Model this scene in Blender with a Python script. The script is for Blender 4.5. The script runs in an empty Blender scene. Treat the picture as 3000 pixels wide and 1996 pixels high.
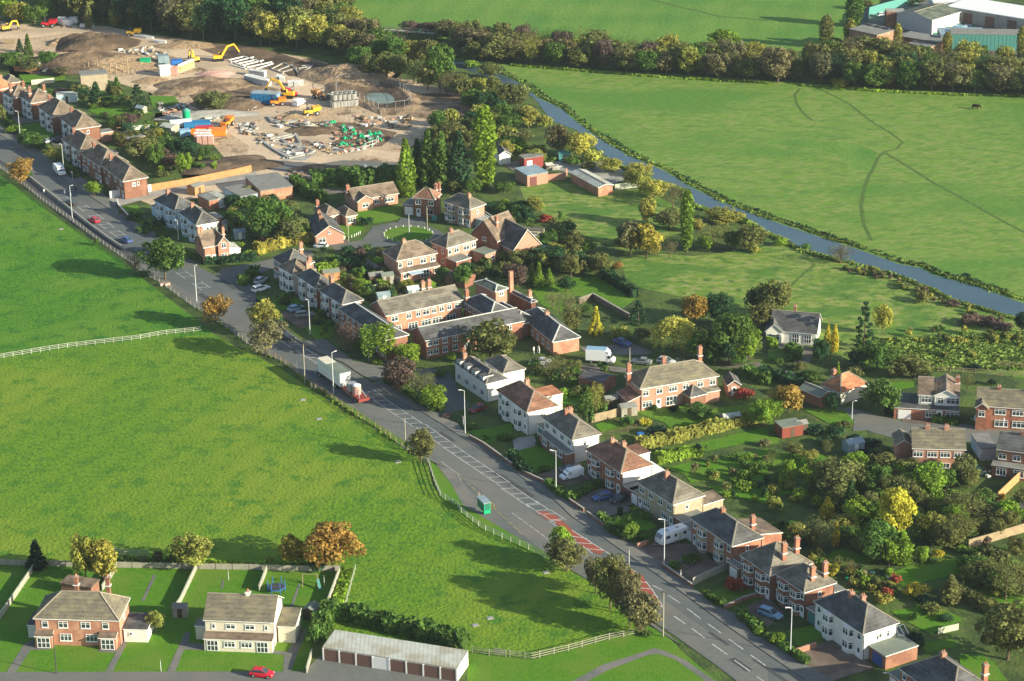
import bpy, bmesh, math, random
from mathutils import Vector, Matrix
from mathutils.geometry import tessellate_polygon
random.seed(7)
D = bpy.data
sc = bpy.context.scene
COL = sc.collection

# ------------------------------------------------------------------ camera, light, exposure
HAZE = 0.000055
FPX, PITCH, ROLL, CAMH = 6870.0, math.radians(22.0), math.radians(-0.8), 193.0
cam = D.cameras.new('camera'); cam.sensor_width = 36.0; cam.lens = 36.0*FPX/3000.0
cam.clip_start = 1.0; cam.clip_end = 6000.0
camo = D.objects.new('camera', cam); COL.objects.link(camo)
CM = Matrix.Rotation(math.pi/2-PITCH, 4, 'X') @ Matrix.Rotation(ROLL, 4, 'Z')
camo.matrix_world = Matrix.Translation((0, 0, CAMH)) @ CM
sc.camera = camo
SUN_EL, SUN_AZ = math.radians(18.5), math.radians(114.0)      # azimuth clockwise from +Y
w = D.worlds.new("World"); sc.world = w; w.use_nodes = True
nt = w.node_tree; nt.nodes.clear()
sky = nt.nodes.new('ShaderNodeTexSky'); sky.sky_type = 'NISHITA'; sky.sun_disc = False
sky.sun_elevation = SUN_EL; sky.sun_rotation = SUN_AZ
bg = nt.nodes.new('ShaderNodeBackground'); bg.inputs[1].default_value = 0.092
wo = nt.nodes.new('ShaderNodeOutputWorld')
nt.links.new(sky.outputs[0], bg.inputs[0]); nt.links.new(bg.outputs[0], wo.inputs[0])
sl = D.lights.new('sun', 'SUN'); sl.energy = 5.0; sl.angle = math.radians(0.5); sl.color = (1.0, 0.92, 0.69)
so = D.objects.new('sun', sl); COL.objects.link(so)
sdir = Vector((math.sin(SUN_AZ)*math.cos(SUN_EL), math.cos(SUN_AZ)*math.cos(SUN_EL), math.sin(SUN_EL)))
so.rotation_euler = sdir.to_track_quat('Z', 'Y').to_euler()
so.location = (300, 100, 300)
vs = sc.view_settings
vs.view_transform = 'Standard'; vs.look = 'None'; vs.gamma = 1.0; vs.exposure = 1.08; vs.use_curve_mapping = False

# ------------------------------------------------------------------ measured photo positions -> places on the ground
def G(px, py, z=0.0):
    d = CM.to_3x3() @ Vector(((px-1500.0)/FPX, (998.0-py)/FPX, -1.0))
    t = (z-CAMH)/d.z
    return Vector((d.x*t, d.y*t, z))
RI = CM.to_3x3().transposed()
def PX(p):
    q = RI @ (Vector(p)-Vector((0, 0, CAMH)))
    return (1500-FPX*q.x/q.z, 998+FPX*q.y/q.z)
YO = (0, 500, 1000, 1496); K = 750/2352.0
def N(c, r, x, y): return (750*c+x*K, YO[r]+y*K)
def T(c, r, x, y, z=0.0): return G(*N(c, r, x, y), z)
def TL(c, r, pts, z=0.0): return [T(c, r, a, b, z) for a, b in pts]
KF = 3000/2357.0
def F(x, y, z=0.0): return G(x*KF, y*KF, z)
def FL(pts, z=0.0): return [F(a, b, z) for a, b in pts]
def sx(p): return abs(PX(p+Vector((1, 0, 0)))[0]-PX(p)[0])       # photo px per metre across / up
def sz(p): return abs(PX(p+Vector((0, 0, 1)))[1]-PX(p)[1])

# ------------------------------------------------------------------ materials
MATS = {}
def newmat(name):
    m = D.materials.new(name); m.use_nodes = True
    m.node_tree.nodes.clear(); MATS[name] = m
    return m, m.node_tree.nodes, m.node_tree.links
def mk(name, c1, c2=None, scale=1.0, c3=None, scale3=0.05, rough=0.9, bump=0.0, bscale=3.0, spec=0.2, metal=0.0,
       stretch=None, courses=0.0, cdir=2, obcol=False, t3=(0.45, 0.62), t2=(0.35, 0.65), det=4.0, c4=None, scale4=.02, t4=(.5, .6), band=None):
    m, n, l = newmat(name)
    out = n.new('ShaderNodeOutputMaterial'); b = n.new('ShaderNodeBsdfPrincipled')
    l.new(b.outputs[0], out.inputs[0])
    b.inputs['Roughness'].default_value = rough; b.inputs['Specular IOR Level'].default_value = spec; b.inputs['Metallic'].default_value = metal
    geo = n.new('ShaderNodeNewGeometry'); vec = geo.outputs['Position']
    if stretch:
        mp = n.new('ShaderNodeMapping'); mp.inputs['Rotation'].default_value = (0, 0, stretch[0]); mp.inputs['Scale'].default_value = stretch[1:]
        l.new(vec, mp.inputs[0]); vec = mp.outputs[0]
    def noise(s, d=det):
        t = n.new('ShaderNodeTexNoise'); t.inputs['Scale'].default_value = s; t.inputs['Detail'].default_value = d
        l.new(vec, t.inputs['Vector']); return t
    def ramp(src, a, bb):
        r = n.new('ShaderNodeMapRange'); r.inputs[1].default_value = a; r.inputs[2].default_value = bb; l.new(src, r.inputs[0]); return r.outputs[0]
    def mix(f, a, bb, mode='MIX'):
        x = n.new('ShaderNodeMix'); x.data_type = 'RGBA'; x.blend_type = mode
        for s, v in ((x.inputs[0], f), (x.inputs[6], a), (x.inputs[7], bb)):
            if hasattr(v, 'links'): l.new(v, s)
            elif isinstance(v, tuple): s.default_value = (*v, 1.0)
            else: s.default_value = v
        return x.outputs[2]
    cur = c1
    if c2: cur = mix(ramp(noise(scale).outputs[0], *t2), cur, c2)
    if c3: cur = mix(ramp(noise(scale3).outputs[0], *t3), cur, c3)
    if c4:
        n4 = noise(scale4, 9); n4.inputs['Roughness'].default_value = .72; cur = mix(ramp(n4.outputs[0], *t4), cur, c4)
    if obcol:
        oi = n.new('ShaderNodeObjectInfo'); cur = mix(1.0, cur if hasattr(cur, 'links') else cur, oi.outputs['Color'], 'MULTIPLY')
    if courses:
        sp = n.new('ShaderNodeSeparateXYZ'); l.new(geo.outputs['Position'], sp.inputs[0])
        ma = n.new('ShaderNodeMath'); ma.operation = 'MULTIPLY'; ma.inputs[1].default_value = courses; l.new(sp.outputs[cdir], ma.inputs[0])
        si = n.new('ShaderNodeMath'); si.operation = 'SINE'; l.new(ma.outputs[0], si.inputs[0])
        cur = mix(ramp(si.outputs[0], .4, 1.0), cur, (.80, .80, .80), 'MULTIPLY')
    if band:                                                        # mowing / furrow bands: (angle, freq, dark tint)
        mp2 = n.new('ShaderNodeMapping'); mp2.inputs['Rotation'].default_value = (0, 0, band[0]); l.new(geo.outputs['Position'], mp2.inputs[0])
        wv = n.new('ShaderNodeTexWave'); wv.inputs['Scale'].default_value = band[1]; wv.inputs['Distortion'].default_value = 3.0; wv.inputs['Detail'].default_value = 2
        wv.inputs['Detail Scale'].default_value = .6
        l.new(mp2.outputs[0], wv.inputs[0]); cur = mix(ramp(wv.outputs[1], .2, .9), cur, band[2], 'MULTIPLY')
    if hasattr(cur, 'links'): l.new(cur, b.inputs['Base Color'])
    else: b.inputs['Base Color'].default_value = (*cur, 1)
    if bump:
        bp = n.new('ShaderNodeBump'); bp.inputs['Strength'].default_value = bump; bp.inputs['Distance'].default_value = .25
        l.new(noise(bscale, 5).outputs[0], bp.inputs['Height']); l.new(bp.outputs[0], b.inputs['Normal'])
    return m
mk('field_near', (.122, .232, .012), (.062, .160, .012), .9, (.170, .250, .020), .03, bump=1.0, bscale=1.5, t2=(.50, .64), t3=(.42, .6), c4=(.070, .175, .014), scale4=.2, t4=(.52, .60), band=(.5, .05, (.86, .93, .9)), det=8)
mk('field_upper', (.072, .205, .010), (.036, .130, .012), .9, (.105, .22, .018), .04, bump=1.0, bscale=1.5, t2=(.50, .64), t3=(.45, .6), c4=(.038, .140, .014), scale4=.2, t4=(.52, .60), band=(.9, .05, (.88, .94, .9)), det=8)
mk('meadow', (.130, .235, .030), (.185, .245, .060), .5, (.085, .200, .026), .035, bump=1.0, bscale=.8, t2=(.45, .58), stretch=(.6, .5, 1, 1), t3=(.5, .62), c4=(.095, .19, .03), scale4=.3, t4=(.5, .6), det=8)
mk('meadow_far', (.115, .235, .030), (.145, .235, .045), .5, (.08, .2, .028), .03, bump=.8, bscale=.7, t2=(.45, .6), band=(.2, .03, (.88, .94, .9)), det=8)
mk('rough_grass', (.135, .225, .028), (.235, .265, .08), .6, (.085, .18, .026), .1, bump=1.0, bscale=.7, t2=(.46,.58), t3=(.5, .6), stretch=(.3, .6, 1, 1), c4=(.060, .140, .024), scale4=.4, t4=(.52, .60), det=8)
mk('lawn', (.090, .215, .010), (.065, .175, .010), 1.0, (.11, .20, .02), .12, bump=.35, bscale=2.5)
mk('lawn_striped', (.095, .21, .014), (.07, .17, .012), 1.0, (.12, .22, .02), .12, bump=.25, bscale=2.5, band=(.4, .22, (.8, .88, .8)))
mk('garden_ground', (.070, .135, .02), (.10, .125, .04), .45, (.045, .075, .022), .16, bump=.8, bscale=1.2, t3=(.45, .6))
mk('ditch', (.06, .125, .024), (.09, .15, .03), 1.2, bump=.9, bscale=1.2)
mk('asphalt', (.118, .134, .134), (.098, .112, .116), .7, (.145, .145, .135), .08, rough=.85, bump=.1, bscale=8)
mk('asphalt_worn', (.152, .162, .152), (.128, .138, .132), .8, (.17, .16, .145), .1, rough=.85, bump=.1, bscale=8)
mk('pavement', (.158, .162, .15), (.125, .13, .122), .9, (.19, .18, .165), .15, rough=.9)
mk('cycle_track', (.07, .072, .085), (.06, .062, .07), .9, rough=.9)
mk('kerbstone', (.34, .33, .30), (.26, .25, .23), 1.5)
mk('paint_white', (.55, .56, .55), (.33, .34, .34), 1.8, rough=.7, t2=(.4, .65))
mk('paint_yellow', (.50, .42, .14), (.30, .25, .12), 1.8, rough=.7)
mk('red_tarmac', (.34, .085, .055), (.26, .075, .055), 1.2, rough=.9)
mk('drive', (.17, .15, .13), (.13, .115, .10), .9, (.2, .185, .165), .2)
mk('block_paving', (.16, .115, .09), (.12, .09, .075), 1.2, (.19, .15, .12), .3)
mk('concrete', (.32, .31, .29), (.25, .24, .22), 1.0, (.36, .35, .32), .2)
mk('dirt', (.50, .37, .245), (.35, .25, .155), .9, (.56, .43, .295), .07, bump=1.0, bscale=1.2, t2=(.42,.6), t3=(.42, .58), c4=(.20, .14, .095), scale4=.06, t4=(.53, .57), det=8)
mk('dirt_track', (.66, .50, .35), (.54, .41, .28), .8, (.42, .33, .235), .06, bump=.35, bscale=.8)
mk('dirt_dark', (.13, .09, .06), (.20, .14, .09), .35, (.07, .05, .036), .1, bump=1.0, bscale=.8)
mk('spoil', (.24, .17, .11), (.35, .25, .16), 1.1, (.13, .09, .06), .25, bump=1.0, bscale=1.0)
mk('spoil_light', (.42, .30, .185), (.22, .15, .09), 1.2, bump=1.0, bscale=1.2)
mk('pond_water', (.24, .31, .31), (.15, .19, .14), .12, rough=.15, spec=.5, bump=.03, bscale=2)
mk('soil', (.075, .05, .035), (.10, .07, .05), .8, bump=.6)
def water(name, c, rough):
    m = mk(name, c, (c[0]*.8, c[1]*.85, c[2]*.9), .08, rough=rough, spec=.6, bump=.05, bscale=1.5)
    return m
water('river_water', (.055, .10, .125), .22)
# buildings
BR = dict(rough=.9)
mk('brick_red', (.33, .14, .09), (.26, .11, .075), 2.2, (.38, .19, .12), .5, **BR)
mk('brick_orange', (.40, .195, .135), (.33, .16, .11), 2.2, (.49, .26, .17), .5, **BR)
mk('brick_dull', (.25, .12, .08), (.20, .095, .065), 2.0, (.30, .15, .10), .4, **BR)
mk('brick_pink', (.44, .25, .18), (.38, .21, .15), 2.2, **BR)
mk('render_white', (.74, .73, .68), (.66, .65, .60), .8, rough=.8)
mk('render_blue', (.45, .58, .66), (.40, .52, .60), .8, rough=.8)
mk('render_cream', (.66, .62, .50), (.60, .55, .44), .8, rough=.8)
mk('pebbledash', (.42, .35, .25), (.34, .28, .20), 1.6, rough=.95)
for nm, c in (('slate', (.095, .096, .098)), ('grey', (.165, .150, .122)), ('brown', (.185, .14, .105)), ('red', (.24, .125, .085)), ('orange', (.44, .19, .10)), ('green', (.12, .14, .11))):
    mk('roof_'+nm, c, tuple(v*.62 for v in c), 1.2, tuple(v*1.35 for v in c), .35, rough=.85, courses=16.0, bump=.2, bscale=4, stretch=(.4, 1, 1, 2.5))
mk('roof_lichen', (.175, .155, .115), (.125, .115, .09), 1.5, (.22, .195, .13), .5, rough=.9, courses=14.0, bump=.3, bscale=3, stretch=(.4, 1, 1, 2.5))
mk('roof_sheet', (.50, .52, .47), (.42, .44, .40), 1.0, (.36, .34, .27), .3, rough=.8, courses=9.0, cdir=0)
mk('roof_metal_white', (.80, .81, .80), (.74, .75, .75), .4, rough=.5)
mk('felt_green', (.20, .23, .19), (.16, .19, .16), .6, rough=.9)
mk('felt_grey', (.24, .24, .22), (.18, .18, .17), .6, rough=.9)
mk('ridge_tile', (.34, .30, .24), (.26, .23, .18), 2.0)
mk('ridge_white', (.62, .62, .58))
mk('white_paint', (.80, .80, .78), rough=.5)
mk('pvc', (.78, .79, .78), rough=.4, spec=.4)
mk('glass', (.025, .04, .05), (.05, .07, .08), .7, rough=.08, spec=.8)
mk('glass_pale', (.30, .38, .40), (.2, .27, .3), .5, rough=.15, spec=.6)
mk('green_glazing', (.03, .17, .12), rough=.3)
mk('door_blue', (.05, .09, .28), rough=.5)
mk('door_teal', (.06, .20, .19), rough=.5)
mk('door_maroon', (.16, .06, .06), rough=.6)
mk('door_brown', (.17, .10, .08), rough=.7)
mk('door_red', (.24, .05, .04), rough=.6)
mk('red_wood', (.22, .06, .04), rough=.8)
mk('pot', (.44, .18, .09))
mk('wood_pale', (.33, .26, .16), (.25, .19, .12), 1.0, rough=.9)
mk('wood_orange', (.46, .25, .11), (.38, .20, .09), .8, rough=.9)
mk('wood_grey', (.36, .34, .28), (.27, .255, .21), 1.0, rough=.9)
mk('wood_dark', (.12, .085, .06), (.09, .065, .045), 1.0)
mk('fence_white', (.45, .48, .38), (.34, .36, .28), 1.0, rough=.8)
mk('metal_grey', (.42, .44, .45), rough=.45, metal=.4)
mk('metal_dark', (.06, .06, .065), rough=.5)
mk('rubber', (.018, .018, .02), rough=.8)
mk('steel_lamp', (.62, .64, .64), rough=.45)
mk('yellow_plant', (.80, .46, .03), rough=.4, spec=.5)
mk('blue_container', (.03, .20, .42), rough=.5)
mk('blue_tarp', (.03, .15, .45), rough=.6)
mk('green_plastic', (.01, .38, .17), rough=.5)
mk('teal_container', (.09, .28, .25), rough=.6)
mk('orange_plastic', (.78, .24, .03), rough=.5)
mk('pink_block', (.60, .34, .28), (.5, .3, .25), 2)
mk('grey_block', (.42, .43, .42), (.5, .5, .5), 1.5)
mk('stone_wall', (.20, .165, .12), (.15, .12, .09), 1.5, bump=.3)
mk('bark', (.09, .068, .045), (.13, .10, .07), 2.0)
mk('bark_pale', (.34, .32, .27), (.2, .18, .15), 2.0)
mk('skin', (.45, .28, .20)); mk('cloth_dark', (.03, .035, .06)); mk('cloth_red', (.4, .05, .05)); mk('cloth_white', (.6, .6, .58))
mk('hide', (.018, .015, .013), (.03, .025, .02), 4)
for nm, c in (('red', (.55, .012, .03)), ('silver', (.50, .53, .56)), ('white', (.80, .81, .82)), ('blue', (.03, .08, .26)), ('dark', (.025, .03, .035)), ('maroon', (.22, .015, .02)), ('cream', (.72, .66, .50)), ('green', (.03, .10, .06)), ('orange', (.68, .12, .04)), ('grey', (.20, .22, .23)), ('lightblue', (.24, .40, .55))):
    mk('car_'+nm, c, rough=.28, spec=.6)

def leafmat(name):
    m, n, l = newmat(name)
    out = n.new('ShaderNodeOutputMaterial'); b = n.new('ShaderNodeBsdfPrincipled'); b.inputs['Roughness'].default_value = .75; b.inputs['Specular IOR Level'].default_value = .15
    tr = n.new('ShaderNodeBsdfTranslucent'); ms = n.new('ShaderNodeMixShader'); ms.inputs[0].default_value = .38
    oi = n.new('ShaderNodeObjectInfo'); at = n.new('ShaderNodeAttribute'); at.attribute_name = 'tint'
    mx = n.new('ShaderNodeMix'); mx.data_type = 'RGBA'; mx.blend_type = 'MULTIPLY'; mx.inputs[0].default_value = 1
    l.new(oi.outputs['Color'], mx.inputs[6]); l.new(at.outputs['Color'], mx.inputs[7])
    geo = n.new('ShaderNodeNewGeometry'); nz = n.new('ShaderNodeTexNoise'); nz.inputs['Scale'].default_value = .35; nz.inputs['Detail'].default_value = 3
    l.new(geo.outputs['Position'], nz.inputs['Vector'])
    r = n.new('ShaderNodeMapRange'); r.inputs[1].default_value = .35; r.inputs[2].default_value = .65; r.inputs[3].default_value = .9; r.inputs[4].default_value = 1.55
    l.new(nz.outputs[0], r.inputs[0])
    vm = n.new('ShaderNodeVectorMath'); vm.operation = 'SCALE'; l.new(mx.outputs[2], vm.inputs[0]); l.new(r.outputs[0], vm.inputs['Scale'])
    l.new(vm.outputs[0], b.inputs['Base Color']); l.new(vm.outputs[0], tr.inputs[0])
    l.new(b.outputs[0], ms.inputs[1]); l.new(tr.outputs[0], ms.inputs[2]); l.new(ms.outputs[0], out.inputs[0])
    return m
leafmat('leaves')

# ------------------------------------------------------------------ mesh helpers
class MB:
    def __init__(s): s.v = []; s.f = []; s.m = []; s.mats = []
    def mi(s, m):
        if m not in s.mats: s.mats.append(m)
        return s.mats.index(m)
    def poly(s, pts, m=None):
        i = len(s.v); s.v += [tuple(p) for p in pts]; s.f.append(tuple(range(i, i+len(pts)))); s.m.append(s.mi(m))
    def box(s, x0, x1, y0, y1, z0, z1, m=None, M=None, taper=0.0):
        i = len(s.v); t = taper
        P = [(x0, y0, z0), (x1, y0, z0), (x1, y1, z0), (x0, y1, z0), (x0+t, y0+t, z1), (x1-t, y0+t, z1), (x1-t, y1-t, z1), (x0+t, y1-t, z1)]
        if M is not None: P = [tuple(M @ Vector(p)) for p in P]
        s.v += P
        for q in ((3, 2, 1, 0), (4, 5, 6, 7), (0, 1, 5, 4), (1, 2, 6, 5), (2, 3, 7, 6), (3, 0, 4, 7)):
            s.f.append(tuple(i+k for k in q)); s.m.append(s.mi(m))
    def bar(s, a, b, wd, h=None, m=None, up=Vector((0, 0, 1))):
        a = Vector(a); b = Vector(b); h = h or wd; d = (b-a); L = d.length
        if L < 1e-5: return
        d.normalize(); sd = d.cross(up)
        if sd.length < 1e-3: sd = Vector((1, 0, 0))
        sd.normalize(); u = sd.cross(d)
        M = Matrix((( d.x, sd.x, u.x, a.x), (d.y, sd.y, u.y, a.y), (d.z, sd.z, u.z, a.z), (0, 0, 0, 1)))
        s.box(0, L, -wd/2, wd/2, -h/2, h/2, m, M)
    def cyl(s, a, b, r0, r1=None, n=8, m=None, caps=True):
        a = Vector(a); b = Vector(b); r1 = r0 if r1 is None else r1; d = (b-a).normalized()
        q = d.to_track_quat('Z', 'Y'); i = len(s.v)
        for (c, r) in ((a, r0), (b, r1)):
            for k in range(n):
                an = 2*math.pi*k/n; s.v.append(tuple(c + q @ Vector((r*math.cos(an), r*math.sin(an), 0))))
        for k in range(n):
            s.f.append((i+k, i+(k+1) % n, i+n+(k+1) % n, i+n+k)); s.m.append(s.mi(m))
        if caps:
            s.f.append(tuple(range(i+n, i+2*n))); s.m.append(s.mi(m)); s.f.append(tuple(range(i+n-1, i-1, -1))); s.m.append(s.mi(m))
    def prism(s, pts, z0, z1, m=None):
        """vertical prism over polygon"""
        pts = [Vector((p[0], p[1], 0)) for p in pts]; n = len(pts); i = len(s.v)
        s.v += [(p.x, p.y, z0) for p in pts]+[(p.x, p.y, z1) for p in pts]
        for t in tessellate_polygon([pts]): s.f.append(tuple(i+n+k for k in t)); s.m.append(s.mi(m))
        for k in range(n): s.f.append((i+k, i+(k+1) % n, i+n+(k+1) % n, i+n+k)); s.m.append(s.mi(m))
    def mesh(s, name, smooth=False, recalc=True):
        me = D.meshes.new(name); me.from_pydata(s.v, [], s.f)
        for q in s.mats: me.materials.append(MATS[q] if q else None)
        for p, k in zip(me.polygons, s.m): p.material_index = k; p.use_smooth = smooth
        if recalc:
            bm = bmesh.new(); bm.from_mesh(me); bmesh.ops.recalc_face_normals(bm, faces=bm.faces); bm.to_mesh(me); bm.free()
        me.update(); return me
    def obj(s, name, mat=None, parent=None, loc=(0, 0, 0), rz=0.0, smooth=False):
        if mat: s.mats = [mat]; s.m = [0]*len(s.f)
        return link(name, s.mesh(name, smooth), parent, loc, rz)
def link(name, me, parent=None, loc=(0, 0, 0), rz=0.0):
    o = D.objects.new(name, me); COL.objects.link(o); o.location = loc; o.rotation_euler = (0, 0, rz)
    if parent: o.parent = parent
    return o
def tag(o, label=None, cat=None, group=None, kind=None):
    if label: o['label'] = label
    if cat: o['category'] = cat
    if group: o['group'] = group
    if kind: o['kind'] = kind
    return o
def thing(name, label, cat, loc=(0, 0, 0), rz=0.0, group=None):
    o = link(name, None, None, loc, rz); return tag(o, label, cat, group)
def copy_tree(o, parent=None):
    c = o.copy(); COL.objects.link(c); c.parent = parent
    for ch in list(KIDS(o)): copy_tree(ch, c)
    return c
def KIDS(o): return [c for c in o.children]
def sheet(name, pts, mat, z, kind='structure', thick=0.0):
    b = MB(); P = [Vector((p[0], p[1], 0)) for p in pts]
    if thick: b.prism(P, z-thick, z, mat)
    else:
        b.v = [(p.x, p.y, z) for p in P]
        for t in tessellate_polygon([P]): b.f.append(t); b.m.append(b.mi(mat))
    me = b.mesh(name, recalc=bool(thick))
    if not thick:
        for p in me.polygons:
            if p.normal.z < 0: p.flip()
        me.update()
    o = link(name, me); o['kind'] = kind
    return o
def offset_strip(line, w0, w1):
    """polygon left of a polyline between two offsets (metres)"""
    A, Bp = [], []
    for i, p in enumerate(line):
        a = line[max(i-1, 0)]; c = line[min(i+1, len(line)-1)]
        d = (c-a); d.z = 0; d.normalize(); nrm = Vector((-d.y, d.x, 0))
        A.append(p+nrm*w0); Bp.append(p+nrm*w1)
    return A+Bp[::-1]
# ------------------------------------------------------------------ ground, fields, river
sheet('ground', [(-1500, 100), (1500, 100), (1500, 2600), (-1500, 2600)], 'garden_ground', 0.0)
sheet('field', FL([(-700, 330), (-120, 330), (0, 405), (40, 432), (130, 500), (285, 605), (345, 655), (470, 750), (490, 768), (0, 822), (-700, 900)]), 'field_upper', .02)
sheet('field', FL([(-700, 900), (0, 822), (490, 768), (545, 800), (640, 845), (700, 885), (770, 932), (860, 987), (940, 1040), (985, 1073), (996, 1122), (1050, 1168), (1130, 1218), (1260, 1275), (1330, 1310), (1440, 1400), (1480, 1448), (1225, 1518), (1080, 1502), (900, 1480), (735, 1440), (790, 1304), (300, 1296), (0, 1290), (-700, 1280)]), 'field_near', .02)
RL = TL(2, 0, [(-1400, -350), (-1200, -100), (-1330, 60), (-1100, 220), (-1080, 420), (-700, 560), (-420, 640), (0, 800), (160, 870), (230, 930), (360, 1110), (580, 1190), (680, 1260), (800, 1390), (1000, 1530)]) + \
     TL(2, 1, [(1300, 90), (1600, 200), (1650, 320), (1800, 375), (2080, 440), (2352, 585)]) + TL(3, 1, [(150, 650), (280, 725), (520, 805), (800, 860), (1000, 920), (1200, 975), (1530, 1110), (1650, 1180), (1880, 1250), (2270, 1365), (3000, 1620)])
RR = TL(2, 0, [(-1000, -350), (-1650, -50), (-1560, 120), (-1200, 270), (-900, 420), (-500, 560), (-200, 640), (100, 780), (250, 905), (450, 1000), (640, 1160), (800, 1270), (1050, 1420), (1390, 1568)]) + \
     TL(2, 1, [(1640, 150), (1950, 300), (2352, 450)]) + TL(3, 1, [(500, 620), (900, 750), (1200, 860), (1400, 895), (1520, 960), (1900, 1060), (2352, 1220), (3200, 1480)])
RL[0], RL[1] = T(1, 0, 500, -300), T(1, 0, 640, 0); RL[2] = T(1, 0, 800, 150); RL[3] = T(1, 0, 960, 290); RL[4] = T(1, 0, 1120, 410)
RR[0] = T(1, 0, 560, -300); RR[1] = T(1, 0, 720, 0); RR[2] = T(1, 0, 850, 120); RR[3] = T(1, 0, 1060, 260); RR[4] = T(1, 0, 1330, 420)
sheet('river', RL+RR[::-1], 'river_water', .03)
sheet('meadow', RR[7:]+FL([(2900, 720), (2900, 240), (2357, 222), (2100, 208), (1830, 190), (1500, 168), (1290, 158), (1150, 148)]), 'meadow', .025)
sheet('meadow', [RR[0]]+RR[1:4]+FL([(905, 85), (1000, 90), (1500, 108), (1830, 120), (1960, 95), (1985, 40), (2100, -60), (2100, -420), (500, -420)]), 'meadow_far', .022)
sheet('rough_field', FL([(1425, 592), (1520, 585), (1600, 590), (1745, 570), (1790, 560)])+RL[23:]+FL([(2900, 1000), (2357, 870), (2100, 848), (1990, 850), (1900, 800), (1780, 730), (1700, 735), (1600, 690), (1480, 665), (1440, 640)]), 'rough_grass', .024)
sheet('paddock', TL(2, 1, [(60, 150), (480, 90), (780, 200), (960, 180), (1200, 170), (1480, 310), (1640, 420), (1600, 560), (1300, 640), (1100, 760), (640, 590), (450, 540), (300, 400), (130, 280)]), 'rough_grass', .026)
sheet('lawn', TL(2, 1, [(180, 1090), (560, 990), (800, 975), (1135, 1180), (1020, 1265), (760, 1170), (620, 1200), (500, 1320), (280, 1240)]), 'lawn_striped', .028)
# meadow ditches and tracks
def ditch(pts, wd, mat='ditch', z=.035, nm='ditch'):
    b = offset_strip(pts, -wd/2, wd/2); return sheet(nm, b, mat, z)
ditch(TL(3, 0, [(400, 790), (560, 860), (750, 960), (950, 1120), (1120, 1220), (1240, 1310), (1180, 1370), (1060, 1400)]), .8)
ditch(TL(3, 0, [(1060, 1405), (1010, 1450), (960, 1568)])+TL(3, 1, [(930, 40), (880, 180), (855, 330), (880, 500), (950, 640)]), 1.0)
ditch(TL(3, 0, [(1080, 1410), (1300, 1540)])+TL(3, 1, [(1480, 90), (1700, 210), (1950, 350), (2200, 490), (2500, 640)]), 1.0)
ditch(TL(3, 0, [(300, 810), (245, 870), (265, 960), (330, 1050), (410, 1110)]), .8)
ditch(TL(2, 0, [(1280, 0), (1600, 80), (1900, 150), (2352, 190)]), 1.4)
ditch(TL(3, 1, [(430, 865), (300, 970), (210, 1060)]), .7)
sheet('ground_patch', TL(3, 0, [(0, 1270), (400, 1290), (800, 1320), (1000, 1400), (960, 1568), (750, 1568), (640, 1420), (300, 1340), (0, 1320)]), 'meadow_far', .03)
# ------------------------------------------------------------------ building site ground
sheet('dirt_ground', FL([(-60, 40), (100, 62), (200, 72), (330, 78), (500, 100), (720, 135), (830, 170), (950, 185), (1080, 222), (1145, 240), (1110, 300), (990, 315), (930, 345), (925, 400), (700, 412), (620, 430), (540, 450), (255, 462), (250, 445), (420, 415), (545, 392), (500, 345), (430, 250), (350, 215), (250, 185), (140, 150), (-60, 135)]), 'dirt', .02)
def track(pts, wd, mat='dirt_track', z=.04, nm='dirt_track'): return sheet(nm, offset_strip(pts, -wd/2, wd/2), mat, z)
track(TL(0, 0, [(-100, 330), (250, 320), (600, 270), (900, 280), (1300, 360), (1700, 480), (2000, 600), (2352, 680)])+TL(1, 0, [(250, 760), (480, 840), (620, 850)]), 11)
track(TL(1, 0, [(500, 860), (420, 940), (150, 1010), (0, 1060), (-250, 1110)]), 10, z=.045)
track(TL(1, 0, [(-300, 1130), (-100, 1200), (100, 1330), (60, 1450), (-150, 1640), (-400, 1740), (-700, 1790), (-1000, 1870)]), 10, z=.05)
track(TL(1, 0, [(-100, 1180), (200, 1180), (450, 1250), (700, 1290)]), 7, z=.048)
track(TL(0, 0, [(1790, 610), (1560, 690), (1480, 760), (1380, 830)]), 4, z=.052)
track(TL(1, 0, [(-100, 1440), (300, 1500), (700, 1470), (1000, 1400), (1300, 1440)]), 7, z=.054)
track(TL(1, 0, [(0, 1510), (400, 1560), (800, 1500), (1300, 1520)]), 5, 'asphalt_worn', .057, 'site_road')
for q in ([(1480, 860), (1700, 860), (2100, 920), (2200, 1000), (2000, 1080), (1650, 1050), (1420, 960)],):
    sheet('dirt_patch', TL(1, 0, q), 'dirt_dark', .036)
sheet('dirt_patch', TL(0, 0, [(1400, 360), (2352, 430), (2800, 560), (2800, 660), (2300, 620), (2000, 560), (1700, 440)]), 'dirt_dark', .034)
sheet('dirt_patch', TL(1, 0, [(160, 600), (560, 560), (740, 620), (640, 740), (300, 700)]), 'dirt_dark', .038)
sheet('dirt_patch', TL(0, 0, [(1700, 780), (2100, 760), (2352, 860), (2352, 1000), (2000, 1000), (1750, 900)]), 'dirt_dark', .037)
sheet('dirt_patch', TL(1, 0, [(500, 1120), (900, 1130), (1300, 1220), (1150, 1350), (750, 1350), (700, 1220)]), 'dirt_dark', .039)
sheet('hardstanding', TL(1, 0, [(160, 1380), (420, 1330), (560, 1400), (450, 1480), (250, 1470)]), 'concrete', .056)
sheet('hardstanding', TL(1, 0, [(280, 1560), (500, 1510), (1280, 1540), (1250, 1640), (350, 1650)]), 'dirt_dark', .058)
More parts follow.
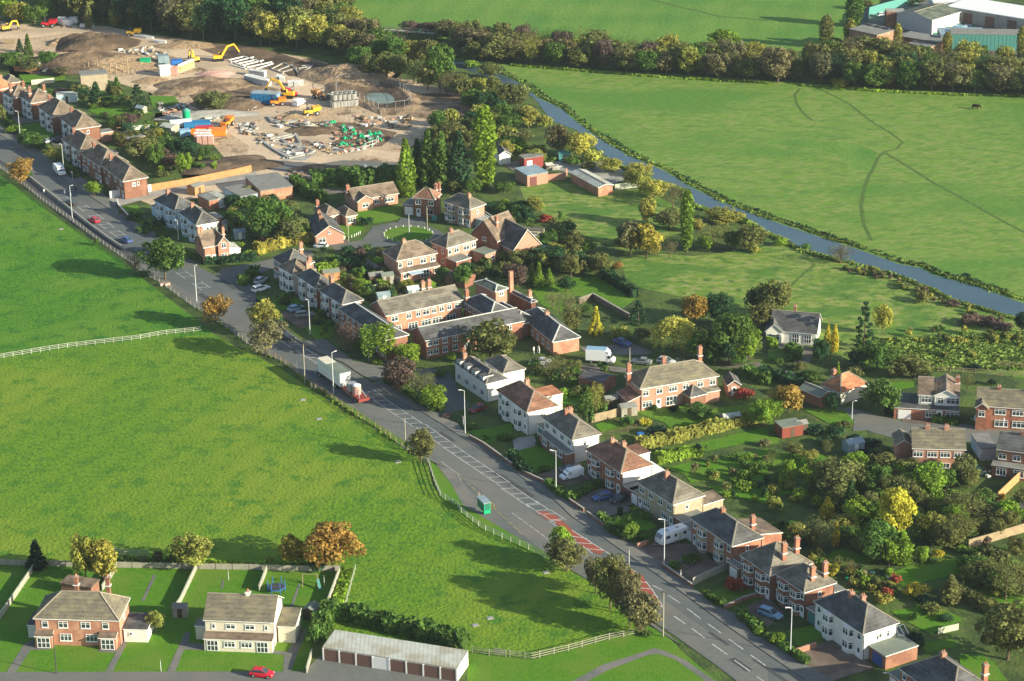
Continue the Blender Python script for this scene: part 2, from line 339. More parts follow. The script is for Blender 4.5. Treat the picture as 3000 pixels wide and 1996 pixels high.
# ------------------------------------------------------------------ main road
KL = TL(0, 1, [(-700, -560), (0, -90), (250, 30), (570, 310), (770, 465), (1060, 665), (1300, 830), (1530, 1000), (1820, 1190), (2020, 1330), (2270, 1480)]) + \
     TL(1, 2, [(150, 90), (380, 230), (700, 480), (920, 610), (1200, 780), (1440, 940), (1650, 1090), (1800, 1190), (1900, 1300), (2000, 1430), (2080, 1568)]) + \
     TL(2, 3, [(-180, 130), (50, 270), (300, 400), (560, 560), (900, 760), (1200, 960), (1500, 1160), (1820, 1385), (2060, 1568), (2500, 1900)])
KR = TL(0, 1, [(-700, -760), (0, -330), (300, -130), (520, 30), (860, 260), (1130, 440), (1400, 610), (1720, 830), (2050, 1000), (2300, 1180)]) + \
     TL(1, 2, [(60, -200), (330, -20), (560, 110), (800, 210), (980, 330), (1250, 510), (1500, 640), (1700, 760), (1880, 880), (2100, 1020), (2330, 1170)]) + \
     TL(2, 2, [(180, 1320), (400, 1470)]) + TL(2, 3, [(550, 60), (850, 260), (1150, 470), (1400, 640), (1700, 860), (2000, 1080), (2300, 1290)]) + TL(3, 3, [(150, 1430), (360, 1568), (700, 1850)])
sheet('main_road', KL+KR[::-1], 'asphalt', .07)
sheet('road_lane', TL(1, 2, [(1080, 560), (1400, 760), (1800, 1010), (2352, 1370)])+TL(2, 3, [(200, 30), (700, 330), (1300, 760), (1800, 1110), (2352, 1470), (2352, 1568+200), (2090, 1568), (1500, 1150), (900, 750), (300, 390), (20, 160)])+TL(1, 2, [(2100, 1400), (1650, 1080), (1200, 770), (920, 600)]), 'asphalt_worn', .076)
# footways (raised kerbs)
fwR = TL(0, 1, [(-700, -860), (0, -410), (330, -210), (640, -20), (980, 240), (1060, 330), (1180, 450), (1400, 560), (1760, 800), (1850, 850)])
sheet('pavement', KR[:8]+[T(0, 1, 1850, 870)]+fwR[::-1], 'pavement', .17, thick=.17)
sheet('pavement', TL(1, 1, [(-60, 1240), (60, 1290), (240, 1440), (420, 1568)])+TL(1, 2, [(640, -10), (900, 190), (1190, 240), (1100, 370), (980, 320), (800, 200), (560, 100), (330, -30)])+TL(0, 1, [(2320, 1180)]), 'pavement', .17, thick=.17)
gw = TL(1, 2, [(1180, 350), (1300, 460), (1560, 610), (1700, 700), (1850, 760), (1950, 880), (2080, 960), (2150, 1010), (2352, 1150)])+TL(2, 2, [(80, 1210), (200, 1270), (320, 1320), (420, 1400), (540, 1490), (640, 1568)]) + \
     TL(2, 3, [(680, 30), (1040, 280), (1200, 360), (1370, 510), (1650, 710), (1780, 800), (1950, 910), (2060, 960), (2230, 1160), (2352, 1200)])+TL(3, 3, [(200, 1335), (360, 1430), (600, 1568), (900, 1800)])
sheet('pavement', [T(1, 2, 1080, 390)]+KR[15:]+gw[::-1], 'pavement', .17, thick=.17)
# field side: footway, cycle track, verge
FENCE = TL(0, 1, [(-700, -420), (0, -20), (160, 90), (400, 290), (680, 480), (890, 640), (1180, 840)]) + TL(0, 1, [(1340, 960), (1480, 1040), (1640, 1160), (1800, 1270), (2100, 1460)]) + \
        TL(1, 2, [(0, 90), (200, 170), (330, 260), (500, 410), (650, 500), (860, 650), (1080, 780), (1280, 930), (1400, 1010), (1580, 1110)])+TL(1, 2, [(1640, 1300), (1700, 1440), (1850, 1520)])+TL(1, 3, [(1880, 20), (2070, 170), (2280, 270)])+TL(2, 3, [(130, 350), (350, 470)])
sheet('footway', KL[:19]+[FENCE[i] for i in range(20, -1, -1)], 'pavement', .12, thick=.1)
sheet('cycle_track', offset_strip(TL(0, 1, [(-700, -480), (60, -30), (300, 170), (600, 400), (900, 610), (1150, 770)]), -1.3, 1.3), 'cycle_track', .125)
sheet('footway', KL[18:28]+TL(2, 3, [(1550, 1240), (1350, 1110), (1000, 860), (700, 640), (350, 415), (0, 235)])+TL(1, 2, [(2100, 1640), (1900, 1530), (1800, 1320), (1650, 1130)]), 'pavement', .12, thick=.1)
sheet('grass_verge', TL(1, 2, [(1590, 1100), (1660, 1150), (1790, 1310), (1900, 1510), (2100, 1630)])+TL(2, 3, [(0, 225), (350, 410), (330, 460), (130, 360), (-60, 270)])+TL(1, 3, [(2070, 170), (1880, 20)])+TL(1, 2, [(1700, 1440), (1640, 1300)]), 'lawn', .13, thick=.1)
sheet('grass_verge', TL(1, 2, [(600, 450), (720, 510), (900, 620), (1250, 850), (1420, 960), (1450, 1020), (1280, 930), (1080, 780), (860, 650), (650, 500)]), 'lawn', .13, thick=.1)
# turning and side roads
sheet('side_road', TL(1, 1, [(-560, 1230), (-520, 1080), (-300, 900), (0, 850), (300, 770), (640, 690), (850, 660), (980, 640), (1040, 560), (1070, 515), (1270, 478), (1520, 490), (1700, 560), (1760, 610), (1600, 670), (1300, 695), (1100, 705), (860, 720), (650, 750), (330, 850), (100, 920), (-80, 1000), (-20, 1110), (60, 1280), (200, 1420), (420, 1568), (300, 1568), (0, 1420)]), 'asphalt', .062)
sheet('side_road', TL(3, 2, [(600, 610), (760, 615), (900, 655), (1230, 735), (1760, 760), (2352, 830), (2900, 880), (2900, 1000), (2352, 960), (1900, 930), (1100, 880), (900, 820), (780, 830), (790, 720)]), 'asphalt_worn', .06)
sheet('side_road', TL(2, 2, [(620, 60), (1100, 20), (1300, 100), (1240, 130), (700, 120)]), 'pavement', .06)
sheet('track', TL(2, 2, [(130, 230), (700, 210), (1000, 240), (1300, 290), (700, 280)]), 'drive', .05)
sheet('side_road', TL(1, 2, [(950, 300), (1190, 230), (1500, 250), (1750, 260), (1900, 500), (1960, 600), (1700, 700), (1560, 600), (1300, 450), (1180, 350), (1060, 360)]), 'asphalt', .062)
sheet('lane', TL(2, 2, [(1850, 240), (2250, 190), (2352, 240), (2352, 300), (2200, 270)])+TL(3, 2, [(200, 270), (300, 330), (100, 290), (0, 250)]), 'drive', .05)
sheet('lane', TL(3, 2, [(-400, 200), (-300, 40), (-180, -60), (0, -50), (300, 20), (420, 90), (380, 200), (250, 190), (0, 60), (-100, 80), (-240, 220)]), 'drive', .052)
sheet('green_island', [T(1, 1, 1400+232*math.cos(a*math.pi/14), 592+76*math.sin(a*math.pi/14)) for a in range(28)], 'lawn', .16, thick=.15)
sheet('kerb_ring', [T(1, 1, 1400+240*math.cos(a*math.pi/14), 592+80*math.sin(a*math.pi/14)) for a in range(28)], 'kerbstone', .13, thick=.12)
# ------------------------------------------------------------------ bottom left: lawns, paths, estate road
sheet('lawn', FL([(-600, 1297), (0, 1297), (300, 1301), (780, 1312), (735, 1420), (700, 1545), (-600, 1551)]), 'lawn', .03)
sheet('estate_road', FL([(-600, 1549), (700, 1546), (735, 1512), (742, 1508), (1080, 1572), (1080, 1900), (-600, 1900)]), 'asphalt_worn', .05)
for q in ([(0, 1568), (60, 1490), (215, 1240), (300, 1180), (320, 1240), (480, 1240), (460, 1280), (280, 1285), (140, 1495), (60, 1500)],
          [(970, 1480), (1160, 1130), (1380, 1110), (1370, 1150), (1200, 1160), (1035, 1480)], [(1535, 1480), (1700, 1120), (1750, 1120), (1730, 1210), (2020, 1250), (2010, 1290), (1690, 1280), (1610, 1480)],
          [(910, 1260), (1090, 1270), (1050, 1310), (905, 1300)], [(1300, 830), (1410, 590), (1435, 600), (1325, 835)], [(2025, 720), (2045, 640), (2062, 642), (2048, 722)],
          [(2352, 1270), (2640, 1300), (2780, 1090), (2820, 1090), (2670, 1490), (2600, 1500), (2610, 1330), (2352, 1300)], [(2665, 890), (2740, 680), (2760, 680), (2690, 895)]):
    sheet('path', TL(0, 3, q), 'pavement', .055)
sheet('grass_verge', FL([(1080, 1502), (1225, 1520), (1450, 1452), (1490, 1440), (1535, 1462), (1570, 1500), (1640, 1560), (1750, 1650), (1750, 1900), (1060, 1900), (1075, 1560)]), 'lawn', .04)
sheet('path', TL(2, 3, [(560, 1568), (830, 1420), (1240, 1290), (1300, 1265), (1400, 1290), (1600, 1380), (1900, 1590), (1850, 1620), (1500, 1370), (1350, 1320), (1250, 1330), (900, 1460), (700, 1568), (500, 1700), (300, 1700)]), 'pavement', .05)
# ------------------------------------------------------------------ gardens: lawns and drives
KZ = 0
for c, r, mat, q in (
    (2, 2, 'lawn', [(1520, 1150), (2352, 990), (2352, 1110), (1900, 1270), (1640, 1300)]), (2, 2, 'lawn', [(1950, 1300), (2352, 1210), (2352, 1500), (2100, 1450)]), (3, 2, 'lawn', [(420, 1030), (640, 1060), (500, 1200), (250, 1240), (40, 1200)]), (3, 2, 'lawn', [(880, 1420), (1200, 1380), (1500, 1450), (1000, 1560)]), (3, 3, 'lawn', [(1450, 0), (2000, 0), (1950, 180), (1500, 260)]), (2, 2, 'lawn', [(1700, 1230), (2352, 1120), (2352, 1200), (1900, 1290)]), (3, 3, 'lawn', [(700, 120), (1000, 60), (1000, 200), (780, 300)]),
    (2, 2, 'lawn', [(0, 1010), (240, 960), (450, 1090), (460, 1140), (200, 1220), (0, 1130)]), (1, 2, 'lawn', [(1960, 830), (2352, 760), (2352, 870), (2100, 950)]),
    (2, 2, 'lawn', [(760, 770), (900, 730), (1060, 800), (830, 850)]), (2, 2, 'lawn_striped', [(1120, 650), (1650, 580), (1900, 640), (1850, 740), (1500, 850), (1400, 750), (1250, 700)]),
    (2, 2, 'lawn_striped', [(1850, 620), (2352, 560), (2352, 700), (2100, 750), (1900, 640)]), (2, 2, 'lawn', [(1280, 1020), (1740, 930), (2352, 790), (2352, 900), (1750, 1020), (1350, 1100)]),
    (2, 2, 'lawn', [(1400, 1170), (1700, 1100), (1900, 1110), (1600, 1230)]), (2, 2, 'lawn', [(1800, 1340), (2200, 1270), (2352, 1290), (2352, 1430), (1950, 1420)]),
    (2, 2, 'lawn', [(440, 450), (620, 400), (640, 560), (450, 590)]), (2, 2, 'concrete', [(0, 900), (200, 870), (240, 960), (30, 1015)]),
    (2, 2, 'block_paving', [(200, 1250), (460, 1140), (760, 1270), (500, 1330)]), (2, 2, 'garden_ground', [(320, 1310), (500, 1330), (780, 1270), (820, 1330), (540, 1470)]),
    (2, 2, 'drive', [(560, 1480), (800, 1350), (1100, 1420), (1150, 1500), (640, 1568)]), (2, 3, 'lawn', [(830, 90), (1180, 0), (1330, 150), (1060, 280)]),
    (2, 3, 'drive', [(660, 10), (1000, -60), (1150, 0), (860, 60)]),
    (2, 3, 'block_paving', [(1160, 350), (1320, 280), (1700, 320), (1900, 520), (1660, 690), (1370, 500)]), (2, 3, 'lawn', [(1780, 780), (2000, 680), (2250, 750), (1950, 890)]),
    (2, 3, 'block_paving', [(2060, 920), (2352, 810), (2500, 940), (2352, 1080)]), (3, 3, 'lawn', [(170, 1110), (400, 1060), (520, 1160), (280, 1250)]),
    (3, 3, 'block_paving', [(250, 1320), (620, 1180), (860, 1320), (980, 1450), (600, 1568), (380, 1440)]), (3, 3, 'lawn', [(960, 640), (1300, 510), (1700, 440), (2000, 500), (1700, 600), (1250, 700)]),
    (3, 3, 'lawn', [(1130, 930), (1500, 860), (1800, 1000), (1500, 1140), (1250, 1010)]), (3, 3, 'lawn', [(1730, 760), (2352, 560), (2352, 960), (1950, 860)]),
    (3, 3, 'lawn', [(1380, 1230), (1680, 1180), (1750, 1250), (1460, 1310)]), (3, 3, 'lawn', [(1750, 1330), (1950, 1320), (2080, 1400), (2200, 1568), (1800, 1568)]),
    (3, 3, 'lawn', [(450, 400), (700, 360), (1000, 470), (640, 500)]), (3, 2, 'lawn', [(300, 620), (700, 630), (790, 740), (760, 800), (560, 760)]),
    (3, 2, 'lawn', [(0, 1020), (350, 1030), (400, 1120), (0, 1170)]), (3, 2, 'lawn', [(0, 1320), (250, 1330), (300, 1380), (0, 1450)]), (3, 2, 'lawn', [(0, 880), (100, 890), (90, 940), (0, 960)]),
    (3, 2, 'lawn', [(1130, 380), (1350, 370), (1340, 430), (1150, 450)]), (3, 2, 'block_paving', [(1235, 690), (1520, 705), (1510, 770), (1235, 745)]), (3, 2, 'rough_grass', [(0, 80), (100, 60), (260, 90), (240, 190), (0, 180)]),
    (1, 1, 'lawn', [(700, 510), (960, 480), (1010, 520), (940, 600), (850, 630), (780, 570)]), (1, 1, 'lawn', [(900, 390), (1120, 340), (1350, 330), (1340, 420), (1300, 455), (1080, 490), (940, 480)]),
    (1, 1, 'lawn', [(550, 900), (830, 870), (830, 900), (580, 940)]), (1, 1, 'garden_ground', [(500, 730), (700, 700), (820, 860), (600, 880)]), (1, 1, 'lawn', [(500, 160), (900, 150), (900, 180), (560, 200)]),
    (1, 1, 'drive', [(520, 170), (860, 170), (900, 200), (600, 220)]), (1, 1, 'block_paving', [(180, 1310), (420, 1280), (560, 1400), (420, 1460)]), (1, 1, 'lawn', [(400, 1400), (700, 1380), (800, 1500), (560, 1568)]),
    (1, 1, 'lawn', [(140, 1160), (400, 1180), (420, 1270), (180, 1290)]), (1, 1, 'drive', [(560, 620), (850, 640), (840, 680), (560, 670)]), (1, 1, 'asphalt', [(1330, 440), (1550, 440), (1560, 500), (1300, 480)]),
    (1, 1, 'lawn', [(1700, 1240), (1900, 1270), (2040, 1350), (1820, 1410), (1600, 1440), (1480, 1440), (1650, 1380)]),
    (0, 1, 'garden_ground', [(1060, 330), (1300, 320), (1450, 450), (1600, 560), (1350, 600)]), (0, 1, 'lawn', [(1090, 330), (1260, 320), (1330, 390), (1210, 430)]), (0, 1, 'lawn', [(1200, 470), (1400, 450), (1560, 530), (1350, 540)]),
    (0, 1, 'block_paving', [(1180, 440), (1360, 410), (1380, 430), (1220, 460)]),
    (0, 1, 'concrete', [(990, 260), (1420, 190), (2352, 10), (2352, 70), (1700, 180), (1500, 220), (1100, 330), (900, 280)]),
    (0, 0, 'lawn', [(190, 1150), (380, 1130), (520, 1230), (420, 1290), (240, 1200)]), (0, 0, 'drive', [(60, 1080), (350, 1090), (380, 1120), (150, 1150)]), (0, 0, 'lawn', [(800, 1010), (1200, 960), (1420, 1050), (900, 1060)]),
    (0, 0, 'lawn', [(1370, 880), (1600, 880), (1650, 950), (1400, 980)]), (0, 0, 'lawn', [(1180, 1150), (1380, 1140), (1400, 1170), (1200, 1180)]), (0, 0, 'drive', [(420, 1280), (600, 1240), (720, 1330), (500, 1350)]),
    (0, 0, 'lawn', [(170, 690), (600, 680), (600, 740), (230, 770)]), (0, 0, 'drive', [(640, 1500), (860, 1480), (960, 1568), (760, 1568)]), (3, 0, 'asphalt_worn', [(900, 60), (1500, -60), (3000, 200), (3000, 560), (2250, 560), (1600, 420), (800, 380)]),
    (2, 0, 'drive', [(-100, 1500), (60, 1480), (300, 1568), (0, 1568)]), (1, 1, 'asphalt_worn', [(1150, -20), (1700, -60), (1900, 20), (1500, 60)]), (2, 1, 'concrete', [(200, -60), (900, -80), (1100, 60), (900, 140), (500, 20)])):
    KZ += 1; z = {'lawn': .078, 'lawn_striped': .078, 'garden_ground': .060}.get(mat, .105)+KZ*.0004
    sheet({'lawn': 'lawn', 'lawn_striped': 'lawn', 'garden_ground': 'planting_bed', 'rough_grass': 'lawn'}.get(mat, 'driveway'), TL(c, r, q), mat, z)

# ------------------------------------------------------------------ painted markings
ZM = .09
def quadline(b, a, c, wd, m): 
    d = (c-a); d.z = 0; d.normalize(); n2 = Vector((-d.y, d.x, 0))*wd/2
    b.poly([(p.x, p.y, ZM) for p in (a-n2, c-n2, c+n2, a+n2)], m)
mk_ = MB()
cells = [(1, 2, 1080, 490), (1, 2, 1180, 570), (1, 2, 1300, 650), (1, 2, 1430, 735), (1, 2, 1570, 820), (1, 2, 1690, 905), (1, 2, 1820, 1000), (1, 2, 1950, 1090), (1, 2, 2085, 1180), (1, 2, 2225, 1275), (2, 2, 10, 1380), (2, 2, 140, 1470), (2, 3, 240, -25), (2, 3, 380, 60)]
cells += [(1, 2, 320, 20), (1, 2, 460, 110), (1, 2, 560, 170), (0, 1, 780, 350), (0, 1, 880, 430), (0, 1, 980, 510), (0, 1, 1080, 580), (0, 1, 560, 240), (0, 1, 1700, 960), (0, 1, 1850, 1060)]
ax = (T(1, 2, 2225, 1275)-T(1, 2, 1300, 650)).normalized(); an_ = Vector((-ax.y, ax.x, 0))
for c in cells:
    o = T(*c); wd = .16
    for s in (-1, 1): quadline(mk_, o+an_*1.15*s-ax*2.6, o+an_*1.15*s+ax*2.6, wd, 'paint_white')
    quadline(mk_, o-an_*1.15-ax*1.9, o+an_*1.15-ax*.9, wd, 'paint_white'); quadline(mk_, o-an_*1.15+ax*.9, o+an_*1.15+ax*1.9, wd, 'paint_white')
for q in ([(1430, 780), (1545, 855)], [(1610, 905), (1735, 1000)], [(1800, 1045), (1920, 1130)], [(1990, 1185), (2125, 1280)], [(2190, 1330), (2330, 1430)], [(1490, 975), (1590, 1045)], [(1650, 1085), (1770, 1175)], [(1840, 1230), (1980, 1330)], [(2045, 1380), (2185, 1480)], [(2250, 1530), (2352, 1600)], [(1290, 690), (1380, 735)],
          [(650, 330), (740, 400)], [(550, 185), (850, 375)], [(860, 380), (960, 445)], [(1090, 540), (1190, 600)], [(1230, 655), (1300, 750)], [(1300, 750), (1400, 905)], [(1290, 830), (1400, 905)], [(1150, 720), (1290, 830)], [(340, 100), (410, 150)]):
    quadline(mk_, T(2, 3, *q[0]), T(2, 3, *q[1]), .2, 'paint_white')
for i in range(13): 
    a = T(1, 2, 1840+i*47, 1210+i*45); quadline(mk_, a, a+ax*1.6, .14, 'paint_yellow' if i < 99 else '')
for i in range(9): 
    a = T(2, 3, 0+i*52, 25+i*38); quadline(mk_, a, a+ax*1.6, .14, 'paint_white')
for q in ([(1700, 1110), (1850, 1220)], [(1850, 1220), (1900, 1310)], [(1900, 1310), (2000, 1430)]): quadline(mk_, T(1, 2, *q[0]), T(1, 2, *q[1]), .12, 'paint_white')
# BUS STOP wording in the lay-by: two short rows of painted letters along the lane
LET = {'B': ((0, 0, 0, 1), (0, 1, .7, .9), (.7, .9, .7, .6), (0, .5, .7, .6), (.7, .6, .7, .1), (0, 0, .7, .1)), 'U': ((0, 1, 0, 0), (0, 0, .7, 0), (.7, 0, .7, 1)), 'S': ((.7, 1, 0, 1), (0, 1, 0, .5), (0, .5, .7, .5), (.7, .5, .7, 0), (.7, 0, 0, 0)),
       'T': ((.35, 0, .35, 1), (0, 1, .7, 1)), 'O': ((0, 0, 0, 1), (0, 1, .7, 1), (.7, 1, .7, 0), (.7, 0, 0, 0)), 'P': ((0, 0, 0, 1), (0, 1, .7, 1), (.7, 1, .7, .5), (.7, .5, 0, .5))}
for word, org in (('BUS', T(1, 2, 2130, 1500)), ('STOP', T(1, 2, 2150, 1550))):
    for i, ch in enumerate(word):
        for (x0, y0, x1, y1) in LET[ch]:
            f = lambda x, y: org-an_*0+(-an_)*(-(i*.95+x)*1.0) if False else org+an_*(i*.85+x*.85-1.4)*1.0+ax*(-y*2.0)
            quadline(mk_, f(x0, y0), f(x1, y1), .16, 'paint_yellow')
mo = mk_.obj('road_markings'); mo['kind'] = 'structure'
# red hatched areas
sheet('red_hatching', TL(2, 3, [(340, 40), (400, 45), (560, 185), (855, 375), (800, 410), (740, 380), (640, 330), (550, 230), (430, 150)]), 'red_tarmac', .082)
sheet('red_hatching', TL(2, 3, [(1090, 545), (1200, 600), (1235, 665), (1310, 770), (1395, 900), (1290, 825), (1180, 740), (1130, 660), (1080, 600)]), 'red_tarmac', .082)
sheet('red_hatching', TL(2, 2, [(220, 1568), (330, 1568), (400, 1650), (330, 1650)]), 'red_tarmac', .0825)
hb = MB(); ZM = .094
for q in ([(550, 240), (690, 260)], [(590, 300), (740, 310)], [(690, 355), (850, 370)], [(1150, 650), (1230, 668)], [(1160, 715), (1270, 725)], [(1210, 770), (1310, 785)], [(1290, 825), (1350, 838)], [(370, 90), (450, 100)]):
    quadline(hb, T(2, 3, *q[0]), T(2, 3, *q[1]), .2, 'paint_white')
ho = hb.obj('road_markings'); ho['kind'] = 'structure'

# ------------------------------------------------------------------ road repairs and covers
mk('tar_patch', (.075, .078, .08), (.06, .063, .066), 1.5, rough=.85)
rq = random.Random(12)
for c, r, x, y in ((2, 3, 1500, 1050), (2, 3, 1900, 1180), (2, 3, 800, 520), (1, 2, 1500, 900), (1, 2, 1750, 880), (1, 2, 1050, 640), (2, 3, 2100, 1420), (0, 1, 1900, 1180), (0, 1, 900, 380), (2, 3, 250, 150), (1, 2, 2250, 1250), (0, 1, 2100, 1050), (3, 3, 60, 1500), (2, 2, 40, 1330)):
    o_ = T(c, r, x, y); L_, W_ = rq.uniform(2, 7), rq.uniform(.6, 1.6); sheet('road_patch', [o_-ax*L_-an_*W_/2, o_+ax*L_-an_*W_/2, o_+ax*L_+an_*W_/2, o_-ax*L_+an_*W_/2], 'tar_patch' if rq.random() < .6 else 'asphalt_worn', .0845+x*1e-6)
# ------------------------------------------------------------------ windows and doors (meshes shared between copies; built facing -Y, sill at z=0)
WC = {}
def win_meshes(wd, h, kind):
    key = (round(wd, 2), round(h, 2), kind)
    if key in WC: return WC[key]
    f = MB(); p = MB(); t = .09
    if kind in ('w', 'W'):
        fm = 'pvc'
        f.box(-wd/2-.05, wd/2+.05, -.12, .02, -.1, .0, fm)
        f.box(-wd/2, wd/2, -.08, .02, h-t, h, fm); f.box(-wd/2, wd/2, -.08, .02, 0, t, fm)
        n = max(1, round(wd/.75)); 
        for i in range(n+1):
            x = -wd/2+t/2+(wd-t)*i/n; f.box(x-t/2, x+t/2, -.078, .02, t, h-t, fm)
        if h > .9: f.box(-wd/2+t, wd/2-t, -.07, .02, h*.68-.035, h*.68+.035, fm)
        p.box(-wd/2+.02, wd/2-.02, -.03, -.01, .02, h-.02, 'glass')
    elif kind == 'd':
        f.box(-wd/2-.08, -wd/2, -.08, .02, 0, h+.08, 'pvc'); f.box(wd/2, wd/2+.08, -.08, .02, 0, h+.08, 'pvc'); f.box(-wd/2, wd/2, -.08, .02, h, h+.08, 'pvc')
        f.box(-wd/2, wd/2, -.05, .01, 0, h, 'pvc'); p.box(-wd*.3, wd*.3, -.065, -.04, h*.5, h*.9, 'glass')
    elif kind.startswith('g'):
        col = {'g': 'pvc', 'gb': 'door_blue', 'gt': 'door_teal', 'gm': 'door_maroon', 'gn': 'door_brown'}[kind]
        f.box(-wd/2, wd/2, -.05, .01, 0, h, col)
        for i in range(4): f.box(-wd/2+.1, wd/2-.1, -.07, -.04, .1+i*(h-.1)/4, .1+(i+.8)*(h-.1)/4, col)
        p = None
    elif kind == 's':
        f.box(-wd/2, wd/2, -.08, .02, h-t, h, 'pvc'); f.box(-wd/2, wd/2, -.08, .02, 0, t, 'pvc'); n = 3
        for i in range(n+1):
            x = -wd/2+t/2+(wd-t)*i/n; f.box(x-t/2, x+t/2, -.078, .02, t, h-t, 'pvc')
        f.box(-wd/2, wd/2, -.07, .02, h*.5-.05, h*.5+.05, 'pvc'); p.box(-wd/2+.02, wd/2-.02, -.03, -.01, .02, h-.02, 'glass')
    WC[key] = (f.mesh('window'), p.mesh('pane') if p else None)
    return WC[key]
class House:
    def __init__(s, name, label, cat, frame, group=None):
        s.root = thing(name, label, cat, frame[0], frame[1], group); s.fr = frame; s.cur = frame
    def rel(s, p, rz):                                         # local point of current wing -> root space
        o, a = s.cur; wld = Vector((o.x, o.y, 0))+Matrix.Rotation(a, 3, 'Z') @ Vector(p)
        q = Matrix.Rotation(-s.fr[1], 3, 'Z') @ (wld-Vector((s.fr[0].x, s.fr[0].y, 0)))
        return q, rz+a-s.fr[1]
    def part(s, name, mb, parent=None):
        o = mb.obj(name); q, r = s.rel((0, 0, 0), 0)
        if parent is None: o.parent = s.root; o.location = q; o.rotation_euler = (0, 0, r)
        else: o.parent = parent
        return o
    def win(s, x, y, z, rz, wd, h, kind, parent=None):
        f, p = win_meshes(wd, h, kind); nm = {'w': 'window', 'W': 'window', 's': 'patio_window', 'd': 'door'}.get(kind, 'garage_door')
        q, r = s.rel((x, y, z), rz)
        o = link(nm, f, s.root, q, r)
        if p: link('pane', p, o)
        return o
def frame3(c, r, Lp, M, R, z):
    l, m, rr = T(c, r, *Lp, z), T(c, r, *M, z), T(c, r, *R, z)
    u = l-m; v = rr-m; W = u.length; Dp = v.length
    av = math.atan2(v.y, v.x); au = math.atan2(u.y, u.x)-math.pi/2
    d = (au-av+math.pi) % (2*math.pi)-math.pi
    return (Vector((m.x, m.y, 0)), av+d*W/(W+Dp)), Dp, W     # X size (face b), Y size (face a)
def roof_mesh(Dx, Wy, ze, pitch, typ, mat, ov=.0):
    b = MB(); rt = MB(); tp = math.tan(pitch)
    if typ == 'flat':
        b.box(-.1, Dx+.1, -.1, Wy+.1, ze, ze+.22, mat); return b, None, ze+.22, None
    if typ == 'mono':                                          # rises toward +X
        zz = ze+Dx*tp; b.v = [(0, 0, ze), (Dx, 0, zz), (Dx, Wy, zz), (0, Wy, ze), (0, 0, ze-.15), (Dx, 0, zz-.15), (Dx, Wy, zz-.15), (0, Wy, ze-.15)]
        b.f = [(0, 1, 2, 3), (7, 6, 5, 4), (0, 4, 5, 1), (1, 5, 6, 2), (2, 6, 7, 3), (3, 7, 4, 0)]; b.m = [b.mi(mat)]*6; return b, None, zz, None
    if typ == 'hip':
        hs = min(Dx, Wy)/2; zr = ze+hs*tp
        if Dx >= Wy: A, B = (hs, Wy/2, zr), (Dx-hs, Wy/2, zr)
        else: A, B = (Dx/2, hs, zr), (Dx/2, Wy-hs, zr)
        c = [(0, 0, ze), (Dx, 0, ze), (Dx, Wy, ze), (0, Wy, ze)]
        if Dx >= Wy: F_ = [(c[0], c[1], B, A), (c[1], c[2], B), (c[2], c[3], A, B), (c[3], c[0], A)]; hips = [(c[0], A), (c[3], A), (c[1], B), (c[2], B)]
        else: F_ = [(c[0], c[1], A), (c[1], c[2], B, A), (c[2], c[3], B), (c[3], c[0], A, B)]; hips = [(c[0], A), (c[1], A), (c[2], B), (c[3], B)]
        for f in F_: b.poly(f, mat)
        b.box(.01, Dx-.01, .01, Wy-.01, ze-.16, ze-.002, 'white_paint')
        for p, q in hips+[(A, B)]:
            if (Vector(p)-Vector(q)).length > .3: rt.bar(Vector(p)+Vector((0, 0, .02)), Vector(q)+Vector((0, 0, .02)), .24, .14, 'ridge_tile')
        return b, rt, zr, (A, B)
    t = .14
    if typ == 'Y':
        zr = ze+Dx/2*tp; A, B = (Dx/2, 0, zr), (Dx/2, Wy, zr)
        for s0 in (0, 1):
            x0 = 0 if s0 == 0 else Dx
            P = [(x0, 0, ze), (x0, Wy, ze), B, A]; Q = [(p[0], p[1], p[2]-t) for p in P]
            b.poly(P, mat); b.poly(Q, mat)
            for k in range(4): b.poly((P[k], P[(k+1) % 4], Q[(k+1) % 4], Q[k]), 'white_paint')
    else:
        zr = ze+Wy/2*tp; A, B = (0, Wy/2, zr), (Dx, Wy/2, zr)
        for s0 in (0, 1):
            y0 = 0 if s0 == 0 else Wy
            P = [(0, y0, ze), (Dx, y0, ze), B, A]; Q = [(p[0], p[1], p[2]-t) for p in P]
            b.poly(P, mat); b.poly(Q, mat)
            for k in range(4): b.poly((P[k], P[(k+1) % 4], Q[(k+1) % 4], Q[k]), 'white_paint')
    rt.bar(Vector(A)+Vector((0, 0, .03)), Vector(B)+Vector((0, 0, .03)), .24, .12, 'ridge_tile')
    return b, rt, zr, (A, B)
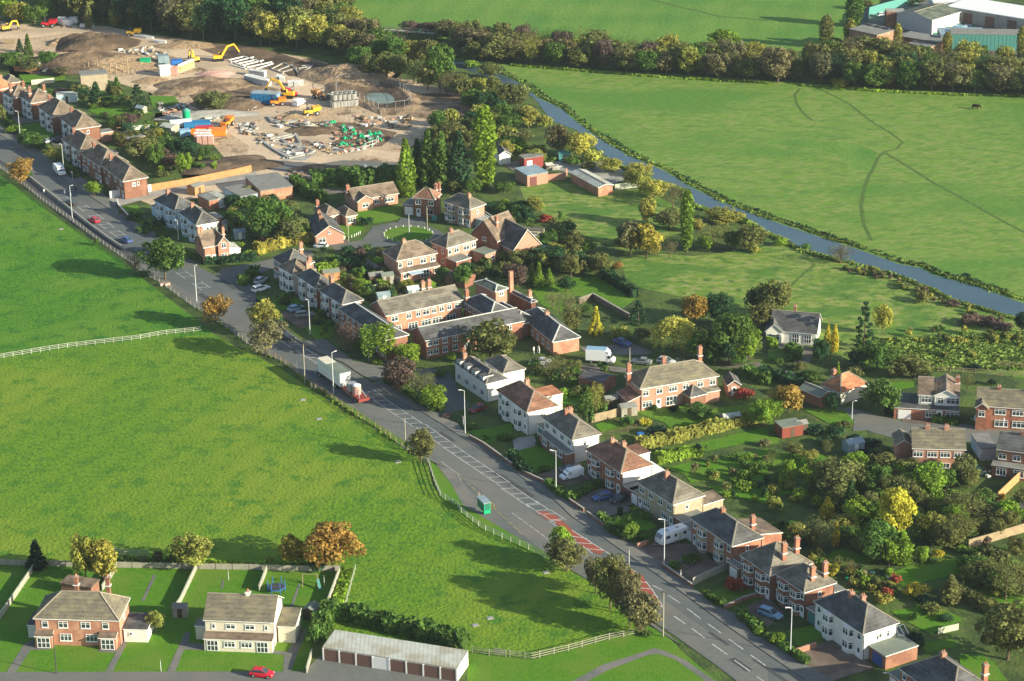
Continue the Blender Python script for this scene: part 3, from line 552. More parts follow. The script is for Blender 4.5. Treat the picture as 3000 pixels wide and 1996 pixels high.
def wing(H, Dx, Wy, ze, pitch, typ, wall, roof, ins=.3, band=None, rname='roof', wname='wall', ridge='ridge_tile', chim=(), pots=True, chm='brick_red'):
    wb = MB(); x0, x1, y0, y1 = ins, Dx-ins, ins, Wy-ins
    if typ in ('flat', 'mono'): x0, x1, y0, y1 = .05, Dx-.05, .05, Wy-.05
    top = ze-.01 if typ == 'flat' else ze-.14
    if band: wb.box(x0, x1, y0, y1, 0, band[0], wall); wb.box(x0-.03, x1+.03, y0-.03, y1+.03, band[0]+.001, top, band[1])
    else: wb.box(x0, x1, y0, y1, 0, top, wall)
    wm = band[1] if band else wall
    tp = math.tan(pitch)
    if typ == 'Y':
        zt = ze+Dx/2*tp-.2
        for y in (y0, y1-.2): wb.v += [(x0, y, top), (x1, y, top), (Dx/2, y, zt), (x0, y+.2, top), (x1, y+.2, top), (Dx/2, y+.2, zt)]; i = len(wb.v)-6; wb.f += [(i, i+1, i+2), (i+5, i+4, i+3), (i, i+2, i+5, i+3), (i+1, i+4, i+5, i+2)]; wb.m += [wb.mi(wm)]*4
    if typ == 'X':
        zt = ze+Wy/2*tp-.2
        for x in (x0, x1-.2): wb.v += [(x, y0, top), (x, y1, top), (x, Wy/2, zt), (x+.2, y0, top), (x+.2, y1, top), (x+.2, Wy/2, zt)]; i = len(wb.v)-6; wb.f += [(i, i+1, i+2), (i+5, i+4, i+3), (i, i+2, i+5, i+3), (i+1, i+4, i+5, i+2)]; wb.m += [wb.mi(wm)]*4
    if typ == 'mono':
        zt = ze+Dx*tp-.2; i = len(wb.v); wb.v += [(x0, y0, top), (x1, y0, top), (x1, y1, top), (x0, y1, top), (x1, y0, zt), (x1, y1, zt)]; wb.f += [(i, i+1, i+4), (i+3, i+5, i+2), (i+1, i+2, i+5, i+4), (i, i+4, i+5, i+3)]; wb.m += [wb.mi(wm)]*4
    H.part(wname, wb)
    rb, rt, zr, rg = roof_mesh(Dx, Wy, ze, pitch, typ, roof)
    ro = H.part(rname, rb)
    if rt and rt.v:
        if ridge != 'ridge_tile': rt.mats = [ridge]
        H.part('ridge_tiles', rt, ro)
    for ch in chim:
        fx, fy, up = ch[:3]; cw = ch[3] if len(ch) > 3 else .55
        b = MB(); x, y = fx*Dx, fy*Wy; ht = zr+.25+up*.5
        cw *= .75; b.box(x-cw, x+cw, y-.32, y+.32, ze-.2, ht, chm); b.box(x-cw-.08, x+cw+.08, y-.48, y+.48, ht-.3, ht-.12, chm); b.box(x-cw, x+cw, y-.4, y+.4, ht+.001, ht+.06, 'concrete')
        b.box(x-cw-.12, x+cw+.12, y-.52, y+.52, max(ze, zr-.9 if typ != 'flat' else ze), max(ze, zr-.9)+.12, 'white_paint')
        c = H.part('chimney', b)
        if pots:
            for k in (-1, 1): pb = MB(); pb.cyl((x+k*cw*.5, y, ht+.06), (x+k*cw*.5, y, ht+.42), .13, .10, 7, 'pot'); H.part('chimney_pot', pb, c)
    return zr
def ext(H, x0, x1, y0, y1, h, wall, roof, slope=0.0, high='x', name='extension', gd=None, wins=()):
    """side or rear block; slope>0 gives a lean-to rising toward +x (or -x/+y/-y)"""
    b = MB(); b.box(x0, x1, y0, y1, 0, h-.002, wall)
    o = H.part(name, b); r = MB(); e = .15; t = .14
    dz = {'x': (0, 1, 1, 0), '-x': (1, 0, 0, 1), 'y': (0, 0, 1, 1), '-y': (1, 1, 0, 0)}[high]; ln = (x1-x0 if 'x' in high else y1-y0)*slope
    P = [(x0-e, y0-e), (x1+e, y0-e), (x1+e, y1+e), (x0-e, y1+e)]
    r.v = [(p[0], p[1], h+dz[k]*ln) for k, p in enumerate(P)]+[(p[0], p[1], h+t+dz[k]*ln) for k, p in enumerate(P)]
    r.f = [(3, 2, 1, 0), (4, 5, 6, 7), (0, 1, 5, 4), (1, 2, 6, 5), (2, 3, 7, 6), (3, 0, 4, 7)]; r.mats = [roof, 'white_paint']; r.m = [0, 0, 1, 1, 1, 1]
    rr = r.obj(name+'_roof'); rr.parent = o
    if slope:
        g = MB(); g.box(x0, x1, y0, y1, h, h+.01, wall)
        P2 = [(x0, y0), (x1, y0), (x1, y1), (x0, y1)]; g.v = [(p[0], p[1], h-.01) for p in P2]+[(p[0], p[1], h-.005+dz[k]*ln*.97) for k, p in enumerate(P2)]
        b2 = g.obj('gable_wall'); b2.parent = o
    return o
def bay(H, face, pos, wd=2.5, z0=.5, z1=5.0, mat='render_white', two=True, span=None):
    """angled bay on face a (x=ins plane facing -x) or b"""
    b = MB(); d = .75; ins = .3
    pts = [(-wd/2, 0), (-wd/2+.5, -d), (wd/2-.5, -d), (wd/2, 0)]
    rot = -math.pi/2 if face == 'a' else 0
    R = Matrix.Rotation(rot, 3, 'Z'); off = Vector((ins, pos, 0)) if face == 'a' else Vector((pos, ins, 0))
    P = [R @ Vector((x, y, 0))+off for x, y in pts]
    b.prism(P, 0, z1, mat); o = H.part('bay', b)
    lv = [(.95, 1.35)]+([(3.35, 1.25)] if two else [])
    for z, h in lv:
        for (x, y, a, w_) in ((0, -d-.01, 0, wd-1.06), (-wd/2+.25-.01, -d/2-.01, -math.atan2(d, .5), .8), (wd/2-.25+.01, -d/2-.01, math.atan2(d, .5), .8)):
            q = R @ Vector((x, y, 0))+off; H.win(q.x, q.y, z, rot+a, w_, h, 'w')
    return o
def fwin(H, face, pos, z, wd, h, kind, Dx, Wy, ins=.3):
    if face == 'a': return H.win(ins-.005, pos, z, -math.pi/2, wd, h, kind)
    if face == 'b': return H.win(pos, ins-.005, z, 0, wd, h, kind)
    if face == 'c': return H.win(Dx-ins+.005, pos, z, math.pi/2, wd, h, kind)
    return H.win(pos, Wy-ins+.005, z, math.pi, wd, h, kind)
def preset(H, st, Dx, Wy, wallb='render_white'):
    W = Wy
    if st.startswith('semi'):
        baym = {'semi': wallb, 'semibrick': 'brick_dull'}.get(st, wallb)
        for f in (.3, .7): bay(H, 'a', f*W, mat=baym)
        for f in (.1, .9): fwin(H, 'a', f*W, 3.5, 1.0, 1.15, 'w', Dx, Wy); fwin(H, 'a', f*W, .1, .95, 2.05, 'd', Dx, Wy)
        fwin(H, 'b', .5*Dx, 3.3, .7, 1.0, 'w', Dx, Wy)
        rear(H, Dx, Wy)
    if st == 'flat4':
        for f in (.13, .37, .63, .87): fwin(H, 'a', f*W, 3.35, 1.5, 1.2, 'w', Dx, Wy)
        for f in (.25, .75): fwin(H, 'a', f*W, 1.0, 2.0, 1.25, 'w', Dx, Wy)
        for f in (.08, .92): fwin(H, 'a', f*W, .1, .95, 2.05, 'd', Dx, Wy)
        fwin(H, 'b', .45*Dx, 3.3, .7, 1.0, 'w', Dx, Wy); rear(H, Dx, Wy)
def rear(H, Dx, Wy):
    for f in (.13, .37, .63, .87): fwin(H, 'c', f*Wy, 3.35, 1.3, 1.15, 'w', Dx, Wy)
    for f in (.3, .7): fwin(H, 'c', f*Wy, .1, 1.9, 2.0, 's', Dx, Wy)
    for f in (.12, .88): fwin(H, 'c', f*Wy, .1, .9, 2.0, 'd', Dx, Wy)
def house(name, label, c, r, L, M, R, ze=5.1, pitch=36, typ='hip', wall='brick_red', roof='roof_grey', st=None, chim=(), cat='house', group=None, band=None, ridge='ridge_tile', chm='brick_red', baym='render_white', minD=None):
    fr, Dx, Wy = frame3(c, r, L, M, R, ze)
    if minD: Dx = max(Dx, minD)
    H = House(name, label, cat, fr, group); H.D, H.W, H.ze = Dx, Wy, ze
    H.zr = wing(H, Dx, Wy, ze, math.radians(pitch), typ, wall, roof, band=band, ridge=ridge, chim=chim, chm=chm)
    if st: preset(H, st, Dx, Wy, baym)
    if ze > 4 and typ != 'flat':
        for q in ((.42, .24), (Dx-.42, .24)): b = MB(); b.cyl((q[0], q[1], 0), (q[0], q[1], ze-.15), .05, .05, 6, 'metal_dark'); H.part('downpipe', b)
    return H
def addwing(H, c, r, L, M, R, ze, pitch, typ, wall, roof, **k):
    fr, Dx, Wy = frame3(c, r, L, M, R, ze); H.cur = fr
    wing(H, Dx, Wy, ze, math.radians(pitch), typ, wall, roof, **k)
    return Dx, Wy
GS = 'houses along the main road'
# ---- main street, from the bottom right corner upwards
h = house('brick_house', 'dark roofed house with white bargeboard gable at the bottom right corner', 3, 3, (1215, 1440), (1690, 1800), (2110, 1650), roof='roof_slate', st='semibrick', chim=((.5, .62, .9), (.85, .15, 1.2)), group=GS, wall='brick_red')
ext(h, .6, 6.5, h.W, h.W+3.0, 2.5, 'brick_red', 'felt_green', name='garage'); h.cur = h.fr; h.win(.59, h.W+1.5, .05, -math.pi/2, 2.2, 2.0, 'g')
h = house('semi_detached_house', 'white rendered semi with dark hipped roof, blue garage door and conservatory behind', 3, 3, (425, 830), (875, 1140), (1205, 1025), wall='render_white', roof='roof_slate', st='semi', chim=((.45, .58, .8), (.55, .42, .9)), group=GS, chm='brick_orange')
ext(h, 1.6, h.D+.6, -4.0, .3, 2.5, 'brick_dull', 'felt_green', name='garage'); h.win(1.58, -1.9, .05, -math.pi/2, 2.4, 2.0, 'gb')
ext(h, .8, 5.0, h.W-.3, h.W+2.6, 2.4, 'brick_dull', 'felt_grey', name='side_garage'); h.win(.78, h.W+1.2, .05, -math.pi/2, 2.0, 2.0, 'gt')
for k in (1, 2): fwin(h, 'b', h.D*(.28*k+.15), 3.0, .6, 1.2, 'w', h.D, h.W)
cb = MB(); x0, y0 = h.D-.3, .6
for i in range(4):
    for j in range(3): cb.box(x0+i*.9-.04, x0+i*.9+.04, y0+j*1.3-.04, y0+j*1.3+.04, 0, 2.2 if i in (0, 3) or j in (0, 2) else .02, 'pvc')
cb.box(x0, x0+2.7, y0, y0+2.6, 0, .7, 'pvc')
for i in range(4): cb.bar((x0+i*.9, y0, 2.2), (x0+i*.9, y0+1.3, 3.2), .07, .07, 'pvc'); cb.bar((x0+i*.9, y0+2.6, 2.2), (x0+i*.9, y0+1.3, 3.2), .07, .07, 'pvc')
cb.bar((x0, y0+1.3, 3.2), (x0+2.7, y0+1.3, 3.2), .08, .08, 'pvc'); cb.box(x0+.05, x0+2.65, y0+.05, y0+2.55, .71, 2.15, 'glass')
h.part('conservatory', cb)
ext(h, h.D-.3, h.D+2.6, h.W*.5, h.W-.4, 2.3, 'brick_dull', 'roof_grey', .25, '-x', name='rear_extension')
h = house('semi_detached_house', 'brick semi with two tall chimneys and grey hipped roof next to the white semi', 3, 3, (20, 590), (332, 757), (665, 685), wall='brick_dull', roof='roof_grey', chim=((.40, .18, 1.6), (.78, .18, 1.8)), st='semibrick', group=GS)
ext(h, h.D-.3, h.D+2.5, 1, h.W-3, 2.6, 'brick_dull', 'felt_grey', name='rear_extension')
h = house('semi_detached_house', 'brown brick semi with white garage door and two tall chimneys, facing the red shrub', 2, 3, (2130, 395), (2368, 600), (2741, 465), wall='brick_dull', roof='roof_grey', chim=((.45, .2, 1.6), (.78, .25, 1.8)), st='semibrick', group=GS)
ext(h, -.3, 5, h.W-.3, h.W+2.8, 2.5, 'brick_dull', 'felt_grey', name='garage'); h.win(-.32, h.W+1.2, .05, -math.pi/2, 2.2, 2.0, 'g')
h = house('semi_detached_house', 'brick semi with cream bays and a slate roof behind the parked white caravan', 2, 3, (1650, 60), (2020, 332), (2305, 238), wall='brick_red', roof='roof_slate', chim=((.9, .2, .9), (.5, .6, .9)), st='semi', group=GS, baym='pebbledash')
ext(h, h.D-.4, h.D+4.2, .6, h.W*.55, 4.6, 'brick_red', 'roof_brown', .2, '-x', name='rear_extension'); ext(h, .5, 5, -2.6, .2, 2.6, 'brick_dull', 'roof_brown', name='garage')
ext(h, .6, 6, h.W-.3, h.W+2.8, 2.5, 'brick_dull', 'felt_grey', name='side_garage'); h.win(.58, h.W+1.2, .05, -math.pi/2, 2.2, 2.0, 'g')
h = house('semi_detached_house', 'pebbledashed semi with grey hipped roof and orange chimney above the blue parked car', 2, 2, (1150, 1290), (1480, 1505), (1775, 1412), wall='pebbledash', roof='roof_grey', chim=((.42, .55, .9),), st='flat4', group=GS, chm='brick_orange', band=(2.6, 'pebbledash'))
ext(h, h.D-.3, h.D+4.6, .8, 4.0, 2.7, 'pebbledash', 'roof_brown', .15, 'y', name='rear_extension'); ext(h, .3, 5.4, h.W-.3, h.W+2.7, 2.5, 'brick_dull', 'felt_grey', name='garage'); h.win(.28, h.W+1.2, .05, -math.pi/2, 2.2, 2.0, 'g')
ext(h, .5, 5.5, -2.6, .28, 2.5, 'brick_dull', 'felt_grey', name='side_garage')
h = house('semi_detached_house', 'red brown roofed brick semi with white band on its end wall, behind the white van', 2, 2, (695, 985), (1000, 1215), (1285, 1125), wall='brick_red', roof='roof_red', chim=((.42, .62, .9), (.55, .42, .9)), st='semi', group=GS, baym='brick_dull', chm='brick_orange')
eb = MB(); eb.box(.6, h.D-.5, .22, .3, 2.7, 4.85, 'render_white'); h.part('white_render_panel', eb)
ext(h, h.D-.4, h.D+2.9, h.W*.45, h.W*.8, 4.7, 'render_cream', 'roof_red', 0, name='rear_extension'); ext(h, h.D+.1, h.D+3.2, .8, h.W*.45, 2.6, 'brick_orange', 'roof_metal_white', name='lean_to')
ext(h, .6, 5.4, -2.7, .27, 2.5, 'brick_dull', 'felt_grey', name='garage'); h.win(.58, -1.2, .05, -math.pi/2, 2.1, 2.0, 'gm')
h = house('semi_detached_house', 'semi with white end wall, dark front and grey hip next to a green garage door', 2, 2, (280, 700), (552, 912), (822, 850), wall='render_white', roof='roof_grey', chim=((.42, .6, .9), (.58, .62, .9)), st='flat4', group=GS)
ext(h, -1.4, .5, -.2, h.W*.9, 2.5, 'brick_dull', 'felt_grey', name='front_extension')
for f in (.2, .45, .7): h.win(-1.42, h.W*f, 1.0, -math.pi/2, 1.8, 1.2, 'w')
ext(h, .3, 5, h.W-.3, h.W+2.7, 2.4, 'render_white', 'felt_green', name='garage'); h.win(.28, h.W+1.2, .05, -math.pi/2, 2.1, 2.0, 'gt')
h = house('semi_detached_house', 'white rendered semi with reddish brown hipped roof and flat topped box at the rear', 2, 2, (-140, 445), (136, 658), (425, 590), wall='render_white', roof='roof_red', chim=((.6, .6, .9),), st='semi', group=GS, band=(5.0, 'render_white'), chm='brick_orange')
ext(h, h.D-.3, h.D+4.2, h.W*.45, h.W*.8, 4.6, 'render_cream', 'roof_orange', 0, name='rear_extension')
for z in (3.2, 1.0): fwin(h, 'b', h.D*.55, z, .6, .9, 'w', h.D, h.W)
h = house('dormer_house', 'wide slate roofed house with four white dormers by the forecourt opposite the lorry', 1, 2, (1840, 190), (2112, 395), (2300, 335), ze=4.2, wall='render_white', roof='roof_slate', chim=((.3, .85, .9),), group=GS, chm='brick_orange', pitch=34)
for k in range(4):
    y = h.W*(.15+.235*k); b = MB(); b.box(.15, 2.6, y-.75, y+.75, 3.7, 5.35, 'render_white'); b.box(.05, 2.9, y-.9, y+.9, 5.351, 5.47, 'roof_slate'); h.part('dormer', b); h.win(.14, y, 4.05, -math.pi/2, 1.2, 1.1, 'w')
    fwin(h, 'a', y, 1.0, 1.4, 1.3, 'w', h.D, h.W)
rear(h, h.D, h.W)
dx, wy = addwing(h, 1, 2, (2130, 165), (2270, 300), (2457, 238), 4.2, 28, 'hip', 'render_white', 'roof_grey', wname='rear_wing', rname='rear_roof')
# ---- terraces and semis further up
h = house('terraced_house', 'brick semi with white bays at the near row end, touching the long courtyard building', 1, 1, (560, 1100), (790, 1234), (998, 1190), wall='brick_red', roof='roof_slate', chim=((.5, .85, 1.2), (.6, .98, 1.2)), st='semi', group=GS, chm='brick_orange')
h = house('terraced_house', 'slate roofed brick semi with cream bays in the middle of the row facing the turning', 1, 1, (350, 962), (552, 1086), (750, 1050), wall='brick_red', roof='roof_slate', chim=((.55, .95, 1.2),), st='semi', group=GS, chm='brick_orange')
h = house('terraced_house', 'narrow white bayed house with a small grey brown hip between two slate roofs', 1, 1, (205, 880), (335, 958), (550, 905), wall='render_white', roof='roof_brown', chim=((.8, .1, 1.0),), st='semi', group=GS, chm='brick_orange')
h = house('end_house', 'brick corner house with large hipped slate roof at the mouth of the side road', 1, 1, (125, 805), (280, 893), (553, 848), wall='brick_red', roof='roof_slate', chim=((.85, .65, 1.0),), st='flat4', group=GS, chm='brick_orange')
# white pair, Victorian cottage
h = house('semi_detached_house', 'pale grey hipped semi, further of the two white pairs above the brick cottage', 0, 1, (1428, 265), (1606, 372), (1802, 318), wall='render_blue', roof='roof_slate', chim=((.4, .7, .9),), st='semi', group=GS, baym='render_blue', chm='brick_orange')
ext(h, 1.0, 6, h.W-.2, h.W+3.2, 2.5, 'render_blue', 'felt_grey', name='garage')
h = house('semi_detached_house', 'white rendered semi with slate hip and bright end wall just above the brick cottage', 0, 1, (1630, 384), (1800, 506), (2020, 470), wall='render_white', roof='roof_slate', chim=((.4, .7, .9),), st='semi', group=GS, baym='render_blue', chm='brick_orange')
for z in (3.2, .9): fwin(h, 'b', h.D*.65, z, .6, .9, 'w', h.D, h.W)
h = house('brick_cottage', 'orange brick gabled cottage with tall chimneys on the corner of the side road', 0, 1, (1770, 650), (1868, 712), (2010, 690), ze=4.4, pitch=48, typ='X', wall='brick_orange', roof='roof_brown', chim=((.05, .5, 1.2, .4), (.25, .5, 1.2, .4)), group=GS, chm='brick_orange')
fwin(h, 'b', h.D*.3, .8, 1.2, 1.5, 'w', h.D, h.W); fwin(h, 'b', h.D*.7, .1, .9, 2.0, 'd', h.D, h.W)
dx, wy = addwing(h, 0, 1, (1905, 600), (1998, 690), (2112, 664), 4.6, 50, 'Y', 'brick_orange', 'roof_brown', rname='gable_roof', wname='gable_wing', chim=((.9, .5, 1.0, .4),), chm='brick_orange')
h.win(dx/2, .29, 3.6, 0, 1.2, 1.5, 'w'); h.win(dx/2, .29, .8, 0, 1.5, 1.5, 'w')
ext(h, dx-.3, dx+2.6, .6, 5, 2.6, 'render_white', 'roof_sheet', .3, '-x', name='side_extension')
# brick semis along the upper left
for i, (L, M, R, lab) in enumerate((((762, 1405), (920, 1532), (1168, 1478), 'second from the white wall'), ((585, 1272), (730, 1393), (962, 1342), 'third from the white wall'), ((562, 1080), (685, 1192), (925, 1150), 'fourth from the white wall'), ((365, 975), (474, 1077), (724, 1030), 'fifth from the white wall'), ((232, 880), (280, 952), (500, 905), 'sixth from the white wall'), ((20, 850), (108, 905), (318, 870), 'seventh from the white wall'))):
    h = house('semi_detached_house', 'brick semi with tan hipped roof facing the road, '+lab, 0, 0, L, M, R, wall='brick_dull', roof='roof_brown', chim=((.35, .75, .6),) if i < 4 else ((.15, .4, 1.4), (.7, .4, 1.4)), st='semi' if i else 'flat4', group='brick semis along the upper left road', baym='render_white', chm='brick_dull')
    if i in (1, 2, 3): ext(h, h.D-.3, h.D+3.5, .8, 4.2, 2.6, 'brick_pink', 'felt_grey', name='rear_extension')
h = house('semi_detached_house', 'brick semi with tan hipped roof right behind the white garden wall', 0, 1, (905, -60), (1126, 102), (1368, 64), wall='brick_dull', roof='roof_brown', chim=((.3, .8, .6),), st='flat4', group='brick semis along the upper left road', chm='brick_dull')
for fx in (.4, .6): fwin(h, 'b', h.D*fx, 3.4, .6, .9, 'w', h.D, h.W)
h = house('brick_house', 'orange roofed brick house cut by the left edge of the photo', 0, 0, (-180, 760), (-40, 830), (150, 790), wall='brick_orange', roof='roof_orange', chim=((.5, .3, 1.0),), chm='brick_orange')
h = house('grey_outbuilding', 'grey hipped outbuilding behind the orange roofed house at the left edge', 0, 0, (20, 720), (60, 770), (185, 745), ze=3.6, wall='brick_dull', roof='roof_grey', cat='outbuilding')
h = house('rendered_block', 'tan rendered windowless block with a grey flat roof beside the cut timber posts', 0, 0, (715, 660), (738, 700), (880, 690), ze=5, typ='flat', wall='pebbledash', roof='felt_grey', cat='building', minD=8)
# ---- courtyard building
H = house('courtyard_building', 'large brick courtyard building of joined slate roofed wings beside the road', 1, 1, (1040, 1235), (1190, 1338), (1908, 1186), ze=5.2, pitch=30, typ='X', wall='brick_orange', roof='roof_grey', cat='building', chim=((.68, .95, 1.0), (.76, .95, 1.2)), chm='brick_orange')
for f in (.12, .3, .42, .52, .62, .72, .82, .93): H.win(H.D*f, .29, 3.4, 0, 1.7 if f in (.12, .52, .93) else 1.2, 1.3, 'w')
for f in (.14, .35, .52, .66, .84): H.win(H.D*f, .29, .8, 0, 2.4, 1.5, 'w')
for q in (((770, 1262), (1185, 1560), (1395, 1500), 5.0, 30, 'hip', 'brick_dull', 'roof_slate'), ((1925, 1188), (2150, 1350), (2352, 1285), 4.6, 32, 'hip', 'brick_dull', 'roof_slate'), ((1975, 1030), (2200, 1115), (2338, 1090), 5.6, 22, 'hip', 'brick_pink', 'roof_green'),
          ((1400, 1470), (1555, 1565), (2480, 1390), 4.4, 28, 'X', 'brick_red', 'roof_slate')):
    H.cur = None; dx, wy = addwing(H, 1, 1, *q[:3], q[3], q[4], q[5], q[6], q[7], ridge='ridge_white', rname='wing_roof', wname='wing_wall', chim=((.1, .9, 1.2),) if q[3] == 4.6 else ())
    if q[3] == 5.0:
        for f in (.08, .2, .32, .44, .56, .68, .8, .92): H.win(.29, wy*f, 3.2, -math.pi/2, 1.2, 1.2, 'w'); H.win(.29, wy*f, .9, -math.pi/2, 1.2, 1.3, 'w')
    if q[3] == 4.6:
        for f in (.15, .3, .45, .6, .75, .9): H.win(.29, wy*f, 2.9, -math.pi/2, 1.1, 1.1, 'w')
    if q[3] == 5.6: H.win(dx*.5, .29, 4.2, 0, 1.2, 1.0, 'w')
    if q[3] == 4.4:
        for f in (.05, .11, .2, .3, .42, .55, .7, .85): H.win(dx*f, .29, 2.9, 0, 1.2, 1.2, 'w'); H.win(dx*f, .29, .8, 0, 1.2, 1.3, 'w')
for q in (((-10, 1330), (372, 1578), (655, 1556), 3.2, 34, 'hip', 'brick_orange', 'roof_slate'), ((-230, 1260), (60, 1420), (230, 1360), 3.4, 32, 'hip', 'brick_dull', 'roof_slate'), ((-40, 1100), (175, 1215), (228, 1195), 3.6, 20, 'hip', 'brick_dull', 'roof_slate')):
    dx, wy = addwing(H, 2, 1, *q[:3], q[3], q[4], q[5], q[6], q[7], ridge='ridge_white', rname='wing_roof', wname='wing_wall', chim=((.5, .55, .7),) if q[3] == 3.2 else ((.9, .3, 2.0),) if q[3] == 3.6 else (), chm='brick_orange')
    if q[3] == 3.2:
        for f in (.15, .3, .45, .6, .75): H.win(.29, wy*f, .8, -math.pi/2, 1.2, 1.3, 'w')
tb = MB(); p = T(1, 1, 2345, 1250, 0); q, r_ = (Matrix.Rotation(-H.fr[1], 3, 'Z') @ (p-H.fr[0])), 0
tb.box(q.x-.45, q.x+.45, q.y-.4, q.y+.4, 0, 8.6, 'brick_orange'); H.cur = H.fr; H.part('tall_chimney', tb)
# ---- cul-de-sac
GC = 'houses round the cul-de-sac'
h = house('bungalow', 'dark roofed bungalow with white bargeboard gable behind the cream camper van', 1, 1, (365, 480), (540, 608), (822, 606), ze=2.7, pitch=33, typ='Y', wall='brick_pink', roof='roof_slate', chim=((.4, .55, .3), (.45, .85, .5)), group=GC); h.win(h.D*.25, .29, .9, 0, 1.8, 1.2, 'w'); h.win(h.D*.5, .29, 2.9, 0, .5, .8, 'w')
h = house('bungalow', 'tan hipped bungalow with white windows above the small front lawn', 1, 1, (500, 368), (640, 428), (800, 405), ze=2.7, pitch=40, wall='brick_pink', roof='roof_brown', chim=((.2, .9, .6),), group=GC); h.win(h.D*.4, .29, .8, 0, 2.6, 1.4, 'w')
dx, wy = addwing(h, 1, 1, (740, 360), (822, 425), (932, 402), 2.7, 40, 'hip', 'brick_pink', 'roof_brown', wname='front_wing', rname='front_roof'); h.win(dx*.5, .29, .8, 0, 2.2, 1.4, 'w')
h = house('bungalow', 'long pink brick bungalow with low tan roof and projecting gable above the lawn', 1, 1, (810, 195), (900, 275), (1312, 205), ze=2.8, pitch=28, typ='X', wall='brick_pink', roof='roof_brown', chim=((-.01, .5, 1.2),), group=GC); h.win(h.D*.78, .29, .9, 0, 2.6, 1.2, 'w'); h.win(h.D*.5, .29, .9, 0, 1.3, 1.2, 'w')
dx, wy = addwing(h, 1, 1, (850, 215), (928, 290), (1082, 260), 2.8, 30, 'Y', 'brick_pink', 'roof_brown', wname='front_wing', rname='front_roof'); h.win(dx*.5, .29, 1.0, 0, 1.8, 1.1, 'w')
h = house('detached_house', 'small red hipped brick house with tall orange chimneys and a white garage door', 1, 1, (1430, 250), (1645, 268), (1715, 215), wall='brick_dull', roof='roof_red', chim=((.8, .2, 1.0, .35), (.95, .1, 1.2, .35)), group=GC, chm='brick_orange', pitch=40)
for f in (.2, .75): fwin(h, 'a', h.W*f, 3.3, 1.5, 1.3, 'w', h.D, h.W); fwin(h, 'a', h.W*.25, .9, 1.8, 1.5, 'w', h.D, h.W)
fwin(h, 'a', h.W*.75, .1, .95, 2.05, 'd', h.D, h.W); ext(h, 1, 6, h.W-.3, h.W+2.9, 2.6, 'brick_dull', 'felt_grey', name='garage'); h.win(.98, h.W+1.3, .05, -math.pi/2, 2.3, 2.1, 'g')
h = house('semi_detached_house', 'brick semi with grey hip, cream bays and a white conservatory at its right end', 1, 1, (1700, 285), (1965, 358), (2132, 312), wall='brick_pink', roof='roof_grey', chim=((.45, .3, .8),), st='semi', group=GC, baym='pebbledash', chm='brick_orange')
cb = MB(); cb.box(h.D*.3, h.D-.3, -3.0, .28, 0, 2.3, 'glass_pale'); 
for i in range(5): x = h.D*.3+(h.D*.7-.3)*i/4; cb.box(x-.06, x+.06, -3.05, -2.93, 0, 2.4, 'pvc'); cb.bar((x, -3, 2.4), (x, .25, 3.1), .08, .08, 'pvc')
cb.box(h.D*.3, h.D-.3, -3.06, -2.9, 2.3, 2.42, 'pvc'); cb.box(h.D*.3, h.D-.3, -3.04, -2.95, 0, .7, 'pvc'); h.part('conservatory', cb)
h = house('gabled_house', 'steep roofed dark brick house with crossing gables, lit orange on its right hand gable', 2, 1, (-125, 600), (12, 738), (200, 650), ze=3.4, pitch=48, typ='Y', wall='brick_pink', roof='roof_slate', chim=((.2, .9, .3),), group=GC)
h.win(h.D*.5, .29, 1, 0, 1.6, 1.3, 'w')
dx, wy = addwing(h, 1, 1, (1990, 572), (2218, 655), (2420, 560), 4.6, 45, 'X', 'brick_dull', 'roof_brown', wname='cross_wing', rname='cross_roof', chim=((.3, .3, .6, .4),)); h.win(.29, wy*.5, 3.8, -math.pi/2, 1.4, 1.0, 'w'); h.win(.29, wy*.45, 1.0, -math.pi/2, .8, 1.4, 'w')
h = house('semi_detached_house', 'salmon brick semi with grey hip and small rooflight beside the green turning circle', 1, 1, (1590, 655), (1752, 716), (2042, 634), wall='brick_pink', roof='roof_grey', chim=((.42, .5, .9),), group=GC, chm='brick_orange')
for f, z, w_ in ((.12, 3.3, 1.1), (.33, 3.3, 1.5), (.65, 3.2, 1.8), (.88, 3.3, 1.4), (.68, .6, 1.5), (.3, .8, 1.6)): fwin(h, 'b', h.D*f, z, w_, 1.3, 'w', h.D, h.W)
for f in (.3, .7): fwin(h, 'a', h.W*f, 3.3, .8, 1.1, 'w', h.D, h.W); fwin(h, 'a', h.W*f, .9, .8, 1.1, 'w', h.D, h.W)
ext(h, 0, 4.4, -3.6, .28, 2.6, 'brick_dull', 'felt_grey', name='front_extension')
h = house('semi_detached_house', 'brick semi with brown hipped roof, long porch canopy and purple awning', 1, 1, (1145, 745), (1290, 832), (1678, 762), wall='brick_pink', roof='roof_brown', chim=((.36, .5, .8),), group=GC, chm='brick_pink')
for f, w_ in ((.1, 1.0), (.33, 1.4), (.65, 1.6), (.88, 1.3)): fwin(h, 'b', h.D*f, 3.2, w_, 1.3, 'w', h.D, h.W)
ext(h, .4, h.D-.4, -1.5, .28, 2.4, 'brick_pink', 'roof_brown', .3, 'y', name='front_extension')
for f, w_, k in ((.15, 1.4, 'w'), (.6, 2.2, 's'), (.88, 1.2, 'w')): h.win(h.D*f, -1.51, .3 if k == 's' else .9, 0, w_, 2.0 if k == 's' else 1.2, k)
ab = MB(); ab.box(h.D*.2, h.D*.5, -3.4, -1.55, 2.25, 2.33, 'render_blue'); h.part('awning', ab)
h = house('garage', 'flat roofed salmon garage beside the salmon semi', 1, 1, (1985, 742), (2103, 778), (2208, 742), ze=2.6, typ='flat', wall='brick_pink', roof='felt_green', cat='garage'); h.win(h.D*.7, .04, 1, 0, 1, .8, 'w')
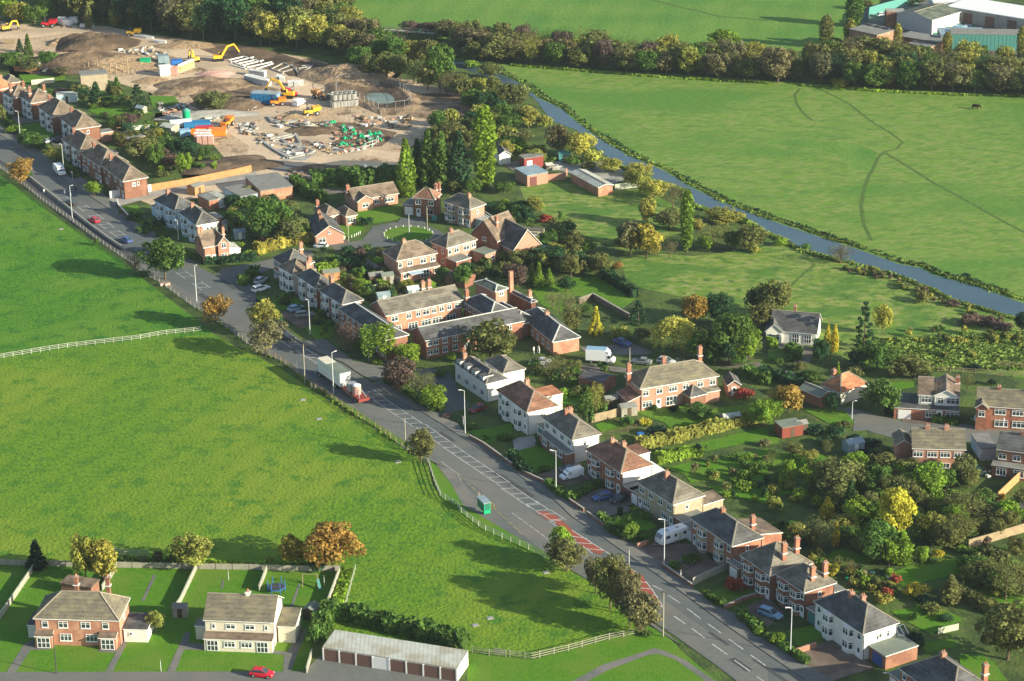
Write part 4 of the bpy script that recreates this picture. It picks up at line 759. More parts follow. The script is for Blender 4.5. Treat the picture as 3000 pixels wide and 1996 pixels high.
# ---- right hand side
h = house('semi_detached_house', 'long pale brick semi with broad grey roof, porch and chimneys facing the striped lawn', 2, 2, (1030, 312), (1175, 442), (1907, 318), wall='brick_pink', roof='roof_lichen', chim=((-.02, .6, 1.6), (.45, .75, .9), (.95, .95, 1.6)), pitch=34, group='houses behind the main road')
for f in (.08, .25, .42, .58, .76, .92): fwin(h, 'b', h.D*f, 3.3, 1.4 if f not in (.42,) else 1.9, 1.2, 'w', h.D, h.W)
for f, w_, k in ((.1, 2.2, 'w'), (.4, 2.4, 's'), (.9, 2.2, 'w')): fwin(h, 'b', h.D*f, .3 if k == 's' else .8, w_, 2.0 if k == 's' else 1.3, k, h.D, h.W)
fwin(h, 'b', h.D*.24, .1, .95, 2.05, 'd', h.D, h.W)
ext(h, h.D*.72, h.D-.5, -1.2, .28, 2.4, 'brick_pink', 'roof_grey', .35, 'y', name='front_extension'); ext(h, -2.4, .28, .4, 6, 2.5, 'brick_pink', 'roof_red', .35, 'x', name='side_extension'); h.win(-1.2, .38, .9, 0, .8, .9, 'w')
addwing(h, 2, 2, (1560, 450), (1640, 520), (1780, 470), 2.5, 38, 'hip', 'brick_dull', 'roof_slate', wname='porch_wall', rname='porch_roof')
h = house('outbuilding', 'brick outbuilding with a white edged gable right of the long pale brick semi', 2, 2, (1920, 330), (1975, 410), (2115, 405), ze=2.6, pitch=35, typ='Y', wall='brick_pink', roof='roof_slate', cat='outbuilding'); h.win(h.D*.5, .29, .1, 0, .9, 2.0, 'd')
h = house('bungalow', 'hipped orange tiled bungalow half hidden by trees near the fork of the lane', 3, 2, (480, 395), (668, 480), (925, 388), ze=2.7, pitch=40, wall='render_cream', roof='roof_orange', chim=((.3, .75, .6),))
h = house('garage_block', 'low grey gabled garage beside the orange tiled bungalow', 3, 2, (290, 425), (482, 517), (592, 462), ze=2.5, pitch=22, typ='Y', wall='brick_dull', roof='felt_green', cat='garage')
h = house('detached_house', 'white gabled brick house with attached garage and white garage door in the close', 3, 2, (1500, 350), (1512, 502), (1765, 522), ze=5.0, pitch=27, typ='Y', wall='brick_red', roof='roof_brown', band=(2.5, 'render_white'), chim=((.9, .7, .6),))
for f, w_ in ((.3, 1.2), (.75, 2.6)): h.win(h.D*f, .29, 3.3, 0, w_, 1.3, 'w')
h.win(h.D*.28, .29, .1, 0, 1.2, 2.1, 'd'); h.win(h.D*.75, .29, .7, 0, 2.8, 1.5, 'w')
dx, wy = addwing(h, 3, 2, (1372, 350), (1376, 492), (1525, 500), 5.0, 30, 'X', 'brick_red', 'roof_brown', wname='side_wing', rname='side_roof', band=(2.5, 'render_white')); h.win(dx*.55, .25, 3.3, 0, 2.0, 1.3, 'w'); h.win(dx*.5, .25, .7, 0, 2.1, 1.4, 'w')
h.cur = h.fr; ext(h, -7.5, h.D-.2, -1.1, .27, 2.4, 'brick_red', 'roof_slate', .25, 'y', name='porch'); ext(h, -7.5, -3.0, .3, 6, 2.6, 'brick_red', 'roof_slate', name='garage'); h.win(-5.4, -1.12, .05, 0, 2.6, 2.0, 'g')
for f, w_, k in ((-.05, 1.9, 'w'), (.28, 1.1, 'd'), (.75, 2.6, 'w')): h.win(h.D*f, -1.12, .05 if k == 'd' else .8, 0, w_, 2.1 if k == 'd' else 1.3, k)
h = house('semi_detached_house', 'brown tiled brick semi behind the two parked caravans at the right edge', 3, 2, (1905, 455), (1912, 592), (2720, 652), ze=5.0, pitch=32, typ='X', wall='brick_red', roof='roof_lichen', chim=((.25, .5, .6), (.6, .5, .6)))
for f in (.28, .48, .7, .9): h.win(h.D*f, .29, 3.3, 0, 2.2, 1.2, 'w')
for f in (.3, .5, .72): h.win(h.D*f, .29, .7, 0, 2.6, 1.4, 'w')
dx, wy = addwing(h, 3, 2, (1905, 540), (1900, 612), (2032, 622), 4.9, 38, 'Y', 'brick_red', 'roof_lichen', wname='front_wing', rname='front_roof'); h.win(dx*.5, .29, 3.0, 0, 1.3, 1.3, 'w')
h = house('terraced_house', 'orange brick semi seen from behind, mossy brown roof and two chimneys on its ridge', 3, 2, (1328, 835), (1322, 986), (1820, 986), ze=5.1, pitch=34, typ='X', wall='brick_orange', roof='roof_lichen', chim=((.3, .5, .8), (.65, .5, .8)), chm='brick_orange')
for f in (.12, .38, .62, .87): h.win(h.D*f, .29, 3.3, 0, 1.9, 1.2, 'w')
for f, w_, k in ((.1, 1.8, 'w'), (.38, 1.9, 'w'), (.61, 2.2, 's'), (.86, 1.8, 'w')): h.win(h.D*f, .29, .1 if k == 's' else .9, 0, w_, 2.0 if k == 's' else 1.1, k)
addwing(h, 3, 2, (1108, 850), (1168, 955), (1335, 965), 4.6, 32, 'Y', 'brick_orange', 'roof_lichen', wname='side_wing', rname='side_roof')
h = house('brick_house', 'dark brick house with white framed rear windows at the right edge below the close', 3, 2, (2140, 860), (2095, 992), (2700, 1078), ze=5.1, pitch=34, typ='X', wall='brick_dull', roof='roof_slate', chim=((.35, .5, .8),), chm='brick_orange')
for f in (.1, .32, .6): h.win(h.D*f, .29, 3.1, 0, 1.5, 1.2, 'w')
ext(h, -.3, 7, -1.8, .27, 2.5, 'brick_dull', 'felt_grey', name='rear_extension')
for x in (1.5, 4.8): h.win(x, -1.82, .7, 0, 1.9, 1.5, 'w')
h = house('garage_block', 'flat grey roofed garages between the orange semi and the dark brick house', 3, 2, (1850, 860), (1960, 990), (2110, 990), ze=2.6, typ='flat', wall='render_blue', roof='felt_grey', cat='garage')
h = house('dormer_bungalow', 'white gabled chalet bungalow with dark tiled roof at the edge of the rough field', 3, 1, (-20, 1340), (10, 1468), (432, 1535), ze=2.8, pitch=38, typ='X', wall='render_white', roof='roof_slate', chim=((.45, .7, .8, .4),), cat='bungalow')
for f, w_ in ((.55, 1.6), (.8, 1.6)): h.win(h.D*f, .29, .4, 0, w_, 1.9, 's')
dx, wy = addwing(h, 3, 1, (-70, 1400), (-30, 1480), (135, 1500), 2.9, 42, 'Y', 'render_white', 'roof_slate', wname='front_wing', rname='front_roof'); h.win(dx*.5, .29, .8, 0, 2.4, 1.4, 'w')
# ---- bottom left semis and garages
h = house('semi_detached_house', 'brick pair with lichened hipped roof and two glazed porches at bottom left', 0, 3, (300, 992), (1096, 1014), (1197, 802), wall='brick_orange', roof='roof_lichen', chim=((1.0, .25, .9, .5), (1.0, .62, .9, .5)), pitch=38, chm='brick_dull')
for f in (.17, .40, .66, .87): fwin(h, 'a', h.W*f, 3.35, 1.1 if f in (.17, .87) else 1.6, 1.2, 'w', h.D, h.W)
for f in (.34, .64): fwin(h, 'a', h.W*f, .9, 2.0, 1.35, 'w', h.D, h.W)
for f in (.14, .88):
    ext(h, -.9, .28, h.W*f-1.4, h.W*f+1.4, 2.2, 'brick_orange', 'roof_brown', .5, 'x', name='porch'); h.win(-.92, h.W*f, .15, -math.pi/2, 2.2, 1.9, 's')
for z in (3.3, .9): fwin(h, 'b', h.D*.5, z, .7, .9, 'w', h.D, h.W)
rear(h, h.D, h.W); ext(h, 2.0, h.D-.5, -4.0, -.02, 2.4, 'render_white', 'roof_slate', name='side_extension'); h.win(1.98, -1.2, 1.3, -math.pi/2, .6, .6, 'w')
ext(h, 2.5, 7, h.W+.02, h.W+1.8, 2.4, 'render_white', 'roof_slate', name='side_store')
h = house('semi_detached_house', 'cream rendered pair with plain gabled tan roof and one white ridge chimney at the bottom', 1, 3, (-488, 1004), (166, 1032), (252, 800), ze=5.1, pitch=32, typ='Y', wall='render_cream', roof='roof_lichen', chim=((.5, .43, .7, .4),), chm='render_white')
for f, w_ in ((.12, .6), (.35, 1.6), (.62, 1.6), (.86, .6)): fwin(h, 'a', h.W*f, 3.5, w_, .95, 'w', h.D, h.W)
ext(h, -1.2, .28, .3, h.W-.3, 2.2, 'render_cream', 'roof_brown', .45, 'x', name='front_canopy')
for f in (.16, .86): h.win(-1.22, h.W*f, .1, -math.pi/2, 1.9, 1.95, 's')
for f in (.38, .62): h.win(-1.22, h.W*f, .9, -math.pi/2, 1.9, 1.1, 'w')
rear(h, h.D, h.W); ext(h, 2.5, h.D-.8, -2.9, -.02, 3.0, 'render_cream', 'roof_lichen', .1, 'x', name='side_extension'); ext(h, 2.5, 5, h.W+.02, h.W+2, 2.5, 'render_cream', 'felt_grey', name='side_store')
h = house('garage_row', 'row of eight garages with pale sheet roof, one white door among seven brown ones', 1, 3, (615, 1248), (1848, 1452), (1938, 1302), ze=2.45, pitch=4, typ='mono', wall='render_white', roof='roof_sheet', cat='garages')
for k in range(8): h.win(.03, h.W*(k+.5)/8, .05, -math.pi/2, h.W/8-.35, 2.1, 'g' if k == 4 else 'gn')
for k in range(9):
    pb = MB(); pb.box(-.08, .06, h.W*k/8-.12 if 0 < k < 8 else (0 if k == 0 else h.W-.24), h.W*k/8+.12 if 0 < k < 8 else (.24 if k == 0 else h.W), 0, 2.3, 'white_paint'); h.part('door_pillar', pb)
h = house('brick_store', 'dull brick store just behind the brick pair, under the yellow tree', 0, 3, (590, 645), (835, 715), (850, 640), ze=2.0, typ='flat', wall='brick_dull', roof='roof_brown', cat='store')
# ---- river yard
h = house('red_shed', 'red corrugated shed at the top of the river yard', 2, 0, (42, 1438), (112, 1462), (300, 1442), ze=3.0, typ='flat', wall='door_red', roof='felt_grey', cat='shed'); h.win(1.6, .04, .1, 0, 1.6, 2.2, 'g')
h = house('teal_roofed_shed', 'shed with pale teal sheet roof and red doors in the river yard', 2, 1, (45, -20), (140, 50), (320, 12), ze=3.0, typ='flat', wall='brick_pink', roof='glass_pale', cat='shed'); h.win(1.8, .04, .05, 0, 2, 2.4, 'gm')
h = house('long_shed', 'long grey sheet roofed brick shed beside the paddock', 2, 1, (525, 15), (790, 158), (942, 132), ze=2.6, pitch=14, typ='Y', wall='brick_orange', roof='roof_sheet', cat='shed')
h = house('white_gabled_shed', 'small white gabled shed behind the tall poplar', 1, 0, (2185, 1345), (2228, 1428), (2345, 1412), ze=2.8, pitch=32, typ='Y', wall='render_white', roof='roof_slate', cat='shed')
# ---- industrial estate top right
h = house('industrial_unit', 'large grey clad workshop with a plain green grey roof in the top right yard', 3, 0, (1210, 108), (1508, 188), (1728, 100), ze=5.0, pitch=12, typ='X', wall='grey_block', roof='roof_green', cat='building')
h = house('industrial_unit', 'long low warehouse with bright white roof at the top right edge', 3, 0, (1700, -35), (1640, 62), (2700, 280), ze=4.5, typ='flat', wall='concrete', roof='roof_metal_white', cat='building')
for k in range(5): h.win(8+k*8, .04, .1, 0, 3.4, 3.4, 'gn')
h = house('industrial_unit', 'small white roofed unit above the grey workshop', 3, 0, (1500, -30), (1520, 25), (1780, 15), ze=4.0, typ='flat', wall='grey_block', roof='roof_metal_white', cat='building')
h = house('brick_block', 'orange brick flat roofed block with long rooflights behind the tree belt', 3, 0, (785, 262), (1002, 328), (1132, 266), ze=6.2, typ='flat', wall='brick_orange', roof='felt_grey', cat='building')
sb = MB()
for k in range(3): sb.box(h.D*.75, h.D*.9, h.W*(.12+.3*k), h.W*(.32+.3*k), 6.43, 6.8, 'metal_dark')
h.part('rooflights', sb)
h = house('long_store', 'long low brick store with grey flat roof beside the orange block', 3, 0, (1225, 328), (1572, 398), (1640, 350), ze=3.4, typ='flat', wall='brick_dull', roof='felt_grey', cat='building')
h = house('low_store', 'lower grey store in front of the long brick store', 3, 0, (1290, 400), (1482, 440), (1540, 412), ze=2.8, typ='flat', wall='brick_orange', roof='felt_grey', cat='building')
# flat roofed outbuildings behind the white semis
for c, r, L, M, R, ze, wl, rf, lab in (
    (0, 1, (1830, 225), (1920, 282), (2000, 258), 2.6, 'brick_red', 'felt_grey', 'red brick flat roofed outhouse behind the white semis'),
    (0, 1, (1925, 205), (2000, 262), (2072, 245), 2.6, 'render_white', 'roof_sheet', 'white flat roofed outhouse behind the white semis'),
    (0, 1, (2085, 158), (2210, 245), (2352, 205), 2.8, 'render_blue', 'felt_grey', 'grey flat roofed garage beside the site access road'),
    (1, 1, (-80, 60), (40, 190), (330, 142), 3.0, 'brick_orange', 'felt_grey', 'long low building with grey roof below the stored rubble'),
    (0, 1, (1935, 395), (1990, 450), (2030, 425), 2.6, 'brick_orange', 'felt_grey', 'small flat roofed extension block behind the near white semi'),
    (0, 0, (1100, 1230), (1190, 1290), (1290, 1240), 2.4, 'brick_pink', 'felt_grey', 'flat grey garage behind the third brick semi')):
    house('outbuilding', lab, c, r, L, M, R, ze=ze, typ='flat', wall=wl, roof=rf, cat='outbuilding')
# ------------------------------------------------------------------ automatic labels from look and nearest landmark
LM = [(F(x, y), n) for x, y, n in (
    (300, 420, 'the white garden wall'), (430, 550, 'the bright ended white semi'), (490, 590, 'the orange brick cottage'), (640, 640, 'the brick corner house'), (790, 700, 'the row end house'), (950, 720, 'the long courtyard building'), (1060, 780, 'the front range of the courtyard building'),
    (1290, 800, 'the one storey courtyard wing'), (745, 540, 'the camper van bungalow'), (770, 480, 'the tan hipped bungalow'), (860, 450, 'the long pink bungalow'), (985, 470, 'the red roofed brick house'), (1070, 480, 'the semi with the conservatory'), (1160, 550, 'the steep gabled house'),
    (1050, 570, 'the salmon semi'), (945, 600, 'the semi with the purple awning'), (1120, 870, 'the house with four dormers'), (1190, 960, 'the white semi with the red brown roof'), (1310, 1010, 'the semi with the dark front'), (1430, 1090, 'the semi with the white wall band'), (1550, 1160, 'the pebbledashed semi'),
    (1680, 1230, 'the semi behind the caravan'), (1790, 1310, 'the semi with the pale dormer'), (1860, 1350, 'the semi with two tall chimneys'), (1970, 1440, 'the white semi with the blue garage door'), (1550, 890, 'the long pale brick semi'), (1930, 880, 'the orange tiled bungalow'), (2140, 910, 'the white gabled house'),
    (2300, 930, 'the caravans'), (2140, 1040, 'the mossy roofed orange semi'), (2320, 1070, 'the dark brick house'), (1820, 760, 'the chalet bungalow'), (190, 1420, 'the bottom left brick pair'), (560, 1430, 'the cream pair'), (900, 1500, 'the garage row'), (1380, 405, 'the long shed'), (1230, 395, 'the teal roofed shed'), (1140, 350, 'the white gabled shed'),
    (860, 220, 'the fenced pond'), (620, 220, 'the blue site container'), (540, 120, 'the raised yellow digger'), (210, 180, 'the tan windowless block'), (1980, 80, 'the orange brick block'), (2140, 45, 'the grey workshop'), (285, 420, 'the end brick semi on the upper road'), (220, 360, 'the second brick semi on the upper road'), (180, 290, 'the third brick semi on the upper road'), (150, 260, 'the far brick semis on the upper road'),
    (1110, 1170, 'the green bus shelter'), (800, 870, 'the lorry'), (1310, 700, 'the striped walled lawn'), (1600, 960, 'the striped garden lawn'), (2000, 1290, 'the long garden lawn'), (2050, 1160, 'the tall yellow tree'), (1900, 1140, 'the yellow cypress'), (1540, 1240, 'the big white caravan'), (1575, 520, 'the riverside poplar'), (1935, 590, 'the grey bush on the river bank'), (1250, 260, 'the river bend'))]
USED = {}; NAME = None; NB = 0
def autolabel(desc, p, cat, group=None):
    """describe by look and by where it is from the nearest landmark"""
    d = sorted(LM, key=lambda q: (q[0]-p).length)
    x, y = PX(p); opts = []
    for q, nm in d[:3]:
        X, Y = PX(q); dist = (q-p).length
        rel = ('just ' if dist < 9 else '')+(('right of ' if x > X else 'left of ') if abs(x-X) > abs(y-Y)*.9 else ('below ' if y > Y else 'beyond '))
        opts.append(desc+' '+rel+nm)
    for o in opts:
        if o not in USED: USED[o] = []; return o, group
    return opts[0], (group or 'look-alikes: '+opts[0])
# ------------------------------------------------------------------ tree prototypes
def leafcloud(clumps, per, size, seed, nj=.55, flat=1.0, outward=True):
    rnd = random.Random(seed); v = []; f = []; tint = []
    for (c, r, t) in clumps:
        c = Vector(c)
        for _ in range(per):
            n = Vector((rnd.gauss(0, 1), rnd.gauss(0, 1), rnd.gauss(0, 1)*.9+.25)).normalized()
            p = c+Vector((n.x*r[0], n.y*r[1], n.z*r[2]))*rnd.uniform(.72, 1.08)
            m = (n+Vector((rnd.gauss(0, nj), rnd.gauss(0, nj), rnd.gauss(0, nj)))).normalized()
            q = m.to_track_quat('Z', 'Y'); s = size*rnd.uniform(.6, 1.3); a = rnd.uniform(0, 6.28)
            e1 = q @ Vector((math.cos(a), math.sin(a), 0))*s; e2 = q @ Vector((-math.sin(a), math.cos(a), 0))*s*flat
            i = len(v); v += [p-e1*.5-e2*.5, p+e1*.5-e2*.4, p+e1*.4+e2*.5, p-e1*.5+e2*.45]; f.append((i, i+1, i+2, i+3)); k = t*rnd.uniform(.78, 1.22); tint += [k]*4
    return v, f, tint
def cloudmesh(name, data, extra=None):
    v, f, t = data; me = D.meshes.new(name); me.from_pydata([tuple(p) for p in v], [], f); me.materials.append(MATS['leaves'])
    ca = me.color_attributes.new('tint', 'FLOAT_COLOR', 'POINT')
    for i, k in enumerate(t): ca.data[i].color = (k, k, k*.95, 1)
    me.update(); return me
def trunkmesh(h, r, lean, seed, limbs=5, z0=.35, mat='bark', reach=.3, w=8):
    rnd = random.Random(seed); b = MB(); top = Vector((lean*h, 0, h))
    b.cyl((0, 0, -.1), (lean*h*.4, 0, h*.45), r, r*.65, 7, mat, False); b.cyl((lean*h*.4, 0, h*.45), top, r*.65, r*.12, 6, mat)
    for k in range(limbs):
        a = k*2.4+rnd.random(); z = h*(z0+.1*k*.8); 
        if z > h*.85: z = h*.6
        s = Vector((lean*z, 0, z)); e = s+Vector((math.cos(a)*w*reach, math.sin(a)*w*reach, h*.22)); b.cyl(s, e, r*.38, r*.08, 5, mat, False)
    return b.mesh('trunk')
PR = {}
def proto(kind, var):
    key = (kind, var)
    if key in PR: return PR[key]
    sd = hash(kind) % 1 + sum(ord(ch) for ch in kind)*31+var*7; rnd = random.Random(sd); cl = []
    if kind in ('br', 'bare', 'rd'):
        H, Wd = 10.0, 8.0; n = {'br': 46, 'bare': 60, 'rd': 30}[kind]; zc = .58 if kind != 'rd' else .62; zr = .41 if kind != 'rd' else .36
        lob = [(rnd.uniform(0, 6.28), rnd.uniform(.8, 1.12)) for _ in range(4)]
        for i in range(n):
            th = i*2.39996+rnd.uniform(-.3, .3); cz = 1-2*(i+.5)/n; rr = math.sqrt(1-cz*cz); sh = rnd.uniform(.58, .9) if i % 4 else rnd.uniform(.2, .5)
            k = 1+.22*math.sin(th*3+var*2)+.15*math.sin(cz*5+th*2+var)
            r = rnd.uniform(.95, 1.5)*(.8 if kind == 'bare' else 1)
            cl.append(((math.cos(th)*rr*Wd/2*sh*k, math.sin(th)*rr*Wd/2*sh*k, H*(zc+cz*zr*sh*1.05)), (r, r, r*.85), rnd.uniform(.72, 1.25)))
        data = leafcloud(cl, {'br': 66, 'bare': 34, 'rd': 70}[kind], .42 if kind != 'bare' else .28, sd, flat=1 if kind != 'bare' else .5, nj=.5 if kind != 'bare' else 1.5)
        tr = trunkmesh(H*.8, .24, .03, sd, 6 if kind != 'bare' else 9, .3, reach=.32)
    elif kind == 'bush':
        H, Wd = 3.0, 4.0
        for i in range(16):
            th = i*2.4; rr = math.sqrt(rnd.random())*.62; cl.append(((math.cos(th)*rr*Wd/2*1.1, math.sin(th)*rr*Wd/2*1.1, H*(.25+.45*rnd.random()*(1-rr*.6))), (.75, .75, .62), rnd.uniform(.75, 1.2)))
        data = leafcloud(cl, 34, .34, sd); tr = trunkmesh(1.2, .09, 0, sd, 3)
    elif kind in ('cyp', 'con', 'pine'):
        H = 10.0; Wd = {'cyp': 3.4, 'con': 5.2, 'pine': 7.0}[kind]; nl = {'cyp': 22, 'con': 18, 'pine': 9}[kind]
        for i in range(nl):
            z = (i+.6)/nl
            if kind == 'cyp': R = Wd/2*min(1, (1.02-z)*1.9)*min(1, .6+z*2.2)
            else: R = Wd/2*(1-z)**.85*(1 if i % 2 else .82)
            m = max(3, int(R*2.6)) if kind != 'pine' else max(3, int(R*1.8))
            for j in range(m):
                a = j*6.283/m+i*1.1+rnd.uniform(-.25, .25); k = rnd.uniform(.6, .78); r = .62 if kind == 'cyp' else .7
                if kind == 'pine': r = .95
                cl.append(((math.cos(a)*R*k, math.sin(a)*R*k, H*(z*.94+.03)), (r*max(.45, R/Wd*1.7), r*max(.45, R/Wd*1.7), .55 if kind != 'pine' else .32), rnd.uniform(.75, 1.2)))
        data = leafcloud(cl, 24 if kind != 'pine' else 34, .36, sd, nj=.6); tr = trunkmesh(H*.9, .2, 0, sd, 0)
    elif kind == 'pop':
        H, Wd = 20.0, 4.4
        for i in range(70):
            z = (i+.5)/70; R = Wd/2*(.55+.5*math.sin(min(1, z*1.35)*math.pi*.62))*(1 if z < .8 else max(.18, (1-z)*4.6)); a = i*2.4
            cl.append(((math.cos(a)*R*.62, math.sin(a)*R*.62, H*(.06+z*.92)), (.8, .8, 1.05), rnd.uniform(.72, 1.25)))
        data = leafcloud(cl, 34, .5, sd); tr = trunkmesh(H*.85, .35, 0, sd, 0)
    elif kind == 'wil':
        H, Wd = 9.0, 11.0
        for i in range(60):
            a = i*2.4; rr = math.sqrt((i+.5)/60); zt = H*(.92-.28*rr*rr); L = H*(.10+.34*rr)
            cl.append(((math.cos(a)*rr*Wd/2*.86, math.sin(a)*rr*Wd/2*.86, zt-L*.5), (.75, .75, L*.62), rnd.uniform(.75, 1.2)))
        data = leafcloud(cl, 52, .42, sd, flat=.7); tr = trunkmesh(H*.8, .35, 0, sd, 6, .3, reach=.3)
    elif kind == 'bir':
        H, Wd = 10.0, 4.4
        for i in range(34):
            z = (i+.5)/34; R = Wd/2*(.45+.6*math.sin(min(1, z*1.1)*math.pi*.8)); a = i*2.4
            cl.append(((math.cos(a)*R*.66, math.sin(a)*R*.66, H*(.25+z*.72)), (.7, .7, .9), rnd.uniform(.75, 1.25)))
        data = leafcloud(cl, 26, .36, sd, nj=1.0); tr = trunkmesh(H*.85, .13, .04, sd, 4, .3, 'bark_pale', .14)
    PR[key] = (cloudmesh('crown', data), tr, H, Wd); return PR[key]
CC = {'g': (.080, .150, .030), 'd': (.032, .080, .034), 'o': (.140, .155, .052), 'y': (.24, .245, .055), 'Y': (.42, .38, .045), 'yg': (.17, .265, .03), 'r': (.30, .065, .045), 'or': (.30, .20, .05), 'b': (.150, .140, .072), 'p': (.125, .085, .075), 'w': (.34, .34, .075), 'D': (.014, .040, .026), 'go': (.28, .25, .05), 'yy': (.16, .23, .05)}
CN = {'g': 'green', 'd': 'dark green', 'o': 'olive', 'y': 'olive yellow', 'Y': 'bright yellow', 'yg': 'fresh green', 'r': 'red', 'or': 'orange', 'b': 'grey brown', 'p': 'purplish brown', 'w': 'pale yellow', 'D': 'blackish green', 'go': 'golden', 'yy': 'pale green'}
KN = {'br': ('broad_tree', 'broad tree', 'tree'), 'bare': ('thin_leaved_tree', 'thin leaved tree', 'tree'), 'rd': ('round_tree', 'round tree', 'tree'), 'bush': ('bush', 'bush', 'bush'), 'cyp': ('cypress', 'cypress', 'tree'), 'con': ('conifer', 'conifer', 'tree'), 'pine': ('pine_tree', 'pine', 'tree'), 'pop': ('poplar', 'tall poplar', 'tree'), 'wil': ('willow', 'weeping willow', 'tree'), 'bir': ('birch', 'slender birch', 'tree')}
TR = random.Random(3)
def plant(kind, col, p, h, wd, label=None, group=None, cat=None):
    cr, tr, H, Wd = proto(kind, TR.randrange(3 if kind in ('br', 'bush', 'bare') else 2))
    nm, kn, ct = KN[kind]
    if label is None:
        sz_ = '' if kind == 'pop' else ('tiny ' if h < 1.6 else 'small ' if h < (5 if kind != 'bush' else 2.2) else 'tall ' if h > 10 else '')
        label, group = autolabel(sz_+CN[col]+' '+kn, p, ct, group)
    if NAME: nm = NAME
    r = thing(nm, label, cat or ct, (p.x, p.y, .02), TR.uniform(0, 6.28), group)
    USED.setdefault(label, []).append(r)
    if len(USED[label]) > 1:
        for q in USED[label]:
            if 'group' not in q: q['group'] = group or 'look-alikes: '+label
    r.scale = (wd/Wd, wd/Wd, h/H)
    t = link('trunk', tr, r) if h > 2.5 else None
    c = link('crown', cr, r); k = TR.uniform(.88, 1.12); q = CC[col]; c.color = (q[0]*k*TR.uniform(.93, 1.07), q[1]*k, q[2]*k*TR.uniform(.9, 1.1), 1)
    return r
def trees(c, r, txt):
    for ln in txt.split(';'):
        a = ln.split()
        if not a: continue
        k, col = a[0], a[1]; bx, by, ty, wd = map(float, a[2:6])
        if kind_low(k): by -= 0
        x0, y0 = N(c, r, bx, by); p = G(x0, y0)
        wm = wd*K/sx(p); hpx = (by-ty)*K
        # crown of width wm also reaches below its foot towards the camera: height from the top edge only
        h = max(.8, (hpx-(wm*.12*sx(p)))/sz(p)); plant(k, col, p, h, max(.8, wm*1.1), ' '.join(a[6:]) or None)
def kind_low(k): return k == 'bush'
trees(0, 0, """con g 265 520 300 115;con d 185 480 345 95;br g 100 620 450 260;br o 280 650 520 200;br g 440 610 450 170;br yg 60 190 -60 220;br y 190 210 -10 220;br g 320 220 20 220;br yg 410 180 -20 170;
br o 1100 240 10 150;cyp y 1060 240 -30 110;cyp o 1200 240 -60 90;cyp o 820 260 10 80;con d 890 970 730 200;con g 1080 880 690 140;pine d 1270 1010 740 270;br o 1950 1020 810 260;br o 20 1130 950 80;bush yg 110 1220 1130 140;br g 275 1350 1190 220;bare y 505 1490 1320 200;
rd or 190 1700 1440 240 orange leaved tree beside the upper left end of the main road;br o 1310 1460 1220 270;br g 1530 1420 1230 190;br d 1700 1440 1250 240;cyp g 1850 1440 1340 60;cyp g 1910 1420 1340 50;br p 1560 1550 1400 190;br yg 1700 1600 1390 150;br g 1440 1570 1300 160;bush g 1020 1090 1030 120;bush g 700 860 780 140;br g 1000 960 860 150;
bush p 1480 1500 1400 150;bush g 1260 1080 990 150;bush g 860 1000 930 90;bush p 560 860 790 160;br b 560 700 600 160;br o 750 860 770 120;bush g 450 870 790 100;bush y 1190 1170 1100 40;bush g 1800 1540 1460 120""")
trees(1, 0, """br w 130 420 90 240;br w 380 440 100 260;br w 560 450 110 240;br y 700 440 190 190;br o 850 520 230 260;br g 960 640 400 220;br b 700 300 90 170;br b 330 200 -30 220;br b 560 180 -40 200;
br o 1050 710 470 190;br o 1200 715 440 230;br o 1330 730 480 200;bare o 1450 770 540 200;br g 1690 820 375 270;br o 1580 830 560 200;bare b 1750 860 620 240;br o 1860 850 640 180;br y 2030 870 700 200;br o 2150 720 550 180;bush yg 1990 620 525 150;br o 2300 1010 740 200;br g 2280 1160 930 210;
pop yg 2105 1735 970 210 tallest yellow green poplar standing right of the dark conifers;cyp yg 1385 1810 1255 175 brightest yellow green cypress at the left end of the conifer group;cyp g 1590 1740 1180 190;cyp g 1710 1750 1190 180;cyp d 1870 1750 1190 200;cyp d 1490 1700 1260 130;br o 1780 1350 1090 230;br o 1950 1390 1170 170;br y 2290 1450 1270 150;br y 2230 1340 1200 140;br p 1430 310 175 180;br p 1600 325 178 180;br p 1740 330 178 180;br o 1860 340 175 190;br o 2250 560 290 300;br b 2080 520 250 280;bush o 1620 470 400 200;br g 1480 560 420 200;br b 1360 480 400 150""")
trees(2, 0, """br y 150 1180 950 190;br o 60 1010 740 210;br g 20 1190 1000 170;bush y 300 1170 1010 150;br b 430 1430 1120 200;br w 620 1460 1180 260;bush w 740 1500 1330 190;br w 910 1580 1430 210;br w 1170 1610 1480 230;br yg 1940 500 230 240;br y 220 1500 1350 180;bush g 350 1490 1400 150;bush g 560 1520 1400 130;br o 700 1560 1470 150;bush yg 60 1400 1250 200;bush y 240 1420 1290 160;br o 100 1300 1180 180""")
trees(3, 0, """pop o 530 440 130 130;pop g 790 240 -70 165;pop y 745 425 160 110;pop y 1180 450 210 90;pop y 1640 500 290 90;pop y 2320 560 240 90;br o 620 440 330 110;br yg 680 620 450 170;br b 90 760 400 270;br o 220 720 470 180;br o 1300 30 -80 240;br o 900 90 -20 120;br d 2250 130 20 200;bush y 660 800 680 160;br g 1950 540 400 140""")
trees(0, 1, """rd yg 865 240 80 160 small fresh green tree in front of the white garden wall;bush g 890 690 600 50;bare p 1250 950 700 200 purplish thin tree beside the big dark tree on the field edge;br g 1520 1000 560 330 big dark green tree standing over the footway by the orange cottage;rd or 1985 1430 1120 240 orange leaved round tree on the roadside verge;bush g 1330 960 900 120;bush yg 2220 700 640 70;br g 2300 420 200 250;bush g 2150 420 330 130;bush g 1330 560 480 160;bush g 1500 600 540 150;bush g 1260 460 410 120;bush yg 2290 810 700 130;br d 2250 470 320 180;bush o 1500 60 -20 120;bush p 2160 180 130 90;bush g 250 60 0 120""")
